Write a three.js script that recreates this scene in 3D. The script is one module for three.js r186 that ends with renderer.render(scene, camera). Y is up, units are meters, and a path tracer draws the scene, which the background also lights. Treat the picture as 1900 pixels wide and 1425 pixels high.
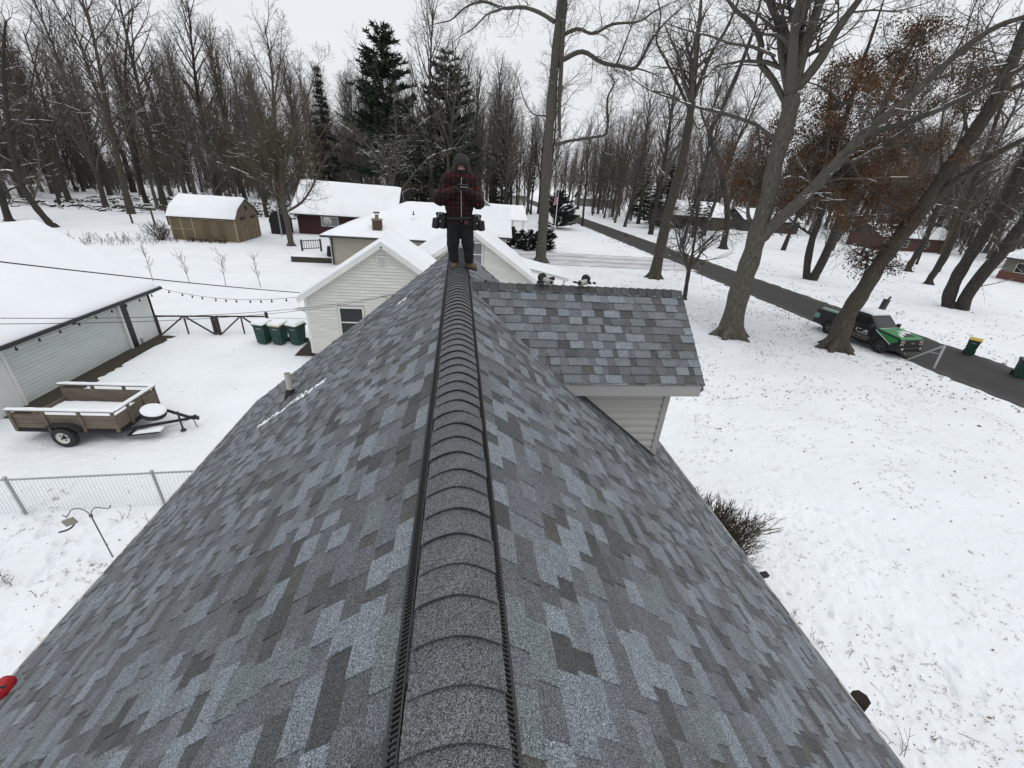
import * as THREE from 'three';
import { mergeGeometries, mergeVertices, toCreasedNormals } from 'three/addons/utils/BufferGeometryUtils.js';
import { ImprovedNoise } from 'three/addons/math/ImprovedNoise.js';
import { RoundedBoxGeometry } from 'three/addons/geometries/RoundedBoxGeometry.js';

// ------------------------------------------------------------------ camera, sky, sun, exposure
const scene = new THREE.Scene();
const camera = new THREE.PerspectiveCamera(85.6, 4 / 3, 0.1, 900);
const EYE = new THREE.Vector3(0, 8.3, 0);
camera.position.copy(EYE);
camera.up.set(-0.009, 0.894, -0.448);
camera.lookAt(0.132, 8.3 - 0.443, -0.887);
scene.add(camera);
const renderer = new THREE.WebGLRenderer({ antialias: true });
renderer.toneMapping = THREE.LinearToneMapping;
renderer.toneMappingExposure = 1.24;
renderer.shadowMap.enabled = true;

const noise = new ImprovedNoise();
const fbm = (x, y, z = 0, o = 4) => { let s = 0, a = 0.5, f = 1; for (let i = 0; i < o; i++) { s += a * noise.noise(x * f, y * f, z + i * 7.3); a *= 0.5; f *= 2.03; } return s; };
{ // overcast sky: pale cloud deck, a little brighter towards the zenith, soft uneven cloud
  const W = 512, H = 256, d = new Float32Array(W * H * 4);
  for (let j = 0; j < H; j++) {
    const up = ((j + 0.5) / H - 0.5) * Math.PI, y = Math.sin(up);
    for (let i = 0; i < W; i++) {
      const a = ((i + 0.5) / W) * Math.PI * 2, x = Math.cos(a) * Math.cos(up), z = Math.sin(a) * Math.cos(up);
      const k = 1 / (Math.max(y, 0) + 0.22);
      const n = fbm(x * k * 1.1, z * k * 1.1, 3.1) * 0.09 + fbm(x * k * 4, z * k * 4, 9.7) * 0.025;
      const L = (0.665 + 0.08 * Math.max(0, y)) * (1 + n), o = (j * W + i) * 4;
      d[o] = L * 0.965; d[o + 1] = L * 0.995; d[o + 2] = L * 1.035; d[o + 3] = 1;
    }
  }
  const t = new THREE.DataTexture(d, W, H, THREE.RGBAFormat, THREE.FloatType);
  t.mapping = THREE.EquirectangularReflectionMapping; t.magFilter = THREE.LinearFilter; t.needsUpdate = true;
  scene.background = t; scene.environment = t;
}
const sun = new THREE.DirectionalLight(0xfff8f0, 0.9);
sun.position.set(12, 60, 14); sun.castShadow = true; sun.shadow.radius = 110;
Object.assign(sun.shadow.camera, { left: -90, right: 90, top: 90, bottom: -90, near: 1, far: 300 });
sun.name = 'sun'; scene.add(sun);

// ------------------------------------------------------------------ helpers
function rng(seed) { let s = seed | 0; return () => { s = (s + 0x6d2b79f5) | 0; let t = Math.imul(s ^ (s >>> 15), 1 | s); t = (t + Math.imul(t ^ (t >>> 7), 61 | t)) ^ t; return ((t ^ (t >>> 14)) >>> 0) / 4294967296; }; }
const V = (x, y, z) => new THREE.Vector3(x, y, z);
const lin = (r, g, b) => new THREE.Color().setRGB(r, g, b);
const used = new Map();
function numbered(n) { const k = used.get(n) || 0; used.set(n, k + 1); return k ? n + '_' + String(k).padStart(3, '0') : n; }
function tag(o, label, category, group) { o.userData.label = label; o.userData.category = category; if (group) o.userData.group = group; return o; }
function thing(name, label, category, pos = [0, 0, 0], turn = 0, group) {
  const o = new THREE.Group(); o.name = numbered(name); o.position.set(...pos); o.rotation.y = turn; scene.add(o);
  return tag(o, label, category, group);
}
function clean(g) { let k = g.index ? g.toNonIndexed() : g; for (const a of Object.keys(k.attributes)) if (!['position', 'normal', 'uv', 'color'].includes(a)) k.deleteAttribute(a); return k; }
function merge(list) { list = list.flat(9).map(clean); if (list.length === 1) return list[0]; const c = list.some((g) => g.attributes.color); if (!c) return mergeGeometries(list); for (const g of list) if (!g.attributes.color) g.setAttribute('color', new THREE.BufferAttribute(new Float32Array(g.attributes.position.count * 3).fill(1), 3)); return mergeGeometries(list); }
function mesh(name, geos, mat, parent = scene, flags = {}) {
  const m = new THREE.Mesh(Array.isArray(geos) ? merge(geos) : geos, mat);
  m.name = parent === scene ? numbered(name) : name; m.castShadow = m.receiveShadow = true; parent.add(m);
  if (flags.stuff) m.userData.kind = 'stuff'; if (flags.structure) m.userData.kind = 'structure';
  return m;
}
// texture coordinates in metres, projected along the face's main axis
function uvm(g, s = 1, ox = 0, oy = 0) {
  if (g.index) g = g.toNonIndexed();
  const p = g.attributes.position, n = g.attributes.normal, uv = new Float32Array(p.count * 2);
  for (let i = 0; i < p.count; i += 3) {
    let nx = 0, ny = 0, nz = 0; for (let k = 0; k < 3; k++) { nx += n.getX(i + k); ny += n.getY(i + k); nz += n.getZ(i + k); }
    nx = Math.abs(nx); ny = Math.abs(ny); nz = Math.abs(nz);
    for (let k = 0; k < 3; k++) { const j = i + k, x = p.getX(j), y = p.getY(j), z = p.getZ(j);
      const u = nx > ny && nx > nz ? z : x, v = ny >= nx && ny >= nz ? z : y; uv[j * 2] = u * s + ox; uv[j * 2 + 1] = v * s + oy; }
  }
  g.setAttribute('uv', new THREE.BufferAttribute(uv, 2)); return g;
}
const Mx = new THREE.Matrix4(), Eu = new THREE.Euler(), Qt = new THREE.Quaternion();
function place(g, x = 0, y = 0, z = 0, rx = 0, ry = 0, rz = 0) { Mx.compose(V(x, y, z), Qt.setFromEuler(Eu.set(rx, ry, rz)), V(1, 1, 1)); return g.applyMatrix4(Mx); }
// box by size and centre, turned about its centre
function box(w, h, d, x, y, z, rx = 0, ry = 0, rz = 0, ou = 0, ov = 0) { return place(uvm(new THREE.BoxGeometry(w, h, d), 1, ou, ov), x, y, z, rx, ry, rz); }
function rbox(w, h, d, r, x, y, z, rx = 0, ry = 0, rz = 0) { return place(uvm(new RoundedBoxGeometry(w, h, d, 2, r)), x, y, z, rx, ry, rz); }
function span(x0, x1, y0, y1, z0, z1) { return uvm(place(new THREE.BoxGeometry(Math.abs(x1 - x0), Math.abs(y1 - y0), Math.abs(z1 - z0)), (x0 + x1) / 2, (y0 + y1) / 2, (z0 + z1) / 2)); }
function cyl(r0, r1, h, seg, x, y, z, rx = 0, ry = 0, rz = 0, open = false) { return place(uvm(new THREE.CylinderGeometry(r0, r1, h, seg, 1, open)), x, y, z, rx, ry, rz); }
// bar between two points, square or round
function bar(a, b, w, d = w, sides = 4, roll = 0) {
  const A = V(...a), B = V(...b), L = A.distanceTo(B), dir = B.clone().sub(A).normalize();
  const g = sides === 4 ? uvm(new THREE.BoxGeometry(w, L, d)) : uvm(new THREE.CylinderGeometry(w, d, L, sides));
  const up = V(0, 1, 0), ref = Math.abs(dir.y) > 0.98 ? V(1, 0, 0) : V(0, 1, 0);
  const z = ref.clone().sub(dir.clone().multiplyScalar(ref.dot(dir))).normalize(), x = V(0, 0, 0).crossVectors(dir, z);
  Mx.makeBasis(x, dir, z); if (roll) g.rotateY(roll); g.applyMatrix4(Mx); g.translate((A.x + B.x) / 2, (A.y + B.y) / 2, (A.z + B.z) / 2); return g;
}
function tube(pts, r, sides = 6, seg = 0) { const c = new THREE.CatmullRomCurve3(pts.map((p) => (p.isVector3 ? p : V(...p)))); return uvm(new THREE.TubeGeometry(c, seg || pts.length * 4, r, sides)); }
// polygon (list of [u,v]) extruded d along z
function prism(poly, d, bevel = 0) { const s = new THREE.Shape(poly.map((p) => new THREE.Vector2(...p))); return uvm(new THREE.ExtrudeGeometry(s, { depth: d, bevelEnabled: bevel > 0, bevelSize: bevel, bevelThickness: bevel, bevelSegments: 2, curveSegments: 8 })); }
function quad(a, b, c, d) { const g = new THREE.BufferGeometry(); const p = [a, b, c, a, c, d].flat(); g.setAttribute('position', new THREE.Float32BufferAttribute(p, 3)); g.setAttribute('uv', new THREE.Float32BufferAttribute([0, 0, 1, 0, 1, 1, 0, 0, 1, 1, 0, 1], 2)); g.computeVertexNormals(); return g; }
// soft snow pillow: grid patch, top rounded off to the rim, edges wavy
function pillow(w, d, h, seed = 1, nx = 10, nz = 6) {
  const g = new THREE.BoxGeometry(w, h, d, nx, 3, nz), p = g.attributes.position;
  for (let i = 0; i < p.count; i++) { let x = p.getX(i), y = p.getY(i), z = p.getZ(i); const ex = Math.abs(x) / (w / 2), ez = Math.abs(z) / (d / 2), t = (y / h + 0.5);
    const e = Math.max(ex ** 6, ez ** 6), n = fbm(x * 3 + seed, z * 3, seed) * 0.35; y = -h / 2 + t * h * (1 - 0.55 * e + n);
    p.setXYZ(i, x * (1 - 0.06 * t * e * Math.min(1, h / w * 6)), y, z * (1 - 0.08 * t * e)); }
  g.computeVertexNormals(); return uvm(g);
}

// ------------------------------------------------------------------ textures
function tex(w, h, fn, srgb = true, rep = null) {
  const d = new Uint8Array(w * h * 4);
  for (let j = 0; j < h; j++) for (let i = 0; i < w; i++) { const c = fn(i / w, j / h, i, j), o = (j * w + i) * 4; d[o] = Math.max(0, Math.min(255, c[0] * 255)); d[o + 1] = Math.max(0, Math.min(255, c[1] * 255)); d[o + 2] = Math.max(0, Math.min(255, c[2] * 255)); d[o + 3] = 255; }
  const t = new THREE.DataTexture(d, w, h); t.wrapS = t.wrapT = THREE.RepeatWrapping; t.magFilter = THREE.LinearFilter; t.minFilter = THREE.LinearMipmapLinearFilter; t.generateMipmaps = true;
  if (srgb) t.colorSpace = THREE.SRGBColorSpace; if (rep) t.repeat.set(rep[0], rep[1]); t.needsUpdate = true; return t;
}
// noise that tiles over the unit square
function tnoise(u, v, f, s = 0, o = 4) { let r = 0, a = 0.5; for (let k = 0; k < o; k++) { const U = u * f, Vv = v * f; const n = (x, y) => noise.noise(x, y, s + k * 5.1); const bu = u, bv = v;
    r += a * ((n(U, Vv) * (1 - bu) + n(U - f, Vv) * bu) * (1 - bv) + (n(U, Vv - f) * (1 - bu) + n(U - f, Vv - f) * bu) * bv); a *= 0.5; f *= 2; } return r; }
const R0 = rng(11);
const granTex = (() => { // asphalt granules: salt and pepper of ceramic grit, 0.8 m a tile
  const N = 512, a = new Float32Array(N * N); for (let i = 0; i < N * N; i++) a[i] = R0();
  return tex(N, N, (u, v, i, j) => { const s = (x, y) => a[((y + N) % N) * N + ((x + N) % N)];
    const c = (s(i, j) * 2 + s(i + 1, j) + s(i, j + 1) + s(i + 1, j + 1)) / 5; let k = 0.5 + (c - 0.5) * 2.5; k = k * 0.66 + 0.28 + tnoise(u, v, 6, 2) * 0.16; const w = (s(i + 77, j + 31) - 0.5) * 0.05;
    return [k + w, k, k - w]; }, true, [1 / 0.62, 1 / 0.62]);
})();
const granBump = (() => { const N = 256, a = new Float32Array(N * N); for (let i = 0; i < N * N; i++) a[i] = R0(); return tex(N, N, (u, v, i, j) => { const k = a[j * N + i]; return [k, k, k]; }, false, [1 / 0.5, 1 / 0.5]); })();
const snowBump = tex(512, 512, (u, v) => { const k = 0.5 + tnoise(u, v, 5, 1, 3) * 0.5 + tnoise(u, v, 28, 4, 3) * 0.35; return [k, k, k]; }, false, [1 / 3.2, 1 / 3.2]);
const snowCol = tex(256, 256, (u, v) => { const k = 0.965 + tnoise(u, v, 4, 8, 5) * 0.07; return [k, k, k]; }, true, [1 / 9, 1 / 9]);
const grunge = tex(256, 256, (u, v) => { const k = 0.95 + tnoise(u, v, 3, 6, 5) * 0.11; return [k, k, k * 0.99]; }, true, [1 / 2.3, 1 / 2.3]);
const barkTex = tex(256, 256, (u, v) => { const w = tnoise(u, v, 4, 2, 3) * 0.12; const r = Math.abs(Math.sin((u + w) * Math.PI * 14 + tnoise(u, v, 3, 5) * 5)); const k = 0.50 + 0.38 * Math.pow(r, 0.7) + tnoise(u, v, 10, 3, 4) * 0.5; return [k, k * 0.99, k * 0.97]; }, true);
const barkBump = tex(256, 256, (u, v) => { const w = tnoise(u, v, 4, 2, 3) * 0.12; const r = Math.abs(Math.sin((u + w) * Math.PI * 14 + tnoise(u, v, 3, 5) * 5)); const k = 0.2 + 0.7 * Math.pow(r, 0.7) + tnoise(u, v, 10, 3, 4) * 0.4; return [k, k, k]; }, false);
const woodTex = tex(256, 256, (u, v) => { const k = 0.78 + tnoise(u, v * 0.999, 3, 1, 2) * 0.2 + Math.sin((v * 40 + tnoise(u, v, 2, 7, 3) * 9) * 3) * 0.06 + tnoise(u * 1, v, 24, 3, 3) * 0.22; return [k, k * 0.985, k * 0.96]; }, true, [1 / 1.3, 1 / 0.5]);
const asphTex = (() => { const t = tex(256, 512, (u, v) => { const e = Math.min(u, 1 - u), tr = Math.exp(-Math.pow((Math.abs(u - 0.5) - 0.2) / 0.07, 2)); let k = 0.70 + tnoise(u, v, 5, 3, 5) * 0.22 - tr * 0.10 * (0.7 + tnoise(u, v, 3, 6, 3)) + (R0() - 0.5) * 0.14; const sl = e < 0.10 + tnoise(u, v, 9, 12, 4) * 0.09 ? 0.55 : 0; k += sl * (0.4 + tnoise(u, v, 16, 5, 3) * 1.2); return [k, k, k * 1.01]; }, true, [1 / 6.4, 1 / 13]); t.offset.set(-27.3 / 6.4, 0); return t; })();

// ------------------------------------------------------------------ materials
const std = (c, o = {}) => new THREE.MeshStandardMaterial({ color: c, roughness: 0.85, ...o });
const M = {
  snow: std(lin(0.80, 0.835, 0.875), { map: snowCol, bumpMap: snowBump, bumpScale: 0.08, roughness: 0.9 }),
  snowClean: std(lin(0.81, 0.845, 0.885), { map: snowCol, bumpMap: snowBump, bumpScale: 0.012, roughness: 0.9 }),
  snowTwig: std(lin(0.82, 0.85, 0.88), { roughness: 0.95 }),
  bark: std(lin(0.11, 0.095, 0.077), { map: barkTex, bumpMap: barkBump, bumpScale: 0.03, roughness: 0.95 }),
  barkGrey: std(lin(0.16, 0.146, 0.124), { map: barkTex, bumpMap: barkBump, bumpScale: 0.035, roughness: 0.95 }),
  barkDark: std(lin(0.07, 0.06, 0.051), { map: barkTex, bumpMap: barkBump, bumpScale: 0.03, roughness: 0.95 }),
  twig: std(lin(0.086, 0.075, 0.064), { roughness: 0.95 }),
  twigGrey: std(lin(0.092, 0.083, 0.073), { roughness: 0.95 }),
  twigTan: std(lin(0.085, 0.066, 0.044), { roughness: 0.95 }),
  twigRed: std(lin(0.06, 0.04, 0.033), { roughness: 0.95 }),
  white: std(lin(0.72, 0.73, 0.72), { map: grunge, roughness: 0.6 }),
  cream: std(lin(0.72, 0.715, 0.685), { map: grunge, roughness: 0.6 }),
  tan: std(lin(0.46, 0.42, 0.36), { map: grunge, roughness: 0.7 }),
  taupe: std(lin(0.47, 0.455, 0.435), { map: grunge, roughness: 0.55 }),
  taupeTrim: std(lin(0.40, 0.39, 0.385), { map: grunge, roughness: 0.5 }),
  maroon: std(lin(0.055, 0.014, 0.014), { map: grunge, roughness: 0.7 }),
  black: std(lin(0.012, 0.012, 0.013), { roughness: 0.5 }),
  blackMatte: std(lin(0.018, 0.018, 0.02), { roughness: 0.9 }),
  rubber: std(lin(0.02, 0.02, 0.021), { roughness: 0.8 }),
  darkMetal: std(lin(0.045, 0.047, 0.05), { roughness: 0.5, metalness: 0.3 }),
  darkPaint: std(lin(0.03, 0.034, 0.032), { map: grunge, roughness: 0.5 }),
  galv: std(lin(0.42, 0.44, 0.45), { roughness: 0.45, metalness: 0.5, map: grunge }),
  wire: std(lin(0.30, 0.32, 0.33), { roughness: 0.5, metalness: 0.3 }),
  cable: std(lin(0.03, 0.03, 0.032), { roughness: 0.7 }),
  woodGrey: std(lin(0.25, 0.215, 0.17), { map: woodTex, bumpMap: woodTex, bumpScale: 0.004, roughness: 0.9 }),
  woodDark: std(lin(0.085, 0.072, 0.06), { map: woodTex, bumpMap: woodTex, bumpScale: 0.004, roughness: 0.9 }),
  woodTan: std(lin(0.27, 0.20, 0.125), { map: woodTex, roughness: 0.9 }),
  woodPale: std(lin(0.50, 0.40, 0.25), { map: woodTex, roughness: 0.9 }),
  brick: std(lin(0.095, 0.052, 0.04), { map: grunge, roughness: 0.9 }),
  mortar: std(lin(0.22, 0.19, 0.165), { roughness: 0.95 }),
  glassDark: new THREE.MeshPhysicalMaterial({ color: lin(0.02, 0.023, 0.027), roughness: 0.08, metalness: 0, specularIntensity: 0.8, side: THREE.DoubleSide }),
  asphalt: std(lin(0.048, 0.043, 0.040), { map: asphTex, roughness: 0.75 }),
  soil: std(lin(0.05, 0.042, 0.032), { map: grunge, roughness: 1 }),
  binGreen: std(lin(0.012, 0.06, 0.042), { roughness: 0.5, map: grunge }),
  needle: std(lin(0.026, 0.042, 0.024), { roughness: 0.9 }),
  needleDark: std(lin(0.02, 0.027, 0.021), { roughness: 0.9 }),
  leafBrown: std(lin(0.135, 0.070, 0.034), { roughness: 0.9, side: THREE.DoubleSide }),
  leafDull: std(lin(0.085, 0.045, 0.03), { roughness: 0.9, side: THREE.DoubleSide }),
};
// ------------------------------------------------------------------ ground, road, drive
const smooth = (a, b, x) => { const t = Math.max(0, Math.min(1, (x - a) / (b - a))); return t * t * (3 - 2 * t); };
const prints = (() => { const r = rng(5), L = [];
  for (let i = 0; i < 330; i++) { const z = -1.5 - r() * 8.6, x = -5 - r() * (5.2 + -z * 0.25), a = 0.9 + (r() - 0.5) * 0.7; L.push([x, z, a, 0.11 + r() * 0.10, 0.05 + r() * 0.03, 0.05 + r() * 0.06]); }
  for (let i = 0; i < 170; i++) { const z = -0.3 - r() * 9, x = 5 + r() * 6; L.push([x, z, r() * 3.1, 0.06 + r() * 0.11, 0.04 + r() * 0.03, 0.03 + r() * 0.05]); }
  for (let k = 0; k < 26; k++) { const x = 9.6 - k * 0.05 + (k % 2) * 0.26, z = -0.5 - k * 0.62; L.push([x, z, 0.1, 0.15, 0.07, 0.05]); }
  for (let k = 0; k < 22; k++) { L.push([-13.4 + k * 0.36, -9.9 + (k % 2) * 0.3 - 0.04 * k, 1.5, 0.15, 0.07, 0.05]); }
  for (let k = 0; k < 40; k++) { L.push([-9.5 + r() * 2.6, -13.6 + (r() - 0.5) * 2.4, r() * 3, 0.14, 0.08, 0.03 + r() * 0.02]); }
  return L; })();
const pcell = new Map(); for (const p of prints) { const k = Math.floor(p[0]) + ',' + Math.floor(p[1]); for (let a = -1; a < 2; a++) for (let b = -1; b < 2; b++) { const q = (Math.floor(p[0]) + a) + ',' + (Math.floor(p[1]) + b); if (!pcell.has(q)) pcell.set(q, []); pcell.get(q).push(p); } }
const ROAD = [27.3, 33.7], DRIVE = [-55.2, -46.6];
function gh(x, z) {
  let y = 0.035 + fbm(x * 0.11, z * 0.11, 1) * 0.10;
  if (z > -45 && Math.abs(x) < 30) y += fbm(x * 1.1, z * 1.1, 5, 3) * 0.045;
  if (z > -16 && z < 2 && Math.abs(x) < 15) y += fbm(x * 3.2, z * 3.2, 3, 4) * (x > 0 ? 0.075 : 0.05);
  const q = pcell.get(Math.floor(x) + ',' + Math.floor(z));
  if (q) for (const [px, pz, a, l, w, dp] of q) { const dx = x - px, dz = z - pz, c = Math.cos(a), s = Math.sin(a), u = (dx * c + dz * s) / l, v = (-dx * s + dz * c) / w, e = u * u + v * v; if (e < 6) y -= dp * (Math.exp(-e * e * 0.6) - 0.22 * Math.exp(-Math.pow(Math.sqrt(e) - 1.6, 2) * 4)); }
  const near = 1 - smooth(0.2, 1.6, Math.max(ROAD[0] - x, x - ROAD[1], 0)); y = y * (1 - near) - 0.03 * near + (near > 0 && near < 1 ? 0.05 * near * (1 - near) * 4 : 0);
  if (x > 3 && x < 28) { const d = 1 - smooth(0, 1, Math.max(DRIVE[0] - z, z - DRIVE[1], 0)); y = y * (1 - d) - 0.03 * d; }
  return y;
}
{
  const lines = (b) => { const o = []; for (let i = 0; i < b.length - 2; i += 2) { const a = b[i], s = b[i + 1], e = b[i + 2], n = Math.round((e - a) / s); for (let k = 0; k < n; k++) o.push(a + ((e - a) * k) / n); } o.push(b[b.length - 1]); return o; };
  const xs = lines([-420, 20, -120, 5, -60, 1.5, -20, 0.4, -14, 0.065, -4.6, 1, 4.4, 0.065, 12, 0.25, 22, 0.5, 40, 2, 80, 6, 160, 26, 420]);
  const zs = lines([-420, 25, -150, 4, -70, 1, -30, 0.4, -16, 0.08, 0, 1, 10, 20, 200]);
  const nx = xs.length, nz = zs.length, p = new Float32Array(nx * nz * 3), uv = new Float32Array(nx * nz * 2), ix = [];
  for (let j = 0; j < nz; j++) for (let i = 0; i < nx; i++) { const k = j * nx + i; p[k * 3] = xs[i]; p[k * 3 + 1] = gh(xs[i], zs[j]); p[k * 3 + 2] = zs[j]; uv[k * 2] = xs[i]; uv[k * 2 + 1] = zs[j]; }
  for (let j = 0; j < nz - 1; j++) for (let i = 0; i < nx - 1; i++) { const a = j * nx + i, b = a + 1, c = a + nx, d = c + 1; ix.push(a, c, b, b, c, d); }
  const g = new THREE.BufferGeometry(); g.setAttribute('position', new THREE.BufferAttribute(p, 3)); g.setAttribute('uv', new THREE.BufferAttribute(uv, 2)); g.setIndex(ix); g.computeVertexNormals();
  const m = new THREE.Mesh(g, M.snow); m.name = 'ground'; m.receiveShadow = true; m.userData.kind = 'structure'; m.userData.label = 'snow covered lawns and yards'; scene.add(m);
  // strips with ragged edges
  const strip = (name, along, a0, a1, e0, e1, step, jag, mat, y, label, seed) => {
    const P = [], U = [], I = []; let n = 0; const r = rng(seed);
    for (let a = a0; a <= a1 + 1e-6; a += step) { const l = e0 + fbm(a * 0.7, seed) * jag + (r() - 0.5) * jag * 0.5, h = e1 + fbm(a * 0.7, seed + 40) * jag + (r() - 0.5) * jag * 0.5;
      for (let k = 0; k < 5; k++) { const e = l + ((h - l) * k) / 4; P.push(...(along === 'z' ? [e, y, a] : [a, y, e])); U.push(...(along === 'z' ? [e, a] : [a, e])); } n++; }
    for (let i = 0; i < n - 1; i++) for (let k = 0; k < 4; k++) { const q = i * 5 + k; I.push(q, q + 5, q + 1, q + 1, q + 5, q + 6); }
    const g = new THREE.BufferGeometry(); g.setAttribute('position', new THREE.Float32BufferAttribute(P, 3)); g.setAttribute('uv', new THREE.Float32BufferAttribute(U, 2)); g.setIndex(I); g.computeVertexNormals();
    if (g.attributes.normal.getY(0) < 0) { g.index.array.reverse(); g.computeVertexNormals(); }
    const m = new THREE.Mesh(g, mat); m.name = name; m.receiveShadow = true; m.userData.kind = 'structure'; m.userData.label = label; scene.add(m); return m;
  };
  strip('road', 'z', -330, 60, ROAD[0], ROAD[1], 0.4, 0.5, M.asphalt, 0.006, 'dark wet asphalt street running between the snowy yards', 3);
  const slush = tex(512, 128, (u, v) => { const t = Math.abs(Math.sin(v * 9.4 + tnoise(u, v, 3, 2, 3) * 1.2)); const k = 0.86 + tnoise(u, v, 6, 9, 5) * 0.3 - (t > 0.86 ? 0.24 * (0.6 + tnoise(u, v, 14, 3, 3) * 1.4) : 0); return [k * 0.985, k * 0.985, k]; }, true, [1 / 14, 1 / 9]);
  strip('driveway', 'x', 4.5, 28, DRIVE[0], DRIVE[1], 0.5, 0.5, std(lin(0.78, 0.79, 0.80), { map: slush, bumpMap: slush, bumpScale: 0.05, roughness: 0.9 }), 0.012, 'driveway of grey packed snow with tyre tracks', 8);
}

// ------------------------------------------------------------------ the roof the picture is taken from
const house = thing('gray_shingled_house', 'house with wide gray asphalt shingle roof, ridge vent and side dormer, filling the foreground', 'house');
const P = 0.81, Y0 = 8.3 - 1.41, XL = -4.93, XR = 4.48, ZN = 3.2, ZF = -9.75, CL = Math.sqrt(1 + P * P);
const deckMat = std(lin(0.10, 0.105, 0.11), { roughness: 0.95 });
const shBase = [[0.255, 0.29, 0.325], [0.23, 0.262, 0.298], [0.20, 0.222, 0.246], [0.16, 0.176, 0.198], [0.142, 0.152, 0.168], [0.122, 0.129, 0.141], [0.09, 0.096, 0.102], [0.074, 0.078, 0.082], [0.102, 0.105, 0.098], [0.185, 0.213, 0.225]];
const TONE = 1.76;
const shMats = shBase.map((c) => std(lin(...c.map((v) => v * TONE)), { map: granTex, bumpMap: granBump, bumpScale: 0.0016, roughness: 0.78 }));
const shAll = std(lin(1, 1, 1), { map: granTex, bumpMap: granBump, bumpScale: 0.0016, roughness: 0.78, vertexColors: true });
camera.updateMatrixWorld(true); camera.updateProjectionMatrix();
const frust = new THREE.Frustum().setFromProjectionMatrix(new THREE.Matrix4().multiplyMatrices(camera.projectionMatrix, camera.matrixWorldInverse));

// one shingle piece: a wedge, thin at the top and proud at the butt. O origin, U along the course, D down the slope, N outwards
function wedge(O, U, D, N, u0, u1, d0, d1, t0, t1, skew = 0) {
  const at = (u, d, n) => [O.x + U.x * u + D.x * d + N.x * n, O.y + U.y * u + D.y * d + N.y * n, O.z + U.z * u + D.z * d + N.z * n];
  const a = at(u0, d0, t0), b = at(u1, d0, t0), c = at(u1 + skew, d1, t1), e = at(u0 + skew, d1, t1), f = at(u0 + skew, d1, 0), h = at(u1 + skew, d1, 0), i = at(u0, d0, -0.001), j = at(u1, d0, -0.001);
  const P = [], UV = []; const q = (A, B, C, E, uv) => { P.push(...A, ...B, ...C, ...A, ...C, ...E); UV.push(...uv[0], ...uv[1], ...uv[2], ...uv[0], ...uv[2], ...uv[3]); };
  q(a, e, c, b, [[u0, -d0], [u0, -d1], [u1, -d1], [u1, -d0]]);
  q(e, f, h, c, [[u0, -d1], [u0, -d1 - t1], [u1, -d1 - t1], [u1, -d1]]);
  q(a, i, f, e, [[u0, -d0], [u0 + 0.01, -d0], [u0 + 0.01, -d1], [u0, -d1]]);
  q(b, c, h, j, [[u1, -d0], [u1, -d1], [u1 + 0.01, -d1], [u1 + 0.01, -d0]]);
  const g = new THREE.BufferGeometry(); g.setAttribute('position', new THREE.Float32BufferAttribute(P, 3)); g.setAttribute('uv', new THREE.Float32BufferAttribute(UV, 2)); g.computeVertexNormals();
  return g;
}
function shingleSlope(parent, O, U, D, N, len, run, seed, keep, cut, name = 'shingle') {
  const EXP = 0.143, nc = Math.ceil(run / EXP), r = rng(seed), list = [];
  for (let c = 0; c < nc; c++) {
    const d1 = Math.min(run + 0.012, (c + 1) * EXP), d0 = c * EXP - 0.02; let u = -r() * 0.25, high = r() < 0.5, last = -1;
    while (u < len) {
      let w = high ? 0.12 + r() * 0.20 : 0.07 + r() * 0.15; if (r() < 0.1) w += 0.12; let u1 = Math.min(len, u + w); const us = Math.max(0, u);
      if (len - u1 < 0.04) u1 = len;
      if (u1 - us > 0.015) {
        let k; const z = r(); if (high) k = z < 0.20 ? 0 : z < 0.40 ? 1 : z < 0.55 ? 2 : z < 0.68 ? 9 : z < 0.82 ? 3 : z < 0.93 ? 4 : 6; else k = z < 0.14 ? 3 : z < 0.40 ? 4 : z < 0.62 ? 5 : z < 0.78 ? 6 : z < 0.88 ? 7 : z < 0.95 ? 8 : 2;
        if (k === last) k = Math.min(9, k + 1); last = k;
        const t1 = (high ? 0.0175 : 0.0075) + r() * 0.0012, um = (us + u1) / 2, dm = (d0 + d1) / 2;
        const ctr = V(O.x + U.x * um + D.x * dm, O.y + U.y * um + D.y * dm, O.z + U.z * um + D.z * dm);
        if (!cut || !cut(ctr)) { const dist = ctr.distanceTo(EYE), face = Math.abs(N.dot(EYE.clone().sub(ctr).normalize())); list.push({ us, u1, d0, d1, t1, k, jit: 0.9 + r() * 0.2, seen: frust.containsPoint(ctr) ? (face * (u1 - us)) / (dist * dist) : 0, skew: high ? (r() - 0.5) * 0.008 : 0 }); }
      }
      u = u1; high = !high;
      if (u1 >= len) break;
    }
  }
  return { list, parent, O, U, D, N, name };
}
function buildShingles(slopes, keep) {
  const all = slopes.flatMap((s) => s.list.map((q) => ({ ...q, s }))); all.sort((a, b) => b.seen - a.seen);
  const rest = new Map();
  all.forEach((q, i) => { const { s } = q, g = wedge(s.O, s.U, s.D, s.N, q.us, q.u1, q.d0, q.d1, 0.001, q.t1, q.skew);
    if (i < keep && q.seen > 0) { mesh(s.name, g, shMats[q.k], s.parent); return; }
    const c = shBase[q.k], a = new Float32Array(72); for (let v = 0; v < 72; v++) a[v] = c[v % 3] * TONE * q.jit; g.setAttribute('color', new THREE.BufferAttribute(a, 3)); if (!rest.has(s)) rest.set(s, []); rest.get(s).push(g); });
  for (const [s, gs] of rest) mesh('shingle_field', gs, shAll, s.parent, { stuff: true });
}
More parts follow.
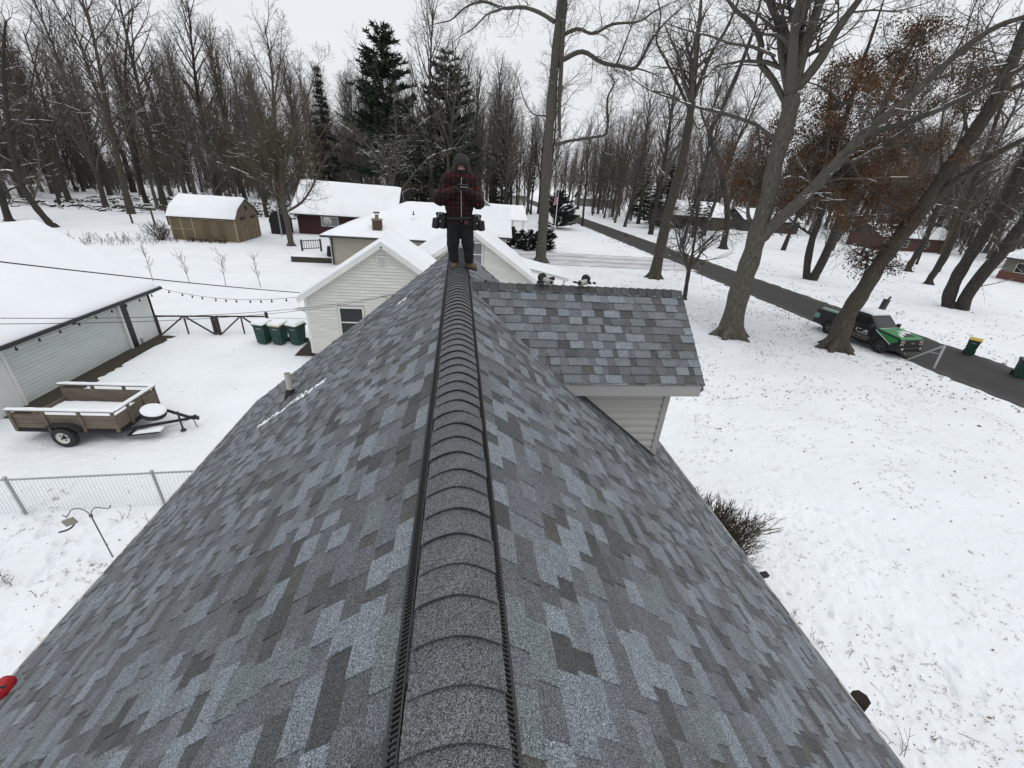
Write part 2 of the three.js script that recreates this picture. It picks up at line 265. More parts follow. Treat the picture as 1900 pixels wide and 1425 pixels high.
// roof decks (solid, with thickness) and their shingles
const slopeDir = { r: V(1 / CL, -P / CL, 0), l: V(-1 / CL, -P / CL, 0) }, slopeN = { r: V(P / CL, 1 / CL, 0), l: V(-P / CL, 1 / CL, 0) };
const deck = (sx, xe, name) => { const x0 = 0.06 * sx, t = 0.12; return mesh(name, uvm(place(prism([[x0, Y0 - 0.06 * P], [xe, Y0 - Math.abs(xe) * P], [xe, Y0 - Math.abs(xe) * P - t], [x0, Y0 - 0.06 * P - t]].reverse(), ZN - ZF), 0, -0.002, ZF)), deckMat, house); };
const roofR = deck(1, XR, 'roof'), roofL = deck(-1, XL, 'roof');
const dCut = 0.0;
const slR = shingleSlope(roofR, V(0.06, Y0 - 0.06 * P, ZN), V(0, 0, -1), slopeDir.r, slopeN.r, ZN - ZF + 0.03, (XR - 0.06) * CL + 0.02, 21, 0, (c) => c.x > 0.7 && c.x < 3.3 && c.z < -5.65 && c.z > -7.5 && c.y < 6.2 && false);
const slL = shingleSlope(roofL, V(-0.06, Y0 - 0.06 * P, ZN), V(0, 0, -1), slopeDir.l, slopeN.l, ZN - ZF + 0.03, (-XL - 0.06) * CL + 0.02, 22, 0);
buildShingles([slR, slL], 300);
// drip edges along eaves and rakes, gutters
{
  const drip = std(lin(0.45, 0.44, 0.42), { roughness: 0.4, metalness: 0.3, map: grunge });
  for (const [xe, s] of [[XR, 1], [XL, -1]]) {
    const y = Y0 - Math.abs(xe) * P;
    mesh('drip_edge', [span(xe + 0.016 * s, xe + 0.032 * s, y - 0.10, y - 0.004, ZF, ZN), span(xe + 0.002 * s, xe + 0.05 * s, y - 0.016, y - 0.012, ZF, ZN)], drip, house);
    mesh('fascia', span(xe - 0.03 * s, xe + 0.012 * s, y - 0.22, y - 0.03, ZF + 0.01, ZN - 0.01), M.taupeTrim, house);
    mesh('soffit', span(xe - 0.03 * s, (Math.abs(xe) - 0.42) * s, y - 0.225, y - 0.205, ZF + 0.02, ZN - 0.02), M.taupeTrim, house);
    for (const [ze, e] of [[ZF, -1], [ZN, 1]]) { mesh('rake_trim', [bar([0.06 * s, Y0 - 0.06 * P - 0.10, ze + 0.012 * e], [xe, y - 0.10, ze + 0.012 * e], 0.02, 0.17)], M.taupeTrim, house); }
    // side wall with lap siding
    const xw = (Math.abs(xe) - 0.42) * s; mesh('wall', span(xw - 0.1 * s, xw, 0.0, y + 0.25, ZF + 0.3, ZN - 0.3), M.taupe, house);
  }
  for (const [ze, e] of [[ZF + 0.35, -1], [ZN - 0.35, 1]]) mesh('gable_wall', uvm(place(prism([[XL + 0.45, 0], [XR - 0.45, 0], [XR - 0.45, Y0 - (XR - 0.45) * P - 0.14], [0, Y0 - 0.16], [XL + 0.45, Y0 + (XL + 0.45) * P - 0.14]], 0.1), 0, 0, ze - 0.05)), M.taupe, house);
}
// ridge vent: two dark slotted baffles, caps bent over them
{
  const yc = 8.3 - 1.425, HW = 0.158, DROP = 0.07, prof = (x) => yc - DROP * Math.pow(Math.abs(x) / HW, 1.75);
  const plastic = std(lin(0.017, 0.017, 0.018), { roughness: 0.45 });
  for (const s of [-1, 1]) {
    const xo = 0.196, yo = Y0 - xo * P + 0.012, yi = prof(HW) - 0.004;
    const rails = [];
    rails.push(bar([s * xo, yo + 0.012, ZF - 0.02], [s * xo, yo + 0.012, ZN], 0.014, 0.022));                      // outer lip
    rails.push(bar([s * (HW + 0.003), yi - 0.012, ZF - 0.02], [s * (HW + 0.003), yi - 0.012, ZN], 0.006, 0.03));   // inner rail
    rails.push(bar([s * 0.176, Y0 - 0.176 * P + 0.002, ZF], [s * 0.176, Y0 - 0.176 * P + 0.002, ZN], 0.036, 0.006, 4)); // floor of the slot
    const v = mesh('ridge_vent', rails, plastic, house);
    const fins = []; for (let z = ZN - 0.01; z > ZF; z -= 0.0165) fins.push(bar([s * (HW + 0.004), yi - 0.008, z], [s * (xo - 0.002), yo + 0.018, z], 0.0055, 0.010));
    mesh('vent_fin', fins, plastic, v, { stuff: true });
  }
  const capCols = [[0.246, 0.262, 0.286], [0.262, 0.277, 0.30], [0.232, 0.245, 0.268], [0.25, 0.26, 0.278], [0.238, 0.256, 0.285]];
  const capMats = capCols.map((c) => std(lin(...c), { map: granTex, bumpMap: granBump, bumpScale: 0.0016, roughness: 0.9 }));
  const capGeo = (sh) => { // one cap shingle: arched sheet 7 mm thick, front edge proud of the next
    const n = 14, P_ = [], UV = [], L = 0.185, front = 0.021, back = 0.0005, T = 0.006; const q = (A, B, C, D, u) => { P_.push(...A, ...B, ...C, ...A, ...C, ...D); UV.push(...u[0], ...u[1], ...u[2], ...u[0], ...u[2], ...u[3]); };
    for (let i = 0; i < n; i++) { const x0 = -HW + (2 * HW * i) / n, x1 = -HW + (2 * HW * (i + 1)) / n, y0 = prof(x0) - yc, y1 = prof(x1) - yc;
      q([x0, y0 + front, 0], [x1, y1 + front, 0], [x1, y1 + back, -L], [x0, y0 + back, -L], [[x0, sh], [x1, sh], [x1, L + sh], [x0, L + sh]]);
      q([x0, y0 + front - T, 0], [x1, y1 + front - T, 0], [x1, y1 + front, 0], [x0, y0 + front, 0], [[x0, 0], [x1, 0], [x1, 0.01], [x0, 0.01]]);
      q([x0, y0 + back - T, -L], [x1, y1 + back - T, -L], [x1, y1 + front - T, 0], [x0, y0 + front - T, 0], [[x0, 0], [x1, 0], [x1, L], [x0, L]]); }
    for (const s of [-1, 1]) { const y = prof(HW) - yc; const A = [s * HW, y + front - T, 0], B = [s * HW, y + front, 0], C = [s * HW, y + back, -L], D = [s * HW, y + back - T, -L]; q(A, s > 0 ? D : B, C, s > 0 ? B : D, [[0, 0], [0, 0.01], [L, 0.01], [L, 0]]); }
    const g = new THREE.BufferGeometry(); g.setAttribute('position', new THREE.Float32BufferAttribute(P_, 3)); g.setAttribute('uv', new THREE.Float32BufferAttribute(UV, 2)); g.computeVertexNormals(); return toCreasedNormals(g, 0.6);
  };
  const gs = [0, 1, 2, 3].map((k) => capGeo(k * 0.21)), r = rng(31); let i = 0;
  for (let z = ZF + 0.165; z < ZN - 0.2; z += 0.1525) { const m = mesh('ridge_cap', gs[i % 4], capMats[Math.floor(r() * 5)], house); m.position.set(0.008 + (r() - 0.5) * 0.008, yc + (r() - 0.5) * 0.003, z + (r() - 0.5) * 0.012); m.rotation.y = (r() - 0.5) * 0.03; i++; }
  // end plug below the vent so that no light falls through the open ridge
  mesh('ridge_board', span(-0.05, 0.05, Y0 - 0.30, Y0 - 0.06, ZF + 0.02, ZN - 0.02), M.woodDark, house);
}
// the dormer on the right slope
{
  const ZD = -6.607, YD = 8.3 - 1.523, XE = 3.746, ZE = -5.285, YE = 8.3 - 2.622, pd = (YD - YE) / (ZE - ZD), cd = Math.sqrt(1 + pd * pd), x0 = 0.10;
  for (const s of [1, -1]) {
    const zE = ZD + s * (ZE - ZD);
    const g = new THREE.BufferGeometry(); // solid slope slab
    const A = [x0, YD, ZD], B = [XE, YD, ZD], C = [XE, YE, zE], D = [x0, YE, zE], t = 0.06, lo = (q) => [q[0], q[1] - t, q[2]];
    const slab = mesh('dormer_roof', [quad(A, B, C, D), quad(lo(A), lo(D), lo(C), lo(B)), quad(D, C, lo(C), lo(D)), quad(B, lo(B), lo(C), C), quad(A, D, lo(D), lo(A))], deckMat, house);
    const Dn = V(0, -pd / cd, s / cd), Nn = V(0, 1 / cd, (s * pd) / cd);
    const sl = shingleSlope(slab, V(x0, YD + 0.003, ZD), V(1, 0, 0), Dn, Nn, XE - x0 + 0.015, (ZE - ZD) * cd + 0.015, 41 + s, 0, (c) => c.y < Y0 - c.x * P - 0.06, 'dormer_shingle');
    if (s > 0) buildShingles([sl], 400); else buildShingles([sl], 0);
    mesh('dormer_fascia', span(0.6, XE - 0.03, YE - 0.20, YE - 0.012, zE - 0.02 * s, zE + 0.012 * s), M.taupeTrim, house);
    mesh('dormer_soffit', span(0.9, XE - 0.03, YE - 0.205, YE - 0.19, zE - 0.02 * s, zE - 0.30 * s), M.taupeTrim, house);
  }
  // ridge caps along the dormer, lapped towards the front
  const capM = [0.15, 0.19, 0.125].map((k) => std(lin(k, k * 1.05, k * 1.1), { map: granTex, bumpMap: granBump, bumpScale: 0.0016, roughness: 0.95 })), r = rng(77);
  const one = (() => { const L = 0.20, w = 0.15, gs = []; for (const s of [1, -1]) { const a = [0, 0.024, 0], b = [L, 0.003, 0], c = [L, 0.003 - w * pd / cd, (s * w) / cd], d = [0, 0.024 - w * pd / cd, (s * w) / cd]; const lo = (q) => [q[0], q[1] - 0.007, q[2]]; const lo2 = (q) => lo(q); gs.push(quad(a, b, c, d), quad(lo2(a), a, d, lo2(d)), quad(d, c, lo(c), lo(d)), quad(lo(a), lo(d), lo(c), lo(b)), quad(a, lo(a), lo(b), b), quad(b, lo(b), lo(c), c)); } const g = merge(gs); const p = g.attributes.position, uv = g.attributes.uv; for (let i = 0; i < p.count; i++) uv.setXY(i, p.getX(i), p.getZ(i) * 1.3); return g; })();
  for (let x = XE - 0.19; x > 0.12; x -= 0.145) { const m = mesh('dormer_ridge_cap', one, capM[Math.floor(r() * 3)], house); m.position.set(x, YD + 0.012, ZD); m.rotation.y = (r() - 0.5) * 0.02; }
  // walls: lap boards, corner posts
  const ZW = ZE - 0.25, ZB = 2 * ZD - ZW, XC = 3.39, lap = 0.137;
  const wallm = mesh('dormer_wall', [span(0.9, XC - 0.02, YE - 2.2, YE - 0.2, ZW - 0.09, ZW - 0.02), span(0.9, XC - 0.02, YE - 2.2, YE - 0.2, ZB + 0.02, ZB + 0.09)], M.taupe, house);
  const front = mesh('dormer_wall', uvm(place(prism([[-(ZB + 0.02 - ZD), YE - 2.2], [-(ZW - 0.02 - ZD), YE - 2.2], [-(ZW - 0.02 - ZD), YE - 0.2], [0, YD - 0.2], [-(ZB + 0.02 - ZD), YE - 0.2]], 0.06), XC - 0.07, 0, ZD, 0, Math.PI / 2, 0)), M.taupe, house);
  for (let i = 0; i < 19; i++) { // each board: slightly tilted plank with a folded butt
    const yt = YE - 0.2 - i * lap, yb = yt - lap, xl = Math.max(0.9, (Y0 - yt) / P - 0.12); if (xl > XC - 0.1) break;
    const prof2 = [[ZW - 0.02, yt + 0.006], [ZW - 0.010, yt - 0.004], [ZW - 0.006, yb + lap * 0.56], [ZW + 0.004, yb + lap * 0.47], [ZW + 0.010, yb + 0.006], [ZW - 0.02, yb + 0.006]];
    mesh('siding_board', uvm(place(prism(prof2.map(([z, y]) => [-z, y]), XC - 0.05 - xl), xl, 0, 0, 0, Math.PI / 2, 0)), M.taupe, wallm);
  }
  for (const z of [ZW + 0.004, ZB - 0.004]) mesh('corner_trim', [span(XC - 0.085, XC + 0.012, YE - 2.35, YE - 0.2, z - 0.012, z + 0.012), span(XC - 0.012, XC + 0.014, YE - 2.35, YE - 0.2, z - 0.085 * Math.sign(z - ZD), z + 0.011)], M.taupeTrim, house);
  mesh('flashing', bar([1.80, Y0 - 1.80 * P + 0.02, ZW + 0.012], [XC, Y0 - XC * P + 0.02, ZW + 0.012], 0.012, 0.06), M.darkMetal, house);
  mesh('dormer_rake_trim', [bar([XE - 0.006, YD - 0.12, ZD], [XE - 0.006, YE - 0.12, ZE], 0.02, 0.14), bar([XE - 0.006, YD - 0.12, ZD], [XE - 0.006, YE - 0.12, 2 * ZD - ZE], 0.02, 0.14)], M.taupeTrim, house);
}
// plumbing pipe with rubber boot, low round vent behind the worker
{
  const px = -3.07, pz = -7.26, py = Y0 + px * P;
  const pipe = mesh('vent_pipe', [cyl(0.055, 0.055, 0.50, 20, px, py + 0.19, pz, 0, 0, 0, true), place(uvm(new THREE.TorusGeometry(0.055, 0.006, 6, 20)), px, py + 0.44, pz, Math.PI / 2)], std(lin(0.6, 0.58, 0.54), { map: grunge, side: THREE.DoubleSide, roughness: 0.6 }), house);
  mesh('boot_flashing', [cyl(0.065, 0.12, 0.16, 18, px, py + 0.05, pz), box(0.42, 0.008, 0.36, px + 0.01, py + 0.02, pz, 0, 0, Math.atan(P))], M.blackMatte, pipe);
  const ty = Y0 - 0.62 * P; const tv = mesh('round_vent', [cyl(0.14, 0.14, 0.03, 20, 0.62, ty + 0.06, -8.0, 0, 0, -Math.atan(P)), cyl(0.09, 0.09, 0.1, 16, 0.62, ty + 0.01, -8.0, 0, 0, -Math.atan(P))], M.darkPaint, house);
}
// ------------------------------------------------------------------ neighbouring buildings
function rebase(o, x, y, z) { o.position.set(x, y, z); for (const c of o.children) { c.position.x -= x; c.position.y -= y; c.position.z -= z; } return o; }
// sheet of snow over the four-cornered slope a b (ridge) c d (eave): soft top, rounded rim
function snowSlab(a, b, c, d, t = 0.12, seed = 1, nu = 26, nv = 14) {
  const A = V(...a), B = V(...b), C = V(...c), D = V(...d), top = [], bot = [], P = [], pt = (u, v) => A.clone().lerp(B, u).lerp(D.clone().lerp(C, u), v);
  for (let j = 0; j <= nv; j++) for (let i = 0; i <= nu; i++) { const u = i / nu, v = j / nv, p = pt(u, v), e = Math.min(1, Math.min(u, 1 - u) * nu * 0.9 + 0.42, Math.min(v + 0.2, 1 - v) * nv * 0.9 + 0.42);
    bot.push(p.clone()); p.y += t * e * (1 + fbm(p.x * 0.5 + seed, p.z * 0.5) * 0.5 + fbm(p.x * 2 + seed, p.z * 2 + p.y) * 0.16); top.push(p); }
  const W = nu + 1, q = (x, y, z, w) => P.push(x, y, z, x, z, w);
  for (let j = 0; j < nv; j++) for (let i = 0; i < nu; i++) { const k = j * W + i; q(top[k], top[k + W], top[k + W + 1], top[k + 1]); }
  for (let i = 0; i < nu; i++) { const k = nv * W + i; q(top[k], bot[k], bot[k + 1], top[k + 1]); q(top[i + 1], bot[i + 1], bot[i], top[i]); }
  for (let j = 0; j < nv; j++) { const k = j * W, m = k + nu; q(top[k], bot[k], bot[k + W], top[k + W]); q(top[m + W], bot[m + W], bot[m], top[m]); }
  const g = new THREE.BufferGeometry(); g.setAttribute('position', new THREE.Float32BufferAttribute(P.flatMap((p) => [p.x, p.y, p.z]), 3)); g.computeVertexNormals(); const m2 = mergeVertices(g, 1e-4); m2.computeVertexNormals(); const h = toCreasedNormals(m2, 0.9); return uvm(h);
}
function slopeDeck(a, b, c, d, t = 0.1) { const lo = (p) => [p[0], p[1] - t, p[2]], up = (p) => [p[0], p[1] - 0.004, p[2]]; [a, b, c, d] = [a, b, c, d].map(up); return [quad(a, d, c, b), quad(lo(a), lo(b), lo(c), lo(d)), quad(d, lo(d), lo(c), c), quad(a, lo(a), lo(d), d), quad(c, lo(c), lo(b), b)]; }
// lap boards on a wall that faces +z (axis 'z') or +x (axis 'x'); lo(y)/hi(y) give the ends of a board
function lapWall(parent, axis, at, y0, y1, lap, lo, hi, mat, skip) {
  const tilt = 0.3;
  for (let y = y0; y < y1 - 0.02; y += lap) { let a = Math.max(lo(y), lo(y + lap)), b = Math.min(hi(y), hi(y + lap)); if (b - a < 0.06) continue;
    const parts = skip && y + lap > skip[2] && y < skip[3] ? [[a, skip[0]], [skip[1], b]] : [[a, b]];
    for (const [p, q] of parts) if (q - p > 0.05) mesh('siding_board', axis === 'z' ? box(q - p, lap + 0.012, 0.014, (p + q) / 2, y + lap / 2, at + 0.002, -tilt, 0, 0, y * 3) : box(0.014, lap + 0.012, q - p, at + 0.002, y + lap / 2, (p + q) / 2, 0, 0, tilt, y * 3), mat, parent); }
}
function windowUnit(parent, axis, at, u0, u1, y0, y1, frame, bars = 'h', glass = M.glassDark) {
  const w = 0.075, S = (a, b, c, d, n0, n1) => (axis === 'z' ? span(a, b, c, d, at + n0, at + n1) : span(at + n0, at + n1, c, d, a, b));
  const f = mesh('window', [S(u0 - w, u1 + w, y1, y1 + w, 0, 0.05), S(u0 - w, u1 + w, y0 - w, y0, 0, 0.06), S(u0 - w, u0, y0, y1, 0, 0.048), S(u1, u1 + w, y0, y1, 0, 0.048)], frame, parent);
  mesh('pane', S(u0, u1, y0, y1, 0.006, 0.014), glass, f);
  const g = []; if (bars !== 'v') g.push(S(u0 - 0.002, u1 + 0.002, (y0 + y1) / 2 - 0.025, (y0 + y1) / 2 + 0.025, 0.012, 0.04)); if (bars !== 'h') g.push(S((u0 + u1) / 2 - 0.02, (u0 + u1) / 2 + 0.02, y0 - 0.002, y1 + 0.002, 0.013, 0.036)); mesh('sash_bar', g, frame, f);
  return f;
}
// cream house with two gables
{
  const h = thing('cream_house', 'cream sided house with two snowy gables and white trim, behind the roofer', 'house');
  const gable = (xc, hw, zf, zb, ye, yp, seed, boards) => {
    const ov = 0.2, p = (yp - ye) / (hw + ov), ytop = (x) => yp - 0.14 - Math.abs(x - xc) * p;
    const w = mesh('wall', [uvm(place(prism([[xc - hw + 0.02, 0.35], [xc + hw - 0.02, 0.35], [xc + hw - 0.02, ytop(xc + hw) - 0.02], [xc, yp - 0.16], [xc - hw + 0.02, ytop(xc - hw) - 0.02]], zf - zb - 0.05), 0, 0, zb + 0.02))], M.cream, h);
    mesh('foundation', span(xc - hw + 0.05, xc + hw - 0.05, 0, 0.35, zb + 0.06, zf - 0.06), std(lin(0.24, 0.22, 0.19), { map: grunge }), h);
    if (boards) lapWall(w, 'z', zf, 0.36, yp, 0.14, (y) => Math.max(xc - hw + 0.1, xc - (yp - 0.14 - y) / p), (y) => Math.min(xc + hw - 0.1, xc + (yp - 0.14 - y) / p), M.cream, boards.skip);
    if (boards && boards.side) lapWall(w, 'x', xc + hw, 0.36, ye - 0.1, 0.115, () => zb + 0.1, () => zf - 0.1, M.cream);
    for (const s of [-1, 1]) { mesh('corner_board', [span(xc + s * (hw - 0.10), xc + s * (hw + 0.022), 0.36, ytop(xc + hw), zf - 0.02, zf + 0.024)], M.white, h);
      const R = [xc, yp, zf + 0.3], E = [xc + s * (hw + ov), ye, zf + 0.3], Rb = [xc, yp, zb - 0.25], Eb = [xc + s * (hw + ov), ye, zb - 0.25];
      mesh('roof', s > 0 ? slopeDeck(Rb, R, E, Eb, 0.1) : slopeDeck(R, Rb, Eb, E, 0.1), M.white, h);
      mesh('roof_snow', s > 0 ? snowSlab(Rb, R, E, Eb, 0.11, seed) : snowSlab(R, Rb, Eb, E, 0.11, seed + 2), M.snowClean, h);
      mesh('rake_board', [bar([xc, yp - 0.115, zf + 0.302], [E[0], ye - 0.115, E[2] + 0.002], 0.03, 0.20), bar([xc, yp - 0.235, zf + 0.16], [E[0], ye - 0.235, zf + 0.16], 0.28, 0.012)], M.white, h);
      mesh('eave_board', span(E[0] - s * 0.02, E[0] + s * 0.01, ye - 0.2, ye - 0.012, Eb[2] + 0.02, E[2] - 0.02), M.white, h); }
    mesh('peak_block', uvm(place(prism([[xc - 0.16, yp - 0.17], [xc + 0.16, yp - 0.17], [xc, yp - 0.03]], 0.03), 0, 0, zf + 0.289)), M.white, h);
    return { w, p };
  };
  const A = gable(-3.22, 3.5, -19.0, -22.5, 3.04, 5.54, 3, { skip: [-5.36, -4.19, 1.15, 2.66] });
  windowUnit(h, 'z', -18.99, -5.26, -4.29, 1.25, 2.56, M.white);
  const lv = mesh('gable_vent', [span(-3.50, -3.10, 4.40, 4.45, -19.0, -18.96), span(-3.50, -3.10, 4.90, 4.95, -19.0, -18.96), span(-3.50, -3.46, 4.45, 4.90, -19.0, -18.965), span(-3.14, -3.10, 4.45, 4.90, -19.0, -18.965)], M.white, h);
  for (let i = 0; i < 7; i++) mesh('louver', box(0.32, 0.012, 0.07, -3.30, 4.48 + i * 0.062, -18.98, 0.7), M.white, lv);
  gable(0.68, 3.75, -23.2, -31.5, 3.1, 5.8, 9, { skip: [0.50, 1.40, 3.75, 5.16] });
  windowUnit(h, 'z', -23.19, 0.60, 1.26, 3.95, 5.08, M.white, 'h', std(lin(0.16, 0.165, 0.165), { roughness: 0.2 }));
  // low side porch on the right
  const pr = mesh('porch_roof', slopeDeck([4.5, 3.15, -27.3], [4.5, 3.15, -31], [7.35, 2.55, -31], [7.35, 2.55, -27.3], 0.2), M.white, h);
  mesh('porch_snow', snowSlab([4.5, 3.15, -31.05], [4.5, 3.15, -27.25], [7.4, 2.55, -27.25], [7.4, 2.55, -31.05], 0.1, 5), M.snowClean, h);
  for (const z of [-27.5, -30.8]) mesh('porch_post', span(7.05, 7.17, 0.2, 2.45, z - 0.06, z + 0.06), M.white, h);
  mesh('porch_floor', span(4.5, 7.3, 0, 0.2, -31, -27.4), M.woodGrey, h);
  mesh('service_conduit', [tube([[-3.4, 3.2, -18.92], [-3.2, 3.15, -18.9], [-3.1, 2.9, -18.92], [-2.85, 2.86, -18.92], [-2.72, 3.05, -18.92], [-2.7, 3.3, -18.92], [-2.4, 3.4, -18.93]], 0.018, 6, 24)], M.wire, h);
  mesh('gutter_shelf', [span(-7.25, -6.72, 2.36, 2.40, -19.5, -19.1), tube([[-7.2, 2.35, -19.3], [-6.95, 2.28, -19.3], [-6.74, 2.12, -19.3]], 0.02, 6)], M.white, h);
  mesh('cellar_hatch', uvm(place(prism([[0, 0], [0.95, 0], [0.95, 0.85]], 0.8), -7.72, 0.02, -20.2)), M.woodDark, h);
  rebase(h, -1, 0, -25);
}
// tan house with brick chimney
{
  const h = thing('tan_house', 'long tan sided house with snowy roof and brick chimney, behind the cream house', 'house');
  const w = mesh('wall', [span(-11.5, -0.8, 0, 2.8, -51.4, -41.0), span(-0.8, 4.9, 0, 2.9, -50, -43.9)], M.tan, h);
  lapWall(w, 'z', -41.0, 0.3, 2.75, 0.14, () => -11.45, () => -4.5, M.tan);
  mesh('corner_board', span(-11.53, -11.38, 0.1, 2.75, -41.02, -40.97), M.white, h);
  // hip on the left, gable on the right
  const ry = 5.5, rz = -46, L = [-12.1, 2.72, -40.2], LB = [-12.1, 2.72, -52.0];
  mesh('roof', [...slopeDeck([-5, ry, rz], [-0.6, ry, rz], [-0.6, 2.72, -40.2], L, 0.1), ...slopeDeck([-0.6, ry, rz], [5.3, ry + 0.02, rz], [5.3, 3.0, -43.2], [-0.6, 3.0, -43.2], 0.1), quad([5.3, ry, rz], [-5, ry, rz], LB, [5.3, 2.72, -52.0]), quad([-5, ry, rz], L, LB, [-5, ry, rz])], M.darkPaint, h);
  mesh('roof_snow', [snowSlab([-5, ry, rz], [-0.6, ry, rz], [-0.6, 2.72, -40.15], L, 0.1, 2), snowSlab([-0.6, ry, rz], [5.3, ry + 0.02, rz], [5.32, 3.0, -43.15], [-0.6, 3.0, -43.15], 0.12, 6), snowSlab([5.3, ry, rz], [-5, ry, rz], LB, [5.3, 2.72, -52.0], 0.1, 7), snowSlab([-5.0, ry, rz - 0.01], [-5, ry, rz], L, LB, 0.1, 8)], M.snowClean, h);
  mesh('eave_gutter', [span(-12.1, -0.6, 2.56, 2.70, -40.22, -40.1), span(-0.6, 5.3, 2.84, 2.97, -43.22, -43.1)], M.darkPaint, h);
  mesh('downspout', [span(-11.42, -11.3, 0.1, 2.5, -40.95, -40.86), bar([-11.36, 2.5, -40.9], [-11.6, 2.64, -40.25], 0.09)], M.black, h);
  mesh('roof_crack', [bar([-2.2, 4.06, -41.9], [2.3, 4.05, -44.62], 0.05, 0.05)], M.darkPaint, h);
  const ch = mesh('chimney', span(-7.70, -6.92, 1.2, 4.12, -41.72, -41.08), M.mortar, h);
  const bricks = [], r = rng(8); for (let c = 0; c < 36; c++) for (const [side, n] of [['z', 4], ['x', 3], ['x2', 3]]) for (let k = 0; k < n; k++) { const y = 1.25 + c * 0.08, o = (c % 2) * 0.1; if (side === 'z') bricks.push(box(0.175, 0.064, 0.03, -7.60 + k * 0.195 + o * 0.6, y, -41.078 + r() * 0.006)); else bricks.push(box(0.03, 0.064, 0.175, side === 'x' ? -6.918 + r() * 0.006 : -7.702 - r() * 0.006, y, -41.62 + k * 0.195 + o * 0.5)); }
  mesh('chimney_brick', bricks, M.brick, ch, { stuff: true });
  mesh('chimney_cap', [box(0.92, 0.1, 0.78, -7.31, 4.17, -41.4), cyl(0.15, 0.18, 0.36, 12, -7.31, 4.4, -41.4)], std(lin(0.26, 0.2, 0.15), { map: grunge }), ch);
  mesh('chimney_cover', [cyl(0.28, 0.3, 0.10, 12, -7.31, 4.75, -41.4), bar([-7.45, 4.55, -41.4], [-7.45, 4.75, -41.4], 0.03), bar([-7.15, 4.55, -41.4], [-7.15, 4.75, -41.4], 0.03)], M.darkMetal, ch);
  mesh('vent_stack', [cyl(0.05, 0.05, 0.35, 10, -4.2, 4.75, -43.0), cyl(0.14, 0.14, 0.05, 12, -4.2, 4.62, -43.0)], M.blackMatte, h);
  // snowy deck with a short railing
  const dk = mesh('deck', [span(-15.3, -11.5, 0.35, 0.5, -44.5, -41.6), span(-15.3, -11.5, 0.02, 0.44, -41.58, -41.52)], M.woodDark, h);
  mesh('deck_snow', place(pillow(3.7, 2.8, 0.14, 3), -13.4, 0.57, -43.05), M.snowClean, dk);
  mesh('deck_post', [span(-15.25, -15.1, 0.4, 1.6, -44.5, -44.35), span(-13.8, -13.65, 0.4, 1.6, -45.6, -45.45)], M.woodDark, dk);
  const rails = [bar([-15.17, 1.5, -44.42], [-13.72, 1.5, -45.52], 0.07), bar([-15.17, 0.75, -44.42], [-13.72, 0.75, -45.52], 0.07)]; for (let k = 1; k < 8; k++) rails.push(bar([-15.17 + k * 0.18, 0.75, -44.42 - k * 0.137], [-15.17 + k * 0.18, 1.5, -44.42 - k * 0.137], 0.035));
  mesh('deck_railing', rails, M.woodDark, dk);
  mesh('kettle_cover', [cyl(0.22, 0.35, 0.95, 12, -11.95, 1.0, -42.2)], M.blackMatte, h);
  rebase(h, -3.5, 0, -46);
}
// maroon house
{
  const h = thing('maroon_house', 'dark maroon house with broad snowy roof at the edge of the woods', 'house');
  const w = mesh('wall', span(-20.6, -8.6, 0, 2.6, -70, -60.2), M.maroon, h);
  lapWall(w, 'z', -60.19, 0.2, 2.5, 0.2, () => -20.55, () => -12, M.maroon);
  windowUnit(h, 'z', -60.17, -17.6, -15.6, 1.15, 2.2, M.white, 'v', std(lin(0.22, 0.23, 0.24), { roughness: 0.15 }));
  mesh('roof', [...slopeDeck([-21.2, 6.2, -65.5], [-8.0, 6.05, -65.5], [-8.0, 2.5, -59.5], [-21.2, 2.5, -59.5], 0.14), quad([-8, 6.05, -65.5], [-21.2, 6.2, -65.5], [-21.2, 2.5, -71.5], [-8, 2.5, -71.5]), uvm(place(prism([[59.9, 2.4], [71, 2.4], [65.5, 6.0]], 0.1), -20.6, 0, 0, 0, Math.PI / 2, 0))], M.darkPaint, h);
  mesh('roof_snow', [snowSlab([-21.25, 6.2, -65.5], [-7.95, 6.05, -65.5], [-7.95, 2.5, -59.45], [-21.25, 2.5, -59.45], 0.14, 4), snowSlab([-7.95, 6.05, -65.5], [-21.25, 6.2, -65.5], [-21.25, 2.5, -71.5], [-7.95, 2.5, -71.5], 0.14, 5)], M.snowClean, h);
  rebase(h, -14.5, 0, -65);
  const d = thing('satellite_dish', 'gray satellite dish on a post beside the maroon house', 'satellite dish', [-15.9, 0, -56.5], 0.5);
  mesh('reflector', place(uvm(new THREE.SphereGeometry(0.75, 18, 8, 0, 6.3, 0, 0.7)), 0, 1.9, -0.45, 1.1, 0, 0), std(lin(0.3, 0.3, 0.3), { roughness: 0.6, side: THREE.DoubleSide }), d); mesh('mast', cyl(0.04, 0.04, 1.9, 8, 0, 0.95, -0.1), M.darkMetal, d); mesh('feed_arm', bar([0, 1.5, 0], [0, 2.1, 0.75], 0.03), M.darkMetal, d);
  const t = thing('round_hay_feeder', 'dark arched storage hoop between the shed and the maroon house', 'shelter', [-22.4, 0, -59.5]);
  const arch = []; for (let i = 0; i <= 10; i++) { const a = (Math.PI * i) / 10; arch.push([Math.cos(a) * 0.95, 1.35 + Math.sin(a) * 1.3, 0]); }
  mesh('cover', [uvm(place(prism([[0.95, 0], ...arch.map((p) => [p[0], p[1]]), [-0.95, 0]], 2.2), 0, 0, -1.1))], M.blackMatte, t); mesh('ribs', [tube(arch.map((p) => [p[0] * 1.02, p[1] * 1.01, 1.12]), 0.04, 6, 20)], M.darkMetal, t); t.name = 'storage_shelter';
}
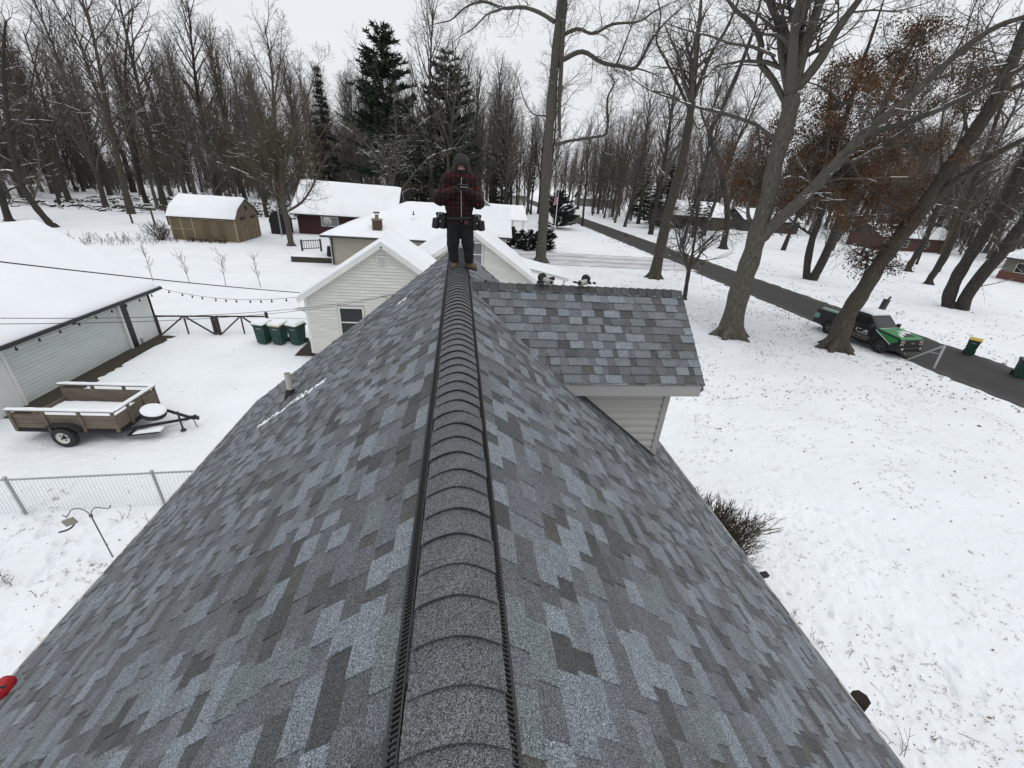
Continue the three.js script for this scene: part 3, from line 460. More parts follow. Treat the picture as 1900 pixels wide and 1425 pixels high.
// far gray house with a porch roof and dormer gable
{
  const h = thing('gray_gabled_house', 'small gray house with snowy roof and pointed gable, past the tan house', 'house');
  mesh('wall', span(0.6, 7.4, 0, 2.8, -73, -66.6), std(lin(0.3, 0.31, 0.33), { map: grunge }), h);
  mesh('roof', [...slopeDeck([0, 4.5, -70], [10.2, 4.5, -70], [10.2, 2.8, -65.4], [0, 2.8, -65.4], 0.12), quad([10.2, 4.5, -70], [0, 4.5, -70], [0, 2.8, -74], [10.2, 2.8, -74])], M.white, h);
  mesh('roof_snow', [snowSlab([0, 4.5, -70], [10.2, 4.5, -70], [10.2, 2.8, -65.35], [0, 2.8, -65.35], 0.12, 4), snowSlab([10.2, 4.5, -70], [0, 4.5, -70], [0, 2.8, -74], [10.2, 2.8, -74], 0.12, 3)], M.snowClean, h);
  const gw = mesh('gable_wall', uvm(place(prism([[1.0, 3.7], [5.5, 3.7], [3.25, 5.45]], 0.1), 0, 0, -67.1)), std(lin(0.36, 0.39, 0.44), { map: grunge }), h);
  lapWall(gw, 'z', -66.98, 3.7, 5.4, 0.2, (y) => 3.25 - (5.45 - y) * 1.27, (y) => 3.25 + (5.45 - y) * 1.27, std(lin(0.36, 0.39, 0.44), { map: grunge }));
  windowUnit(gw, 'z', -66.95, 3.05, 3.5, 4.1, 4.7, M.white);
  mesh('gable_snow', [snowSlab([3.25, 5.5, -72], [3.25, 5.5, -66.7], [5.75, 3.75, -66.7], [5.75, 3.75, -72], 0.1, 1), snowSlab([3.25, 5.5, -66.7], [3.25, 5.5, -72], [0.75, 3.75, -72], [0.75, 3.75, -66.7], 0.1, 2)], M.snowClean, h);
  for (const x of [8.1, 9.7]) mesh('porch_post', span(x - 0.1, x + 0.1, 0, 2.75, -66.2, -66), M.white, h);
  rebase(h, 4.5, 0, -69);
}
// white garage on the left
{
  const h = thing('white_garage', 'white garage with wide door and smooth snow covered roof, at left', 'garage');
  const X = -14.9, z0 = -21.85, z1 = -11.6, xr = -18.6, yr = 5.14, ye = 2.43, xe = -14.47;
  const stucco = std(lin(0.70, 0.72, 0.72), { map: grunge, bumpMap: snowBump, bumpScale: 0.006, roughness: 0.85 });
  mesh('wall', [span(X - 0.15, X, 0, ye + 0.1, z0, -20.22), span(X - 0.15, X, 0, ye + 0.1, -14.42, z1), span(X - 0.15, X, 2.27, ye + 0.1, -20.22, -14.42)], stucco, h);
  for (const z of [z0, z1]) mesh('gable_wall', uvm(place(prism([[X, 0], [X, ye], [xr, yr - 0.12], [2 * xr - X, ye], [2 * xr - X, 0]].reverse(), 0.15), 0, 0, z === z0 ? z0 - 0.003 : z1 - 0.147)), stucco, h);
  mesh('back_wall', span(2 * xr - X, 2 * xr - X + 0.15, 0, ye, z0, z1), stucco, h);
  mesh('roof', [...slopeDeck([xr, yr, z0 - 0.25], [xr, yr, z1 + 0.3], [xe, ye, z1 + 0.3], [xe, ye, z0 - 0.25], 0.1), ...slopeDeck([xr, yr, z1 + 0.3], [xr, yr, z0 - 0.25], [2 * xr - xe, ye, z0 - 0.25], [2 * xr - xe, ye, z1 + 0.3], 0.1)], M.darkPaint, h);
  mesh('roof_snow', [snowSlab([xr, yr, z0 - 0.28], [xr, yr, z1 + 0.3], [xe + 0.03, ye, z1 + 0.3], [xe + 0.03, ye, z0 - 0.28], 0.13, 12, 40, 20), snowSlab([xr, yr, z1 + 0.3], [xr, yr, z0 - 0.28], [2 * xr - xe, ye, z0 - 0.28], [2 * xr - xe, ye, z1 + 0.3], 0.13, 13)], M.snowClean, h);
  mesh('gutter', [span(xe - 0.02, xe + 0.09, ye - 0.13, ye - 0.008, z0 - 0.27, z1 + 0.3)], M.black, h);
  mesh('soffit', span(X, xe - 0.02, ye - 0.13, ye - 0.10, z0 - 0.2, z1 + 0.2), M.white, h);
  const dw = std(lin(0.57, 0.605, 0.605), { map: grunge, roughness: 0.5 });
  const door = mesh('garage_door', span(X - 0.16, X - 0.10, 0.05, 2.27, -19.75, -14.5), dw, h);
  const r = rng(3); for (let i = 0; i < 16; i++) { const y = 0.07 + i * 0.1365, seam = i % 4 === 0; mesh('door_plank', box(0.018, 0.1365 - (seam ? 0.016 : 0.007), 5.23, X - 0.092 + r() * 0.002, y + 0.068, -17.125, 0, 0, 0.03, r() * 5, r() * 5), dw, door); }
  for (const z of [-19.805, -14.46]) mesh('door_jamb', span(X - 0.12, X + 0.03, 0, 2.3, z - 0.05, z + 0.05), M.white, h);
  mesh('dark_post', [span(X - 0.10, X + 0.02, 0, 2.36, -20.22, -19.86)], M.black, h);
  mesh('door_light', [box(0.1, 0.1, 0.14, X + 0.12, 2.22, -17.3), cyl(0.05, 0.07, 0.1, 8, X + 0.14, 2.14, -17.3)], M.darkMetal, h);
  mesh('meter_box', [span(X, X + 0.07, 0.12, 0.34, -20.48, -20.38)], M.galv, h);
  rebase(h, -18.6, 0, -17);
  // bare strip of soil under the drip line
  const pts = [], rr = rng(9); const g = new THREE.PlaneGeometry(1.0, 8, 8, 60); g.rotateX(-Math.PI / 2); const p = g.attributes.position; for (let i = 0; i < p.count; i++) { const z = p.getZ(i); let x = p.getX(i); x = x > 0.3 ? x * (0.6 + 0.3 * Math.sin(z * 1.1) + fbm(z * 2, 3) * 1.1) : x; p.setXYZ(i, x, 0.075 + fbm(x * 4, z * 4) * 0.05 - Math.max(0, x) * 0.09, z); } g.computeVertexNormals(); place(g, -14.5, 0, -17.6);
  const s = mesh('bare_soil', uvm(g), M.soil); s.userData.kind = 'structure';
}
// wooden gambrel shed
{
  const h = thing('garden_shed', 'brown wooden barn shaped shed with snowy gambrel roof in the back yard', 'shed');
  const x0 = -30.1, x1 = -23.65, zf = -50.4, zb = -56.2, zm = -53.3, ye = 2.4, yb = 3.3, yp = 4.25, zbk = 0.75;
  const panel = std(lin(0.25, 0.20, 0.145), { map: woodTex, roughness: 0.95 });
  mesh('wall', span(x0, x1 - 0.05, 0.1, ye, zf - 0.1, zf), panel, h); mesh('wall', span(x0, x1 - 0.05, 0.1, ye, zb, zb + 0.1), panel, h);
  const gab = [[-zf, 0.1], [-zf, ye], [-zf + zbk, yb], [-zm, yp], [-zb - zbk, yb], [-zb, ye], [-zb, 0.1]];
  for (const x of [x0 - 0.02, x1 - 0.1]) mesh('gable_wall', uvm(place(prism(gab, 0.1), x, 0, 0, 0, Math.PI / 2, 0)), panel, h);
  const S = (a, b) => { const A = [x0 - 0.15, a[1], a[0]], B = [x1 + 0.15, a[1], a[0]], C = [x1 + 0.15, b[1], b[0]], D = [x0 - 0.15, b[1], b[0]]; return a[0] > b[0] ? [B, A, D, C] : [A, B, C, D]; };
  for (const [a, b, sd, t] of [[[zm, yp + 0.05], [zf - zbk, yb + 0.05], 3, 0.13], [[zf - zbk, yb + 0.05], [zf + 0.2, ye + 0.02], 6, 0.06], [[zm, yp + 0.05], [zb + zbk, yb + 0.05], 4, 0.12], [[zb + zbk, yb + 0.05], [zb - 0.2, ye + 0.02], 8, 0.05]]) { const q = S(a, b); mesh('roof', slopeDeck(...q, 0.06), M.woodDark, h); mesh('roof_snow', snowSlab(...q, t, sd, 30, 8), t < 0.1 ? M.snow : M.snowClean, h); }
  mesh('corner_post', [span(x1 - 0.12, x1 + 0.02, 0.1, ye, zf - 0.02, zf + 0.03), span(x0 - 0.03, x0 + 0.14, 0.1, ye, zf - 0.02, zf + 0.03)], M.woodPale, h);
  for (const x of [-29.0, -27.9]) mesh('batten', span(x - 0.06, x + 0.06, 0.1, ye - 0.05, zf, zf + 0.03), M.woodPale, h);
  mesh('batten', span(-30, -27.9, 1.15, 1.24, zf + 0.031, zf + 0.05), M.woodPale, h); mesh('base_board', span(x0, x1, 0.05, 0.16, zf + 0.001, zf + 0.035), M.woodPale, h);
  for (const xc of [-26.6, -25.2]) { const bars = [span(xc - 0.42, xc + 0.42, 0.25, 0.32, zf, zf + 0.03), span(xc - 0.42, xc + 0.42, 2.2, 2.27, zf, zf + 0.03)]; for (const s of [1, -1]) for (let k = -9; k <= 14; k++) { const c = k * 0.16, clip = (y) => xc - 0.4 + (s > 0 ? y - 0.3 - c : c + 0.8 - y + 0.3); let ya = 0.3, yb2 = 2.2; const pts = []; for (let y = 0.3; y <= 2.2; y += 0.05) { const x = clip(y); if (x >= xc - 0.4 && x <= xc + 0.4) pts.push([x, y]); } if (pts.length > 2) bars.push(bar([...pts[0], zf + 0.02 + (s > 0 ? 0.008 : 0)], [...pts[pts.length - 1], zf + 0.02 + (s > 0 ? 0.008 : 0)], 0.045, 0.008)); }
    mesh('lattice_panel', bars, M.woodPale, h); }
  for (const zc of [-52.2, -54.7]) { // arched doors with cross braces
    const f = x1 + 0.02, g = [], A = []; for (let k = 0; k <= 10; k++) { const t = (Math.PI * k) / 10; A.push([f, 1.75 + Math.sin(t) * 0.42, zc + Math.cos(t) * 0.62]); } g.push(tube(A, 0.045, 4, 20)); for (const s of [-1, 1]) g.push(bar([f, 0.15, zc + s * 0.62], [f, 1.75, zc + s * 0.62], 0.08), bar([f + 0.01, 0.2, zc - s * 0.6], [f + 0.01, 1.05, zc + s * 0.6], 0.07)); g.push(bar([f, 1.08, zc - 0.62], [f, 1.08, zc + 0.62], 0.07), bar([f, 0.18, zc - 0.62], [f, 0.18, zc + 0.62], 0.07), bar([f + 0.012, 1.1, zc], [f + 0.012, 2.1, zc], 0.06), bar([f + 0.012, 1.5, zc - 0.5], [f + 0.012, 2.0, zc - 0.1], 0.05), bar([f + 0.012, 1.5, zc + 0.5], [f + 0.012, 2.0, zc + 0.1], 0.05));
    mesh('door_frame', g, M.woodPale, h); mesh('swag', tube([[f + 0.05, 2.42, zc - 0.55], [f + 0.08, 2.34, zc], [f + 0.05, 2.42, zc + 0.55]], 0.09, 6), M.needleDark, h); }
  mesh('gable_ornament', place(new THREE.TorusGeometry(0.17, 0.05, 6, 14), x1 + 0.04, 3.35, -53.4, 0, Math.PI / 2, 0), M.blackMatte, h);
  rebase(h, -26.9, 0, -53.3);
}
// houses across the road
{
  const far = (name, label, x0, x1, z0, z1, ye, yr, mat, along, brick) => { const h = thing(name, label, 'house'), w = mesh('wall', span(x0, x1, 0, ye, z0, z1), mat, h);
    if (brick) mesh('brick_base', span(x0 - 0.06, x1 + 0.06, 0, 1.1, z0 - 0.06, z1 + 0.06), brick, h);
    const o = 0.6; if (along === 'x') { const m = (z0 + z1) / 2; mesh('roof', [...slopeDeck([x0 - o, yr, m], [x1 + o, yr, m], [x1 + o, ye, z1 + o], [x0 - o, ye, z1 + o], 0.15), ...slopeDeck([x1 + o, yr, m], [x0 - o, yr, m], [x0 - o, ye, z0 - o], [x1 + o, ye, z0 - o], 0.15), uvm(place(prism([[-z1, ye], [-z0, ye], [-m, yr - 0.2]], 0.1), x0 - 0.02, 0, 0, 0, Math.PI / 2, 0))], M.darkPaint, h); mesh('roof_snow', [snowSlab([x0 - o, yr, m], [x1 + o, yr, m], [x1 + o, ye, z1 + o], [x0 - o, ye, z1 + o], 0.14, 3), snowSlab([x1 + o, yr, m], [x0 - o, yr, m], [x0 - o, ye, z0 - o], [x1 + o, ye, z0 - o], 0.14, 4)], M.snowClean, h); }
    else { const m = (x0 + x1) / 2; mesh('roof', [...slopeDeck([m, yr, z1 + o], [m, yr, z0 - o], [x0 - o, ye, z0 - o], [x0 - o, ye, z1 + o], 0.15), ...slopeDeck([m, yr, z0 - o], [m, yr, z1 + o], [x1 + o, ye, z1 + o], [x1 + o, ye, z0 - o], 0.15), uvm(place(prism([[x0, ye], [x1, ye], [m, yr - 0.2]], 0.1), 0, 0, z1 - 0.08))], M.darkPaint, h); mesh('roof_snow', [snowSlab([m, yr, z1 + o], [m, yr, z0 - o], [x0 - o, ye, z0 - o], [x0 - o, ye, z1 + o], 0.14, 5), snowSlab([m, yr, z0 - o], [m, yr, z1 + o], [x1 + o, ye, z1 + o], [x1 + o, ye, z0 - o], 0.14, 6)], M.snowClean, h); }
    return h; };
  const h1 = far('brick_ranch_house', 'low brick house with snowy roof, behind the forked trunk at the right edge', 78.5, 88, -53, -36, 3.0, 4.9, std(lin(0.2, 0.18, 0.15), { map: grunge }), 'z', std(lin(0.17, 0.075, 0.05), { map: grunge }));
  for (const z of [-50.5, -45, -40]) windowUnit(h1, 'x', 78.42 - 0.02, z - 0.8, z + 0.8, 1.25, 2.4, M.white); h1.children.filter((c) => c.name === 'window').forEach((c) => { c.position.x = -0.06; });
  rebase(h1, 83, 0, -45);
  const h2 = far('olive_cottage', 'low olive brown house with snowy roof, seen through trunks beyond the road', 50, 66, -113, -103, 3.1, 6.2, std(lin(0.09, 0.08, 0.05), { map: grunge }), 'x');
  for (const x of [51.5, 54, 58, 62]) windowUnit(h2, 'z', -102.98, x - 0.6, x + 0.6, 1.0, 2.4, M.woodPale); rebase(h2, 58, 0, -108);
  const h3 = far('snowy_bungalow', 'low dark bungalow with white roof, right of the olive cottage', 74, 90, -118, -108, 2.9, 5.4, std(lin(0.07, 0.068, 0.065), { map: grunge }), 'x'); rebase(h3, 82, 0, -113);
  const h4 = far('red_brick_bungalow', 'reddish brick bungalow half hidden behind the leaning oak', 88, 106, -90, -82, 2.7, 4.9, std(lin(0.10, 0.05, 0.04), { map: grunge }), 'x');
  for (const x of [90, 94, 99]) windowUnit(h4, 'z', -81.98, x - 0.9, x + 0.9, 0.9, 2.1, M.white); rebase(h4, 97, 0, -86);
  const h5 = far('distant_gray_house', 'distant low gray house with white roof where the road vanishes', 50, 64, -192, -182, 3, 5.6, std(lin(0.2, 0.2, 0.2), { map: grunge }), 'x'); rebase(h5, 57, 0, -187);
  const h6 = far('pale_distant_house', 'pale house with snowy roof far down the left of the road', 12, 24, -170, -160, 3, 5.6, std(lin(0.4, 0.4, 0.39), { map: grunge }), 'x'); rebase(h6, 18, 0, -165);
}
rebase(house, 0, 0, -3.3);
// ------------------------------------------------------------------ things in the yards
// utility trailer
{
  const t = thing('utility_trailer', 'single axle utility trailer with weathered plank sides and snow filled bed', 'trailer', [-11.72, 0.02, -13.05], -0.044);
  const L = 1.47, W = 0.87, r = rng(4), metal = M.blackMatte;
  mesh('frame', [span(-L, L, 0.40, 0.48, W - 0.06, W), span(-L, L, 0.40, 0.48, -W, -W + 0.06), span(-L, -L + 0.06, 0.40, 0.48, -W + 0.06, W - 0.06), span(L - 0.06, L, 0.40, 0.48, -W + 0.06, W - 0.06), span(-L, L, 0.49, 0.53, -W + 0.01, W - 0.01)], metal, t);
  for (const s of [1, -1]) {
    for (let k = 0; k < 3; k++) mesh('plank', box(2 * L - 0.02, 0.145, 0.035, 0, 0.62 + k * 0.152, s * (W - 0.02), 0, 0, (r() - 0.5) * 0.006, r() * 4, r() * 3), M.woodGrey, t);
    for (const x of [-L + 0.05, -0.5, 0.48, L - 0.05]) mesh('stake', box(0.09, 0.70, 0.04, x, 0.80, s * (W + 0.018), 0, 0, 0, x), M.woodGrey, t);
    const rail = mesh('top_rail', box(2 * L + 0.06, 0.04, 0.10, 0, 1.155, s * (W - 0.01)), M.woodGrey, t); mesh('rail_snow', place(pillow(2 * L + 0.06, 0.12, 0.07, 3 + s, 40, 3), 0, 1.208, s * (W - 0.01)), M.snowClean, rail);
  }
  for (let k = 0; k < 3; k++) mesh('plank', box(0.035, 0.145, 2 * W - 0.1, L - 0.03, 0.62 + k * 0.152, 0, 0, 0, 0, 2 + k), M.woodGrey, t);
  for (const z of [-0.3, 0.35]) mesh('stake', box(0.04, 0.66, 0.09, L + 0.012, 0.80, z), M.woodGrey, t);
  const fr = mesh('top_rail', box(0.10, 0.04, 2 * W - 0.12, L - 0.01, 1.155, 0), M.woodGrey, t); mesh('rail_snow', place(pillow(0.12, 2 * W - 0.1, 0.07, 8, 3, 24), L - 0.01, 1.208, 0), M.snowClean, fr);
  mesh('tailgate_board', box(0.03, 0.15, 2 * W - 0.12, -L + 0.03, 0.62, 0), M.woodGrey, t);
  mesh('bed_snow', place(pillow(2 * L - 0.1, 2 * W - 0.12, 0.12, 6, 20, 12), 0, 0.585, 0), M.snowClean, t);
  for (const s of [1, -1]) {
    const w = new THREE.Group(); w.name = 'wheel'; w.position.set(-0.05, 0.33, s * (W + 0.14)); t.add(w);
    const tread = new THREE.LatheGeometry([[0.19, -0.09], [0.30, -0.095], [0.33, -0.07], [0.335, 0], [0.33, 0.07], [0.30, 0.095], [0.19, 0.09]].map((p) => new THREE.Vector2(...p)), 28); mesh('tyre', place(uvm(tread), 0, 0, 0, Math.PI / 2), M.rubber, w);
    const rimM = std(lin(0.62, 0.62, 0.6), { roughness: 0.4 }); mesh('rim', [place(uvm(new THREE.LatheGeometry([[0.05, 0.03], [0.12, 0.04], [0.17, 0.03], [0.19, 0.08], [0.2, 0.085]].map((p) => new THREE.Vector2(...p)), 24)), 0, 0, 0, s * Math.PI / 2)], std(lin(0.62, 0.62, 0.6), { roughness: 0.4, side: THREE.DoubleSide }), w);
    mesh('hub', [cyl(0.05, 0.055, 0.05, 12, 0, 0, s * 0.045, Math.PI / 2), ...[0, 1, 2, 3, 4].map((k) => cyl(0.022, 0.022, 0.02, 8, Math.cos(k * 1.257) * 0.1, Math.sin(k * 1.257) * 0.1, s * 0.046, Math.PI / 2))], M.blackMatte, w);
    mesh('fender', [box(0.55, 0.02, 0.22, -0.05, 0.74, s * (W + 0.13)), box(0.3, 0.02, 0.22, 0.35, 0.66, s * (W + 0.13), 0, 0, -0.6), box(0.3, 0.02, 0.22, -0.45, 0.66, s * (W + 0.13), 0, 0, 0.6)], metal, t);
  }
  mesh('axle', bar([-0.05, 0.33, -W], [-0.05, 0.33, W], 0.05), metal, t);
  mesh('tongue', [bar([L - 0.1, 0.42, 0.75], [2.95, 0.46, 0.03], 0.07), bar([L - 0.1, 0.42, -0.75], [2.95, 0.46, -0.03], 0.07), box(0.3, 0.09, 0.1, 3.05, 0.48, 0)], metal, t);
  mesh('coupler', [cyl(0.05, 0.04, 0.12, 10, 3.2, 0.47, 0, 0, 0, 0), box(0.16, 0.04, 0.05, 3.1, 0.55, 0, 0, 0, 0.4), bar([3.05, 0.4, 0], [3.1, 0.1, 0], 0.02)], M.darkMetal, t);
  mesh('jack', [cyl(0.03, 0.03, 0.7, 10, 2.7, 0.40, 0.1), cyl(0.06, 0.09, 0.05, 10, 2.7, 0.06, 0.1), bar([2.7, 0.75, 0.1], [2.7, 0.75, 0.28], 0.02)], M.darkMetal, t);
  const chain = []; for (let k = 0; k <= 12; k++) chain.push([1.6 + k * 0.11, 0.42 - Math.sin((k / 12) * Math.PI) * 0.17, 0.55 - k * 0.04]); mesh('safety_chain', tube(chain, 0.012, 5, 40), M.galv, t);
  const sp = new THREE.Group(); sp.name = 'spare_wheel'; sp.position.set(1.98, 0.72, 0.12); sp.rotation.set(0.1, 0, -0.32); t.add(sp);
  mesh('tyre', uvm(new THREE.LatheGeometry([[0.19, -0.09], [0.30, -0.1], [0.345, -0.06], [0.35, 0], [0.345, 0.06], [0.30, 0.1], [0.19, 0.09]].map((p) => new THREE.Vector2(...p)), 28)), M.rubber, sp); mesh('snow_cap', place(uvm(new THREE.SphereGeometry(0.34, 20, 8, 0, 6.3, 0, 1.5)).scale(1, 0.24, 1), 0, 0.09, 0), M.snowClean, sp);
  mesh('ramp', [box(0.9, 0.05, 0.32, 1.9, 0.26, 0.55, 0, 0.1, 0.1)], M.blackMatte, t);
  mesh('snow_on_ramp', place(pillow(0.8, 0.28, 0.07, 2), 2.0, 0.33, 0.55, 0, 0.1, 0.1), M.snowClean, t);
}
// wheelie bins
function wheelieBin(label, pos, turn, lidMat, snow, group, body = M.binGreen) {
  const t = thing('wheelie_bin', label, 'bin', pos, turn, group);
  const g = new THREE.BoxGeometry(0.58, 0.92, 0.62, 1, 1, 1), p = g.attributes.position; for (let i = 0; i < p.count; i++) { const k = p.getY(i) < 0 ? 0.8 : 1; p.setX(i, p.getX(i) * k); p.setZ(i, p.getZ(i) * (k + (k < 1 ? 0.04 : 0))); } g.computeVertexNormals();
  mesh('body', [place(uvm(g), 0, 0.50, 0), box(0.62, 0.05, 0.66, 0, 0.955, 0), box(0.3, 0.28, 0.015, 0, 0.33, 0.285, 0.06)], body, t);
  mesh('grip', [box(0.24, 0.035, 0.02, 0.02, 0.82, 0.315, 0.06)], std(lin(0.35, 0.37, 0.36), { roughness: 0.6 }), t);
  mesh('lid', [rbox(0.62, 0.07, 0.72, 0.02, 0, 1.03, 0.02, 0.06), bar([-0.26, 1.0, -0.37], [0.26, 1.0, -0.37], 0.03, 0.03, 6)], lidMat, t);
  for (const s of [-1, 1]) mesh('wheel', cyl(0.13, 0.13, 0.06, 16, s * 0.26, 0.13, -0.30, 0, 0, Math.PI / 2), M.rubber, t);
  mesh('handle', [bar([-0.28, 0.95, -0.33], [-0.28, 0.98, -0.42], 0.03), bar([0.28, 0.95, -0.33], [0.28, 0.98, -0.42], 0.03), bar([-0.28, 0.98, -0.42], [0.28, 0.98, -0.42], 0.03)], body, t);
  if (snow) mesh('lid_snow', place(pillow(0.64, 0.74, 0.14, pos[0], 8, 8), 0, 1.13, 0.02, 0.05), M.snowClean, t);
  return t;
}
const lidTan = std(lin(0.5, 0.38, 0.2), { roughness: 0.6 }), lidYellow = std(lin(0.42, 0.30, 0.03), { roughness: 0.6 });
wheelieBin('green bin with snow on its lid, leftmost of three beside the cream house', [-9.62, 0.04, -21.0], -0.30, M.binGreen, true, 'bins beside the cream house');
wheelieBin('green bin with a tan lid edge under snow, middle of three beside the cream house', [-8.86, 0.04, -20.95], -0.26, lidTan, true, 'bins beside the cream house');
wheelieBin('green bin with snow on its lid, nearest the cream house wall', [-8.02, 0.04, -20.95], -0.42, M.binGreen, true, 'bins beside the cream house');
wheelieBin('dark green bin with yellow lid standing at the roadside', [33.2, 0.0, -21.6], -1.0, lidYellow, false, 'bins across the road').children.forEach((c) => { if (c.name === 'lid') c.position.y += 0.0; });
wheelieBin('dark green bin at the right edge of the picture beside the road', [32.3, 0.0, -18.2], -0.8, M.binGreen, false, 'bins across the road');

// chain link mesh: zigzag wires between y0 and y1 along a-b
function chainMesh(a, b, y0, y1, cell, wr) {
  const A = V(...a), B = V(...b), L = A.distanceTo(B), d = B.clone().sub(A).normalize(), n = V(-d.z, 0, d.x), gs = [], P = [];
  const rows = Math.round((y1 - y0) / (cell / 2)), cols = Math.ceil(L / cell);
  const seg = (p, q) => { const t = q.clone().sub(p).normalize(), u = V(0, 0, 0).crossVectors(t, n).normalize().multiplyScalar(wr), w = n.clone().multiplyScalar(wr); const c = [u.clone(), u.clone().multiplyScalar(-0.5).addScaledVector(w, 0.87), u.clone().multiplyScalar(-0.5).addScaledVector(w, -0.87)]; for (let k = 0; k < 3; k++) { const e = c[k], f = c[(k + 1) % 3]; P.push(p.clone().add(e), p.clone().add(f), q.clone().add(f), p.clone().add(e), q.clone().add(f), q.clone().add(e)); } };
  for (let c = 0; c < cols; c++) for (let r = 0; r < rows; r++) { const s = (r % 2 ? -1 : 1), x0 = (c + 0.5) * cell - s * cell * 0.27, x1 = (c + 0.5) * cell + s * cell * 0.27; if (x1 > L || x0 > L) continue; const p = A.clone().addScaledVector(d, x0), q = A.clone().addScaledVector(d, x1); p.y = y0 + ((y1 - y0) * r) / rows; q.y = y0 + ((y1 - y0) * (r + 1)) / rows; seg(p, q); }
  const g = new THREE.BufferGeometry(); g.setAttribute('position', new THREE.Float32BufferAttribute(P.flatMap((p) => [p.x, p.y, p.z]), 3)); g.setAttribute('uv', new THREE.Float32BufferAttribute(new Float32Array(P.length * 2), 2)); g.computeVertexNormals(); return g;
}
{ // front chain link fence
  const f = thing('chain_link_fence', 'galvanized chain link fence crossing the snow at lower left', 'fence');
  const z = (x) => -9.13 - (x + 10.65) * 0.052;
  for (const x of [-13.72, -10.65, -7.58, -4.51]) mesh('post', [cyl(0.035, 0.035, 1.15, 12, x, 0.55, z(x)), place(new THREE.SphereGeometry(0.042, 10, 6), x, 1.12, z(x))].map((g) => uvm(g)), M.galv, f);
  mesh('top_rail', bar([-16, 1.06, z(-16)], [-4.4, 1.06, z(-4.4)], 0.024, 0.024, 10), M.galv, f);
  const m = mesh('wire_mesh', chainMesh([-16, 0, z(-16) + 0.03], [-4.6, 0, z(-4.6) + 0.03], 0.04, 1.12, 0.085, 0.0032), M.wire, f, { stuff: true });
  rebase(f, -10, 0, -9.2);
  // far gate between garage and bins
  const g = thing('braced_gate_fence', 'dark timber framed double gate with diagonal braces, right of the garage', 'gate');
  const zg = (x) => -21.75 - (x + 14.9) * 0.085, leaf = (x0, x1) => { const xm = (x0 + x1) / 2, P_ = (x, y) => [x, y, zg(x)]; const y0 = 0.08, y1 = 1.02;
    mesh('gate_leaf_rail', bar(P_(x0, y1), P_(x1, y1), 0.05, 0.07), M.woodDark, g);
    mesh('brace', bar(P_(x0 + 0.04, y0), P_(xm - 0.08, y1 - 0.05), 0.05, 0.07), M.woodDark, g); mesh('brace', bar(P_(xm + 0.08, y1 - 0.05), P_(x1 - 0.04, y0), 0.05, 0.07), M.woodDark, g); mesh('gate_stile', bar(P_(xm, y0), P_(xm, y1 - 0.03), 0.045, 0.06), M.woodDark, g);
    mesh('wire_mesh', chainMesh([x0, 0, zg(x0) - 0.04], [x1, 0, zg(x1) - 0.04], 0.08, 1.0, 0.09, 0.003), M.wire, g, { stuff: true }); };
  leaf(-14.82, -12.42); leaf(-12.16, -9.95);
  for (const [x, y] of [[-14.88, 1.06], [-12.38, 1.04], [-12.2, 1.04], [-9.85, 1.25]]) mesh('post', span(x - 0.06, x + 0.06, 0, y, zg(x) - 0.06, zg(x) + 0.06), M.woodDark, g);
  mesh('latch', [bar([-12.34, 0.85, zg(-12.3)], [-12.22, 0.85, zg(-12.3)], 0.04), bar([-12.34, 0.1, zg(-12.3)], [-12.22, 0.1, zg(-12.3)], 0.05)], M.galv, g);
  mesh('side_wire', [bar([-9.85, 0.95, zg(-9.85)], [-6.8, 0.95, -22.2], 0.012, 0.012, 6)], M.wire, g);
  rebase(g, -12.3, 0, -22);
  const b = thing('low_plank_barrier', 'low dark plank rail between the bins and the cream house', 'fence'); for (const y of [0.35, 0.75]) mesh('plank', span(-7.7, -6.72, y - 0.06, y + 0.06, -22.05, -22), M.woodDark, b); for (const x of [-7.65, -6.8]) mesh('post', span(x - 0.05, x + 0.05, 0, 0.9, -22.12, -22.06), M.woodDark, b); rebase(b, -7.2, 0, -22);
  // rail posts in the far yard
  const u = thing('washing_line_frame', 'dark T shaped posts with rails and wires in the far left yard', 'post frame');
  for (const [x, zz] of [[-40.8, -61], [-38, -60.6], [-36.7, -61.2], [-33.6, -58.8]]) mesh('post', bar([x + 0.05, 0, zz], [x, 2.05, zz], 0.1, 0.11, 8), M.woodDark, u);
  mesh('rail', bar([-42.2, 1.98, -61.1], [-37.3, 1.9, -60.5], 0.2), M.woodDark, u); mesh('rail', bar([-37.2, 1.98, -61.4], [-31.6, 2.05, -57.3], 0.2), M.woodDark, u);
  mesh('line_wire', [tube([[-62, 1.9, -60], [-50, 1.6, -60.5], [-42, 1.95, -61]], 0.022, 5, 20), tube([[-62, 2.5, -64], [-48, 2.0, -64], [-36.8, 1.98, -61.3], [-30, 3.3, -60]], 0.022, 5, 24)], M.cable, u);
  rebase(u, -37, 0, -60);
}
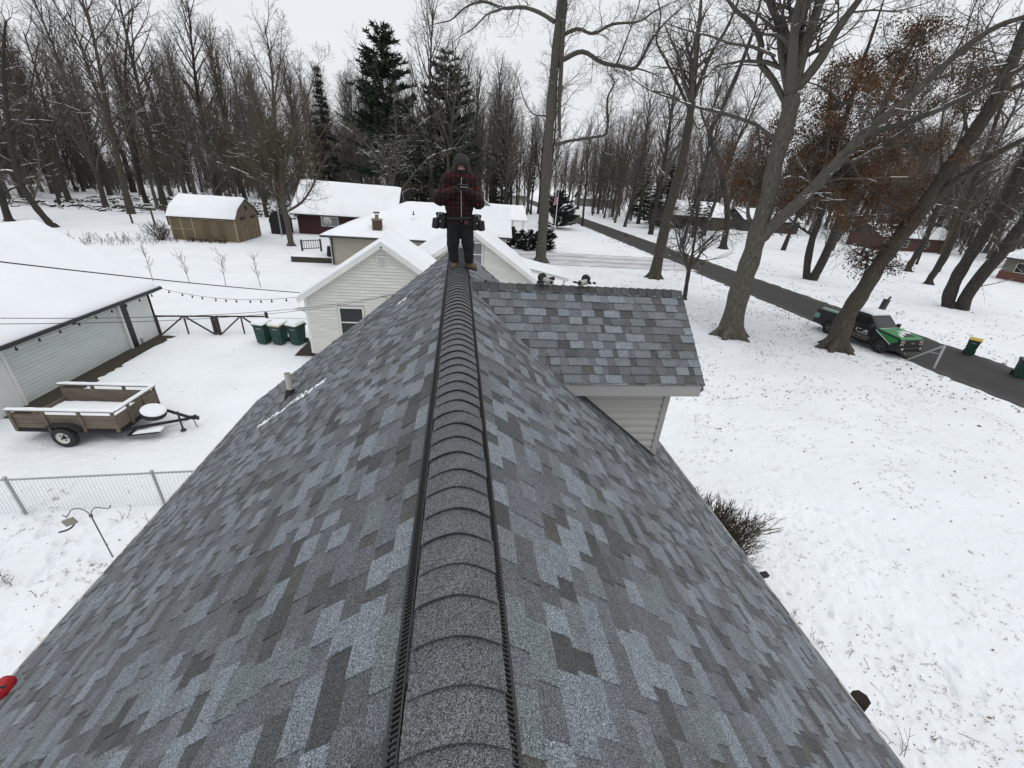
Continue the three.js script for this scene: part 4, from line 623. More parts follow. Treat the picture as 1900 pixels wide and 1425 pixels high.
// overhead cables and festoon lights
{
  const sag = (a, b, s, n = 24) => { const o = []; for (let i = 0; i <= n; i++) { const t = i / n; o.push([a[0] + (b[0] - a[0]) * t, a[1] + (b[1] - a[1]) * t - s * 4 * t * (1 - t), a[2] + (b[2] - a[2]) * t]); } return o; };
  const p = thing('utility_pole', 'wooden utility pole outside the left of the picture carrying the service cables', 'utility pole', [-19.4, 0, 4.2]); mesh('pole', cyl(0.12, 0.17, 13.2, 12, 0, 6.6, 0), M.barkGrey, p); mesh('insulator', [cyl(0.05, 0.06, 0.14, 10, 0.16, 12.3, 0), cyl(0.05, 0.06, 0.14, 10, 0.16, 11.9, 0)], M.white, p);
  const c1 = mesh('service_cable', tube(sag([-19.2, 12.3, 4.2], [-6.75, 3.27, -18.72], 0.5), 0.016, 6, 60), M.cable); tag(c1, 'thick dark service cable crossing above the garage roof to the cream gable', 'cable');
  const c2 = mesh('telephone_cable', tube(sag([-19.2, 12.0, 4.2], [-2.75, 3.34, -18.9], 1.95), 0.008, 5, 60), M.cable); tag(c2, 'upper of two thin wires passing low across the garage door', 'cable', 'thin wires'); const c3 = mesh('telephone_cable', tube(sag([-19.2, 11.8, 4.2], [-2.9, 3.26, -18.9], 1.95), 0.008, 5, 60), M.cable); tag(c3, 'lower of two thin wires passing low across the garage door', 'cable', 'thin wires');
  const path = sag([-14.42, 2.40, -21.95], [-6.9, 3.08, -18.72], 0.32, 40), fl = thing('string_lights', 'string of small dark bulbs hung from the garage to the cream house', 'string lights');
  mesh('cord', [tube(path, 0.009, 5, 60), tube(sag([-14.40, 2.30, -21.9], [-14.40, 2.28, -14.2], 0.06), 0.007, 5, 30)], M.cable, fl);
  const bulb = merge([cyl(0.02, 0.02, 0.06, 8, 0, -0.04, 0), uvm(place(new THREE.SphereGeometry(0.042, 8, 8), 0, -0.105, 0))]);
  for (let i = 1; i < 12; i++) { const q = path[Math.round((i / 12) * 40)]; const m = mesh('bulb', bulb, M.blackMatte, fl); m.position.set(...q); } for (let k = 0; k < 9; k++) { const m = mesh('bulb', bulb, M.blackMatte, fl); m.position.set(-14.40, 2.27, -21.3 + k * 0.85); }
  rebase(fl, -11, 2.4, -20);
}
// shepherd hook with a hanging feeder
{
  const h = thing('shepherd_hook', 'slim metal shepherd hook pole with two arms in the snow at lower left', 'hook', [-7.65, 0, -7.57]);
  const st = std(lin(0.11, 0.12, 0.12), { roughness: 0.5 });
  mesh('pole', bar([0, 0, 0], [-0.02, 1.32, 0], 0.013, 0.013, 8), st, h);
  mesh('arm', tube([[-0.02, 1.30, 0], [-0.06, 1.42, 0.0], [-0.16, 1.52, 0.01], [-0.30, 1.50, 0.02], [-0.38, 1.40, 0.03], [-0.44, 1.33, 0.04], [-0.50, 1.38, 0.04]], 0.010, 6, 30), st, h); mesh('arm', tube([[-0.02, 1.30, 0], [0.02, 1.42, -0.02], [0.12, 1.50, -0.03], [0.28, 1.46, -0.04], [0.36, 1.46, -0.05], [0.38, 1.53, -0.05]], 0.010, 6, 30), st, h); mesh('joint', box(0.05, 0.06, 0.04, -0.02, 1.30, 0), st, h);
  const f = thing('suet_feeder', 'small wire suet feeder with a dark curved tail perch, hanging from the hook', 'bird feeder', [-8.08, 1.02, -7.53], 0.3); mesh('cage', [box(0.20, 0.16, 0.04, 0, 0.17, 0, 0, 0, 0.25)], std(lin(0.32, 0.30, 0.26), { map: grunge }), f); mesh('hanger', bar([-0.02, 0.25, 0], [0, 0.36, 0], 0.006), st, f); mesh('tail_perch', tube([[0.06, 0.10, 0], [0.0, 0.03, 0], [-0.10, -0.03, 0], [-0.24, -0.05, 0]], 0.018, 6), M.black, f);
}
// mailboxes, stumps and little things
{
  const mb = (label, x, z, mat) => { const t = thing('mailbox', label, 'mailbox', [x, 0, z]); mesh('post', [bar([0, 0, 0], [0, 1.1, 0], 0.1), bar([0, 0.75, 0], [0.35, 1.05, 0], 0.07)], M.woodGrey, t); mesh('box', [uvm(place(prism([[-0.1, 0], [0.1, 0], [0.1, 0.14], [0.06, 0.22], [-0.06, 0.22], [-0.1, 0.14]], 0.5), 0.45, 1.1, 0, 0, -Math.PI / 2, 0))], mat, t); };
  mb('brown mailbox on a timber post beside the road, right of the crooked little tree', 27.0, -44.9, M.woodDark); mb('black mailbox farther down the near side of the road', 26.9, -68.7, M.blackMatte);
  const st = thing('post_stub', 'short dark post with a nub standing in the snow beyond the pickup', 'post', [37.7, 0, -32.2]); mesh('stub', [bar([0, 0, 0], [0.1, 0.95, 0], 0.42, 0.3), bar([0.2, 0.9, 0], [0.35, 1.2, 0], 0.12)], M.darkPaint, st);
  const af = thing('propped_poles', 'two pale weathered poles leaned together at the road edge in front of the pickup', 'poles', [27.6, 0, -19.5]); mesh('pole', bar([-0.35, 0, -0.9], [0.25, 1.30, 0.1], 0.06, 0.045, 8), M.galv, af); mesh('pole', bar([0.1, 0, 0.35], [0.3, 1.38, 0.12], 0.08, 0.06, 8), M.galv, af); mesh('brace', bar([0.05, 0.8, -0.2], [0.2, 0.85, 0.15], 0.03, 0.03, 6), M.galv, af);
  const fp = thing('flag_pole', 'white flag pole with drooping striped flag beyond the tall trunk', 'flag', [15.7, 0, -71]); mesh('pole', cyl(0.05, 0.07, 8, 10, 0, 4, 0), M.white, fp); mesh('finial', new THREE.SphereGeometry(0.14, 10, 8).translate(0, 8.1, 0), M.white, fp);
  const flagT = tex(64, 64, (u, v) => (u < 0.4 && v > 0.46 ? [0.12, 0.14, 0.3] : Math.floor(v * 13) % 2 ? [0.75, 0.74, 0.74] : [0.55, 0.16, 0.18]), true); const fg = new THREE.PlaneGeometry(0.7, 2.2, 10, 14); { const q = fg.attributes.position; for (let i = 0; i < q.count; i++) { const x = q.getX(i) + 0.35; q.setXYZ(i, -x * (0.8 - 0.2 * Math.sin(q.getY(i))), q.getY(i) + 6.2 - x * 0.5, Math.sin(x * 11 + q.getY(i)) * 0.12); } fg.computeVertexNormals(); } mesh('flag', fg, std(0xffffff, { map: flagT, side: THREE.DoubleSide }), fp);
  const gf = thing('porch_flag', 'small striped flag on a slanted staff beside the far gray house', 'flag', [12.6, 0, -66]); mesh('staff', bar([-1.3, 0.0, 0], [-0.3, 3.0, 0], 0.03, 0.03, 6), M.white, gf); const g2 = new THREE.PlaneGeometry(1.5, 1.0, 8, 4); { const q = g2.attributes.position; for (let i = 0; i < q.count; i++) q.setZ(i, Math.sin(q.getX(i) * 3) * 0.1); g2.rotateZ(-0.7); g2.computeVertexNormals(); } mesh('flag', place(g2, 0.1, 2.5, 0), std(0xffffff, { map: flagT, side: THREE.DoubleSide }), gf);
  const rk = thing('garden_stake_light', 'dark angular lamp head poking out past the right eave', 'lamp', [6.78, 0, -5.62]); mesh('head', [box(0.22, 0.08, 0.12, 0, 0.82, 0, 0.2, 0.2, -0.2)], M.blackMatte, rk); mesh('stake', bar([0, 0, 0], [0, 0.8, 0], 0.03, 0.03, 6), M.blackMatte, rk);
  const bx = thing('fence_stump', 'dark brown chunky post top beside the right eave at the bottom', 'post', [6.69, 0, -3.1]); const gg = new THREE.CylinderGeometry(0.13, 0.15, 1.0, 7, 6); { const q = gg.attributes.position; for (let i = 0; i < q.count; i++) { q.setX(i, q.getX(i) * (1 + fbm(q.getX(i) * 9, q.getY(i) * 5, 2) * 0.3)); } gg.computeVertexNormals(); } mesh('stump', place(uvm(gg), 0, 0.5, 0), std(lin(0.03, 0.02, 0.013), { map: woodTex, roughness: 1 }), bx);
  const rd = thing('red_roof_bundle', 'red rounded tool bag at the left edge of the roof', 'bag', [-4.62, 3.16, -2.98], 0.3); mesh('bag', [rbox(0.34, 0.16, 0.20, 0.07, -0.05, 0.05, 0, 0, 0, 0.68)], std(lin(0.33, 0.008, 0.012), { roughness: 0.5 }), rd); mesh('strap', tube([[-0.15, 0.02, 0.05], [-0.05, 0.2, 0.06], [0.08, 0.17, 0.05]], 0.012, 6), M.black, rd);
  // leftover snow patches clinging to the left slope
  const r = rng(12); const patch = (x, z, w, l, label, a = 0) => { const y = Y0 + x * P + 0.018; const gs = []; for (let k = 0; k < 70 * l; k++) { const u = (r() - 0.5) * l, v = (r() - 0.5) * w * 1.5 * (1 - Math.abs(u) / l * 1.2), s = 0.006 + r() * r() * 0.032; gs.push(place(uvm(new THREE.IcosahedronGeometry(s, 1)).scale(1.4, 0.5, 1.4), u * Math.cos(a) - v * Math.sin(a), r() * 0.006, u * Math.sin(a) + v * Math.cos(a))); } const t = mesh('snow_patch', gs, M.snowClean); t.position.set(x, y, z); t.rotation.z = Math.atan(P); tag(t, label, 'snow', 'snow clinging to the roof'); };
  patch(-2.45, -6.35, 0.20, 0.95, 'long crumbly patch of snow on the left roof slope, right of the pipe', 0.25); patch(-3.15, -6.5, 0.16, 0.8, 'broken crumbs of snow on the left roof slope, below the pipe', 0.3); patch(-1.05, -8.0, 0.10, 0.22, 'small snow clump on the left slope near the roofer', 0.5);
  // parked car far off between the trunks
  const cr = thing('distant_parked_car', 'small pale car parked far off between the trunks across the road', 'car', [52, 0, -93], 0.2); mesh('body', [uvm(place(prism([[-2.2, 0.35], [2.2, 0.35], [2.2, 0.8], [1.3, 0.95], [0.8, 1.45], [-1.2, 1.45], [-1.9, 0.95], [-2.2, 0.9]], 1.7, 0.04), 0, 0, -0.85))], M.galv, cr); mesh('side_glass', span(-1.1, 0.8, 0.98, 1.36, 0.88, 0.905), M.glassDark, cr); for (const x of [-1.35, 1.35]) for (const z of [-0.8, 0.8]) mesh('wheel', cyl(0.33, 0.33, 0.2, 16, x, 0.33, z, Math.PI / 2), M.rubber, cr);
}
// nail guns lying on the dormer ridge
function nailGun(label, x, turn, roll) {
  const g = thing('nail_gun', label, 'nail gun', [x, 6.80, -6.60], turn, 'nail guns on the dormer ridge'); const body = std(lin(0.36, 0.36, 0.33), { roughness: 0.45 }), inn = new THREE.Group(); inn.name = 'gun'; 
  g.scale.setScalar(0.82); const add = (n, geos, m) => { const k = mesh(n, geos, m, g); k.rotation.z = roll; return k; };
  add('motor_housing', [cyl(0.052, 0.058, 0.20, 18, 0, 0.08, 0.02, Math.PI / 2), cyl(0.058, 0.05, 0.03, 18, 0, 0.08, 0.135, Math.PI / 2), cyl(0.035, 0.052, 0.04, 18, 0, 0.08, -0.10, Math.PI / 2)], body); add('end_cap', [cyl(0.036, 0.036, 0.012, 16, 0, 0.08, 0.152, Math.PI / 2)], M.black);
  add('bolt', [0, 1, 2, 3].map((k) => cyl(0.008, 0.008, 0.02, 6, Math.cos(k * 1.57 + 0.78) * 0.052, 0.08 + Math.sin(k * 1.57 + 0.78) * 0.052, 0.135, Math.PI / 2)), M.darkMetal);
  add('handle', [rbox(0.036, 0.05, 0.20, 0.012, 0.10, 0.10, -0.02, 0, 0.9, 0), cyl(0.02, 0.02, 0.06, 10, 0.20, 0.10, -0.06, 0, 0, Math.PI / 2)], M.blackMatte); add('coil_magazine', [cyl(0.085, 0.085, 0.07, 20, -0.03, 0.13, -0.10, 1.2, 0.2, 0), box(0.06, 0.05, 0.12, -0.12, 0.06, -0.04, 0, 0.5, 0)], M.blackMatte); add('nose', [box(0.03, 0.03, 0.14, -0.16, 0.05, 0.02, 0, 1.2, 0), cyl(0.015, 0.02, 0.06, 8, -0.22, 0.045, 0.02, 0, 0, Math.PI / 2)], M.darkMetal);
  return g;
}
nailGun('gray and black coil nail gun tilted down the dormer ridge, nearer the roofer', 1.42, 0.45, 0.1); nailGun('gray and black coil nail gun lying along the dormer ridge, farther right', 2.04, -0.85, 0);
// ------------------------------------------------------------------ pickup truck
{
  const t = thing('pickup_truck', 'black and green crew cab pickup with snowy roof parked at the roadside', 'pickup', [26.85, 0.02, -23.42], -Math.PI / 2 + 0.14); t.scale.set(0.965, 1.07, 1);
  // local: +x forward, z to the truck's right; body 5.9 m
  const paint = std(lin(0.006, 0.0065, 0.0065), { roughness: 0.5 }), green = std(lin(0.025, 0.20, 0.055), { roughness: 0.45 });
  const W = 0.99, chrome = std(lin(0.55, 0.56, 0.57), { metalness: 0.8, roughness: 0.25 });
  const archPts = (cx, r) => { const o = []; for (let k = 0; k <= 12; k++) { const a = Math.PI - (Math.PI * k) / 12; o.push([cx + Math.cos(a) * r, 0.42 + Math.sin(a) * r * 0.98]); } return o; };
  const sideProfile = [[-2.95, 0.55], ...[[-2.3, 0.5]], ...archPts(-1.72, 0.5), [-1.1, 0.45], [1.35, 0.45], ...archPts(1.93, 0.5), [2.55, 0.5], [2.92, 0.52], [2.95, 0.75], [2.93, 1.06], [2.8, 1.14], [1.35, 1.28], [-0.95, 1.28], [-0.95, 1.34], [-2.95, 1.34]];
  const sh = prism(sideProfile, 2 * W - 0.08, 0.04); mesh('body', [place(sh, 0, 0, -W + 0.04)].map((g) => uvm(g)), paint, t);
  // bed opening: dark recessed liner rails
  mesh('bed_liner', [span(-2.85, -1.0, 1.342, 1.352, -0.86, 0.86)], M.blackMatte, t); mesh('bed_rail', span(-2.95, -0.95, 1.34, 1.39, W - 0.12, W + 0.005), paint, t); mesh('bed_rail', span(-2.95, -0.95, 1.34, 1.39, -W - 0.005, -W + 0.12), paint, t);
  mesh('cargo_box', [cyl(0.12, 0.12, 1.3, 16, -2.1, 1.42, W - 0.25, 0, 0, Math.PI / 2)], std(lin(0.30, 0.42, 0.36), { roughness: 0.4 }), t);
  const cabP = [[1.32, 1.27], [0.62, 1.83], [0.45, 1.88], [-0.62, 1.88], [-0.9, 1.8], [-0.97, 1.27]]; const cab = prism(cabP, 2 * (W - 0.16), 0.05); { const p = cab.attributes.position; for (let i = 0; i < p.count; i++) { const y = p.getY(i), zc = W - 0.16, k = 1 - Math.max(0, y - 1.27) * 0.2; p.setZ(i, (p.getZ(i) - zc) * k * 1.06 + zc); } cab.computeVertexNormals(); } mesh('cab', uvm(place(cab, 0, 0, -(W - 0.16))), paint, t);
  mesh('windshield', quad([1.345, 1.30, -0.76], [1.345, 1.30, 0.76], [0.70, 1.83, 0.68], [0.70, 1.83, -0.68]), M.glassDark, t);
  for (const s of [-1, 1]) { mesh('side_window', quad([1.05, 1.32, s * 0.945], [0.22, 1.32, s * 0.945], [0.22, 1.74, s * 0.865], [0.62, 1.74, s * 0.865]), M.glassDark, t); mesh('side_window', quad([0.12, 1.32, s * 0.945], [-0.78, 1.32, s * 0.945], [-0.68, 1.74, s * 0.865], [0.12, 1.74, s * 0.865]), M.glassDark, t); }
  mesh('roof_snow', place(pillow(1.5, 1.5, 0.15, 4, 12, 8), -0.12, 1.975, 0), M.snowClean, t);
  // green hood wrap and its white flashes
  mesh('hood', [uvm(place(prism([[1.36, 1.285], [2.78, 1.15], [2.92, 1.07], [2.92, 1.05], [1.36, 1.262]], 1.78, 0.012), 0, 0.05, -0.89))], green, t);
  const decal = (name, pts, m) => { const sp = new THREE.Shape(pts.map((p) => new THREE.Vector2(p[0], p[1]))); return sp; };
  const onHood = (pts, lift) => { const g = new THREE.ShapeGeometry(new THREE.Shape(pts.map((p) => new THREE.Vector2(...p)))), p = g.attributes.position; for (let i = 0; i < p.count; i++) { const x = p.getX(i), z = p.getY(i); p.setXYZ(i, x, 1.285 - (x - 1.36) * 0.0951 + 0.066 + lift, z); } g.computeVertexNormals(); return g; };
  const wh = std(lin(0.62, 0.65, 0.63), { roughness: 0.45, side: THREE.DoubleSide }), bl = std(lin(0.01, 0.011, 0.011), { roughness: 0.4, side: THREE.DoubleSide });
  mesh('hood_graphic', onHood([[1.4, -0.86], [1.52, 0.86], [1.46, 0.86], [1.38, -0.86]], 0.003), wh, t); mesh('hood_graphic', onHood([[2.75, -0.1], [2.1, -0.85], [1.75, -0.5], [2.0, -0.35], [1.8, -0.1], [2.3, 0.1], [2.2, 0.35], [2.75, 0.75]], 0.003), wh, t); mesh('hood_graphic', onHood([[2.74, -0.4], [2.35, -0.55], [2.2, -0.2], [2.5, 0.0], [2.45, 0.3], [2.74, 0.5]], 0.006), bl, t);
  // side graphics, near side (truck's right, +z when it faces +x; seen from the house)
  const side = (s) => { const z = s * (W + 0.043), q = (a, b, c, d) => quad([...a, z], [...b, z], [...c, z], [...d, z]); const gz = s > 0 ? 1 : -1;
    mesh('side_stripe', [q([-0.6, 0.62], [1.2, 0.62], [1.2, 0.65], [-0.6, 0.65]), q([-0.6, 0.70], [1.25, 0.70], [1.25, 0.72], [-0.6, 0.72]), q([-0.7, 0.50], [1.1, 0.50], [1.1, 0.53], [-0.7, 0.53])], std(lin(0.3, 0.26, 0.22), { roughness: 0.5, side: THREE.DoubleSide }), t);
    mesh('side_graphic', [q([1.35, 1.24], [2.5, 0.70], [2.5, 0.75], [1.38, 1.285])], wh, t);
    mesh('fender_wrap', [q([1.42, 1.255], [2.5, 0.78], [2.86, 1.0], [2.78, 1.12])], new THREE.MeshStandardMaterial({ color: green.color, roughness: 0.4, side: THREE.DoubleSide }), t);
    const cv = document.createElement('canvas'); cv.width = 256; cv.height = 128; const c = cv.getContext('2d'); c.fillStyle = '#0a0b0b'; c.fillRect(0, 0, 256, 128); c.fillStyle = '#cfd4d2'; c.font = 'bold italic 74px sans-serif'; c.fillText('A', 176, 88); c.fillRect(20, 34, 60, 9); c.fillRect(12, 52, 50, 9); c.fillRect(4, 70, 44, 9); c.fillRect(120, 40, 46, 8); c.fillRect(120, 40, 8, 50); c.font = '13px sans-serif'; c.fillRect(132, 100, 100, 5); c.fillRect(140, 110, 84, 4);
    const ct = new THREE.CanvasTexture(cv); ct.colorSpace = THREE.SRGBColorSpace; const dg = quad(s > 0 ? [-0.75, 0.76, z + 0.002 * s] : [1.2, 0.76, z + 0.002 * s], s > 0 ? [1.2, 0.76, z + 0.002 * s] : [-0.75, 0.76, z + 0.002 * s], s > 0 ? [1.2, 1.18, z + 0.002 * s] : [-0.75, 1.18, z + 0.002 * s], s > 0 ? [-0.75, 1.18, z + 0.002 * s] : [1.2, 1.18, z + 0.002 * s]); mesh('door_lettering', dg, std(0xffffff, { map: ct, roughness: 0.45 }), t);
    for (const x of [0.3, 0.17]) mesh('door_seam', span(x - 0.006, x + 0.006, 0.56, 1.27, z - 0.01 * s, z + 0.0035 * s), M.blackMatte, t);
    for (const x of [0.42, -0.62]) mesh('door_handle', span(x, x + 0.2, 1.13, 1.17, z, z + 0.04 * s), M.black, t);
    const mr = mesh('mirror', [rbox(0.16, 0.24, 0.26, 0.04, 1.12, 1.38, s * 1.16)], M.black, t);
    mesh('running_board', span(-0.9, 1.3, 0.36, 0.42, s * (W - 0.05), s * (W + 0.12)), M.blackMatte, t);
    mesh('headlight', [rbox(0.1, 0.11, 0.34, 0.02, 2.93, 1.0, s * 0.76), rbox(0.1, 0.10, 0.30, 0.02, 2.95, 0.86, s * 0.78)], std(lin(0.42, 0.33, 0.28), { roughness: 0.2 }), t);
    mesh('tail_light', rbox(0.06, 0.38, 0.14, 0.02, -2.97, 1.1, s * 0.9), std(lin(0.2, 0.006, 0.006), { roughness: 0.25 }), t);
    mesh('bumper_corner', rbox(0.4, 0.32, 0.1, 0.04, -2.82, 0.98, s * (W - 0.0)), std(lin(0.14, 0.3, 0.22), { roughness: 0.4 }), t);
  };
  side(1); side(-1);
  mesh('grille', [rbox(0.08, 0.42, 1.2, 0.03, 2.96, 0.92, 0)], M.black, t); mesh('grille_bar', [box(0.04, 0.03, 1.66, 3.0, 0.93, 0), box(0.04, 0.02, 1.5, 3.0, 0.82, 0)], std(lin(0.1, 0.085, 0.07), { roughness: 0.3, metalness: 0.5 }), t);
  mesh('grille_emblem', uvm(place(prism([[-0.13, 0.0], [-0.1, 0.035], [-0.04, 0.035], [-0.035, 0.05], [0.04, 0.05], [0.045, 0.035], [0.1, 0.035], [0.13, 0], [0.1, -0.035], [0.045, -0.035], [0.04, -0.05], [-0.035, -0.05], [-0.04, -0.035], [-0.1, -0.035]], 0.02), 3.02, 0.93, 0, 0, Math.PI / 2, 0)), chrome, t);
  mesh('front_bumper', [rbox(0.22, 0.28, 1.96, 0.06, 2.98, 0.56, 0)], M.black, t); mesh('fog_light', cyl(0.06, 0.06, 0.03, 12, 3.09, 0.62, 0.75, 0, 0, Math.PI / 2), M.white, t); mesh('fog_light', cyl(0.06, 0.06, 0.03, 12, 3.09, 0.62, -0.75, 0, 0, Math.PI / 2), M.white, t); mesh('rear_bumper', rbox(0.18, 0.2, 1.9, 0.05, -3.0, 0.58, 0), M.black, t); mesh('tow_hook', tube([[3.05, 0.42, 0.4], [3.16, 0.38, 0.4], [3.14, 0.3, 0.42]], 0.02, 6), M.woodPale, t);
  for (const x of [-1.72, 1.93]) for (const s of [-1, 1]) { const w = new THREE.Group(); w.name = 'wheel'; w.position.set(x, 0.42, s * (W - 0.11)); t.add(w);
    mesh('tyre', place(uvm(new THREE.LatheGeometry([[0.26, -0.13], [0.38, -0.135], [0.415, -0.1], [0.42, 0], [0.415, 0.1], [0.38, 0.135], [0.26, 0.13]].map((p) => new THREE.Vector2(...p)), 32)), 0, 0, 0, Math.PI / 2), M.rubber, w);
    mesh('rim', [cyl(0.265, 0.265, 0.06, 24, 0, 0, s * 0.06, Math.PI / 2)], M.blackMatte, w); for (let k = 0; k < 6; k++) mesh('spoke', [box(0.035, 0.22, 0.02, Math.cos(k * 1.047 + 0.2) * 0.14, Math.sin(k * 1.047 + 0.2) * 0.14, s * 0.105, 0, 0, k * 1.047 + 0.2 - Math.PI / 2)], std(lin(0.16, 0.16, 0.165), { roughness: 0.35, metalness: 0.5 }), w); mesh('hub', cyl(0.05, 0.05, 0.03, 12, 0, 0, s * 0.11, Math.PI / 2), M.darkMetal, w); }
}
// ------------------------------------------------------------------ trees
class Limbs { // collects tapered tubes into one geometry
  constructor() { this.p = []; this.n = []; this.u = []; this.i = []; }
  limb(pts, rad, sides, uv = 1) {
    const base = this.p.length / 3, m = pts.length; let ref = Math.abs(pts[1].y - pts[0].y) > 0.9 * pts[1].distanceTo(pts[0]) ? V(1, 0, 0) : V(0, 1, 0), len = 0; const W = sides + (sides > 4 ? 1 : 0), dir = V(0, 0, 0), a = V(0, 0, 0), b = V(0, 0, 0);
    for (let k = 0; k < m; k++) {
      dir.copy(pts[Math.min(k + 1, m - 1)]).sub(pts[Math.max(k - 1, 0)]).normalize(); a.copy(ref).addScaledVector(dir, -ref.dot(dir)); if (a.lengthSq() < 1e-5) a.set(dir.y, dir.z, dir.x).addScaledVector(dir, -(dir.y * dir.x + dir.z * dir.y + dir.x * dir.z)); a.normalize(); b.crossVectors(dir, a); ref = a.clone(); if (k) len += pts[k].distanceTo(pts[k - 1]);
      for (let s = 0; s < W; s++) { const t = (s / sides) * Math.PI * 2, c = Math.cos(t), d = Math.sin(t), nx = a.x * c + b.x * d, ny = a.y * c + b.y * d, nz = a.z * c + b.z * d; this.p.push(pts[k].x + nx * rad[k], pts[k].y + ny * rad[k], pts[k].z + nz * rad[k]); this.n.push(nx, ny, nz); this.u.push((s / sides) * uv, len * 0.35); }
    }
    for (let k = 0; k < m - 1; k++) for (let s = 0; s < sides; s++) { const q = base + k * W, s1 = W > sides ? s + 1 : (s + 1) % sides; this.i.push(q + s, q + s1, q + W + s1, q + s, q + W + s1, q + W + s); }
  }
  get tris() { return this.i.length / 3; }
  geo() { const g = new THREE.BufferGeometry(); g.setAttribute('position', new THREE.Float32BufferAttribute(this.p, 3)); g.setAttribute('normal', new THREE.Float32BufferAttribute(this.n, 3)); g.setAttribute('uv', new THREE.Float32BufferAttribute(this.u, 2)); g.setIndex(this.i); return g; }
}
class SnowCaps { // little gabled ridges of snow along the upper side of limbs
  constructor() { this.p = []; }
  strip(a, b, ra, rb, h) { const d = b.clone().sub(a), n = V(-d.z, 0, d.x); if (n.lengthSq() < 1e-6) return; n.normalize(); const up = V(0, 1, 0); const A = a.clone().addScaledVector(up, ra * 0.72), B = b.clone().addScaledVector(up, rb * 0.72), w0 = ra * 0.8, w1 = rb * 0.8;
    const l0 = A.clone().addScaledVector(n, w0), r0 = A.clone().addScaledVector(n, -w0), l1 = B.clone().addScaledVector(n, w1), r1 = B.clone().addScaledVector(n, -w1), t0 = A.clone().addScaledVector(up, ra * 0.32 + h), t1 = B.clone().addScaledVector(up, rb * 0.32 + h);
    for (const q of [[l0, l1, t1, t0], [t0, t1, r1, r0]]) for (const k of [0, 1, 2, 0, 2, 3]) this.p.push(q[k].x, q[k].y, q[k].z); }
  along(pts, rad, rand, chance, h) { for (let k = 0; k < pts.length - 1; k++) { const d = pts[k + 1].clone().sub(pts[k]), L = d.length(); if (L > 0.02 && Math.abs(d.y) / L < 0.72 && rand() < chance) this.strip(pts[k].clone().lerp(pts[k + 1], rand() * 0.2), pts[k].clone().lerp(pts[k + 1], 0.8 + rand() * 0.2), rad[k], rad[k + 1], h); } }
  geo() { const g = new THREE.BufferGeometry(); g.setAttribute('position', new THREE.Float32BufferAttribute(this.p, 3)); g.setAttribute('uv', new THREE.Float32BufferAttribute(new Float32Array((this.p.length / 3) * 2), 2)); g.computeVertexNormals(); return g; }
}
function wander(p, d, L, n, bend, up, rand) { const pts = [p.clone()], dir = d.clone().normalize(), q = p.clone(); for (let k = 0; k < n; k++) { dir.x += (rand() - 0.5) * bend; dir.y += (rand() - 0.5) * bend + up; dir.z += (rand() - 0.5) * bend; dir.normalize(); q.addScaledVector(dir, L / n); pts.push(q.clone()); } return pts; }
function aside(d, ang, az) { const r = Math.abs(d.y) > 0.9 ? V(1, 0, 0) : V(0, 1, 0), a = V(0, 0, 0).crossVectors(d, r).normalize(), b = V(0, 0, 0).crossVectors(d, a); return d.clone().multiplyScalar(Math.cos(ang)).addScaledVector(a, Math.sin(ang) * Math.cos(az)).addScaledVector(b, Math.sin(ang) * Math.sin(az)); }
// cfg.n[lev] children, cfg.seg[lev] pieces, cfg.ang, cfg.len[lev] ratio, cfg.up, cfg.bend, cfg.min twig radius
function grow(tb, sb, p, d, L, r, lev, cfg, rand) {
  const seg = cfg.seg[lev], pts = wander(p, d, L, seg, cfg.bend, cfg.up * (lev < 2 ? 1 : 0.6), rand), rad = pts.map((_, k) => Math.max(cfg.min, r * (1 - 0.82 * (k / seg))));
  tb.limb(pts, rad, lev === 0 ? 5 : 3); if (sb && r > 0.016 && cfg.snow) sb.along(pts, rad, rand, cfg.snow * (lev > 1 ? 0.6 : 1), 0.012);
  if (lev + 1 >= cfg.seg.length) return;
  const n = cfg.n[lev], az0 = rand() * 6.28;
  for (let k = 0; k < n; k++) { const t = 0.16 + 0.82 * ((k + rand() * 0.8) / n), f = t * seg, i = Math.min(seg - 1, Math.floor(f)), q = pts[i].clone().lerp(pts[i + 1], f - i), dd = pts[i + 1].clone().sub(pts[i]).normalize(); const c = aside(dd, cfg.ang * (0.7 + rand() * 0.6), az0 + k * 2.4 + rand()); c.y += cfg.lift || 0; grow(tb, sb, q, c.normalize(), L * cfg.len[lev] * (1.15 - 0.6 * t) * (0.75 + rand() * 0.5), r * (1 - 0.75 * t) * 0.62, lev + 1, cfg, rand); }
}
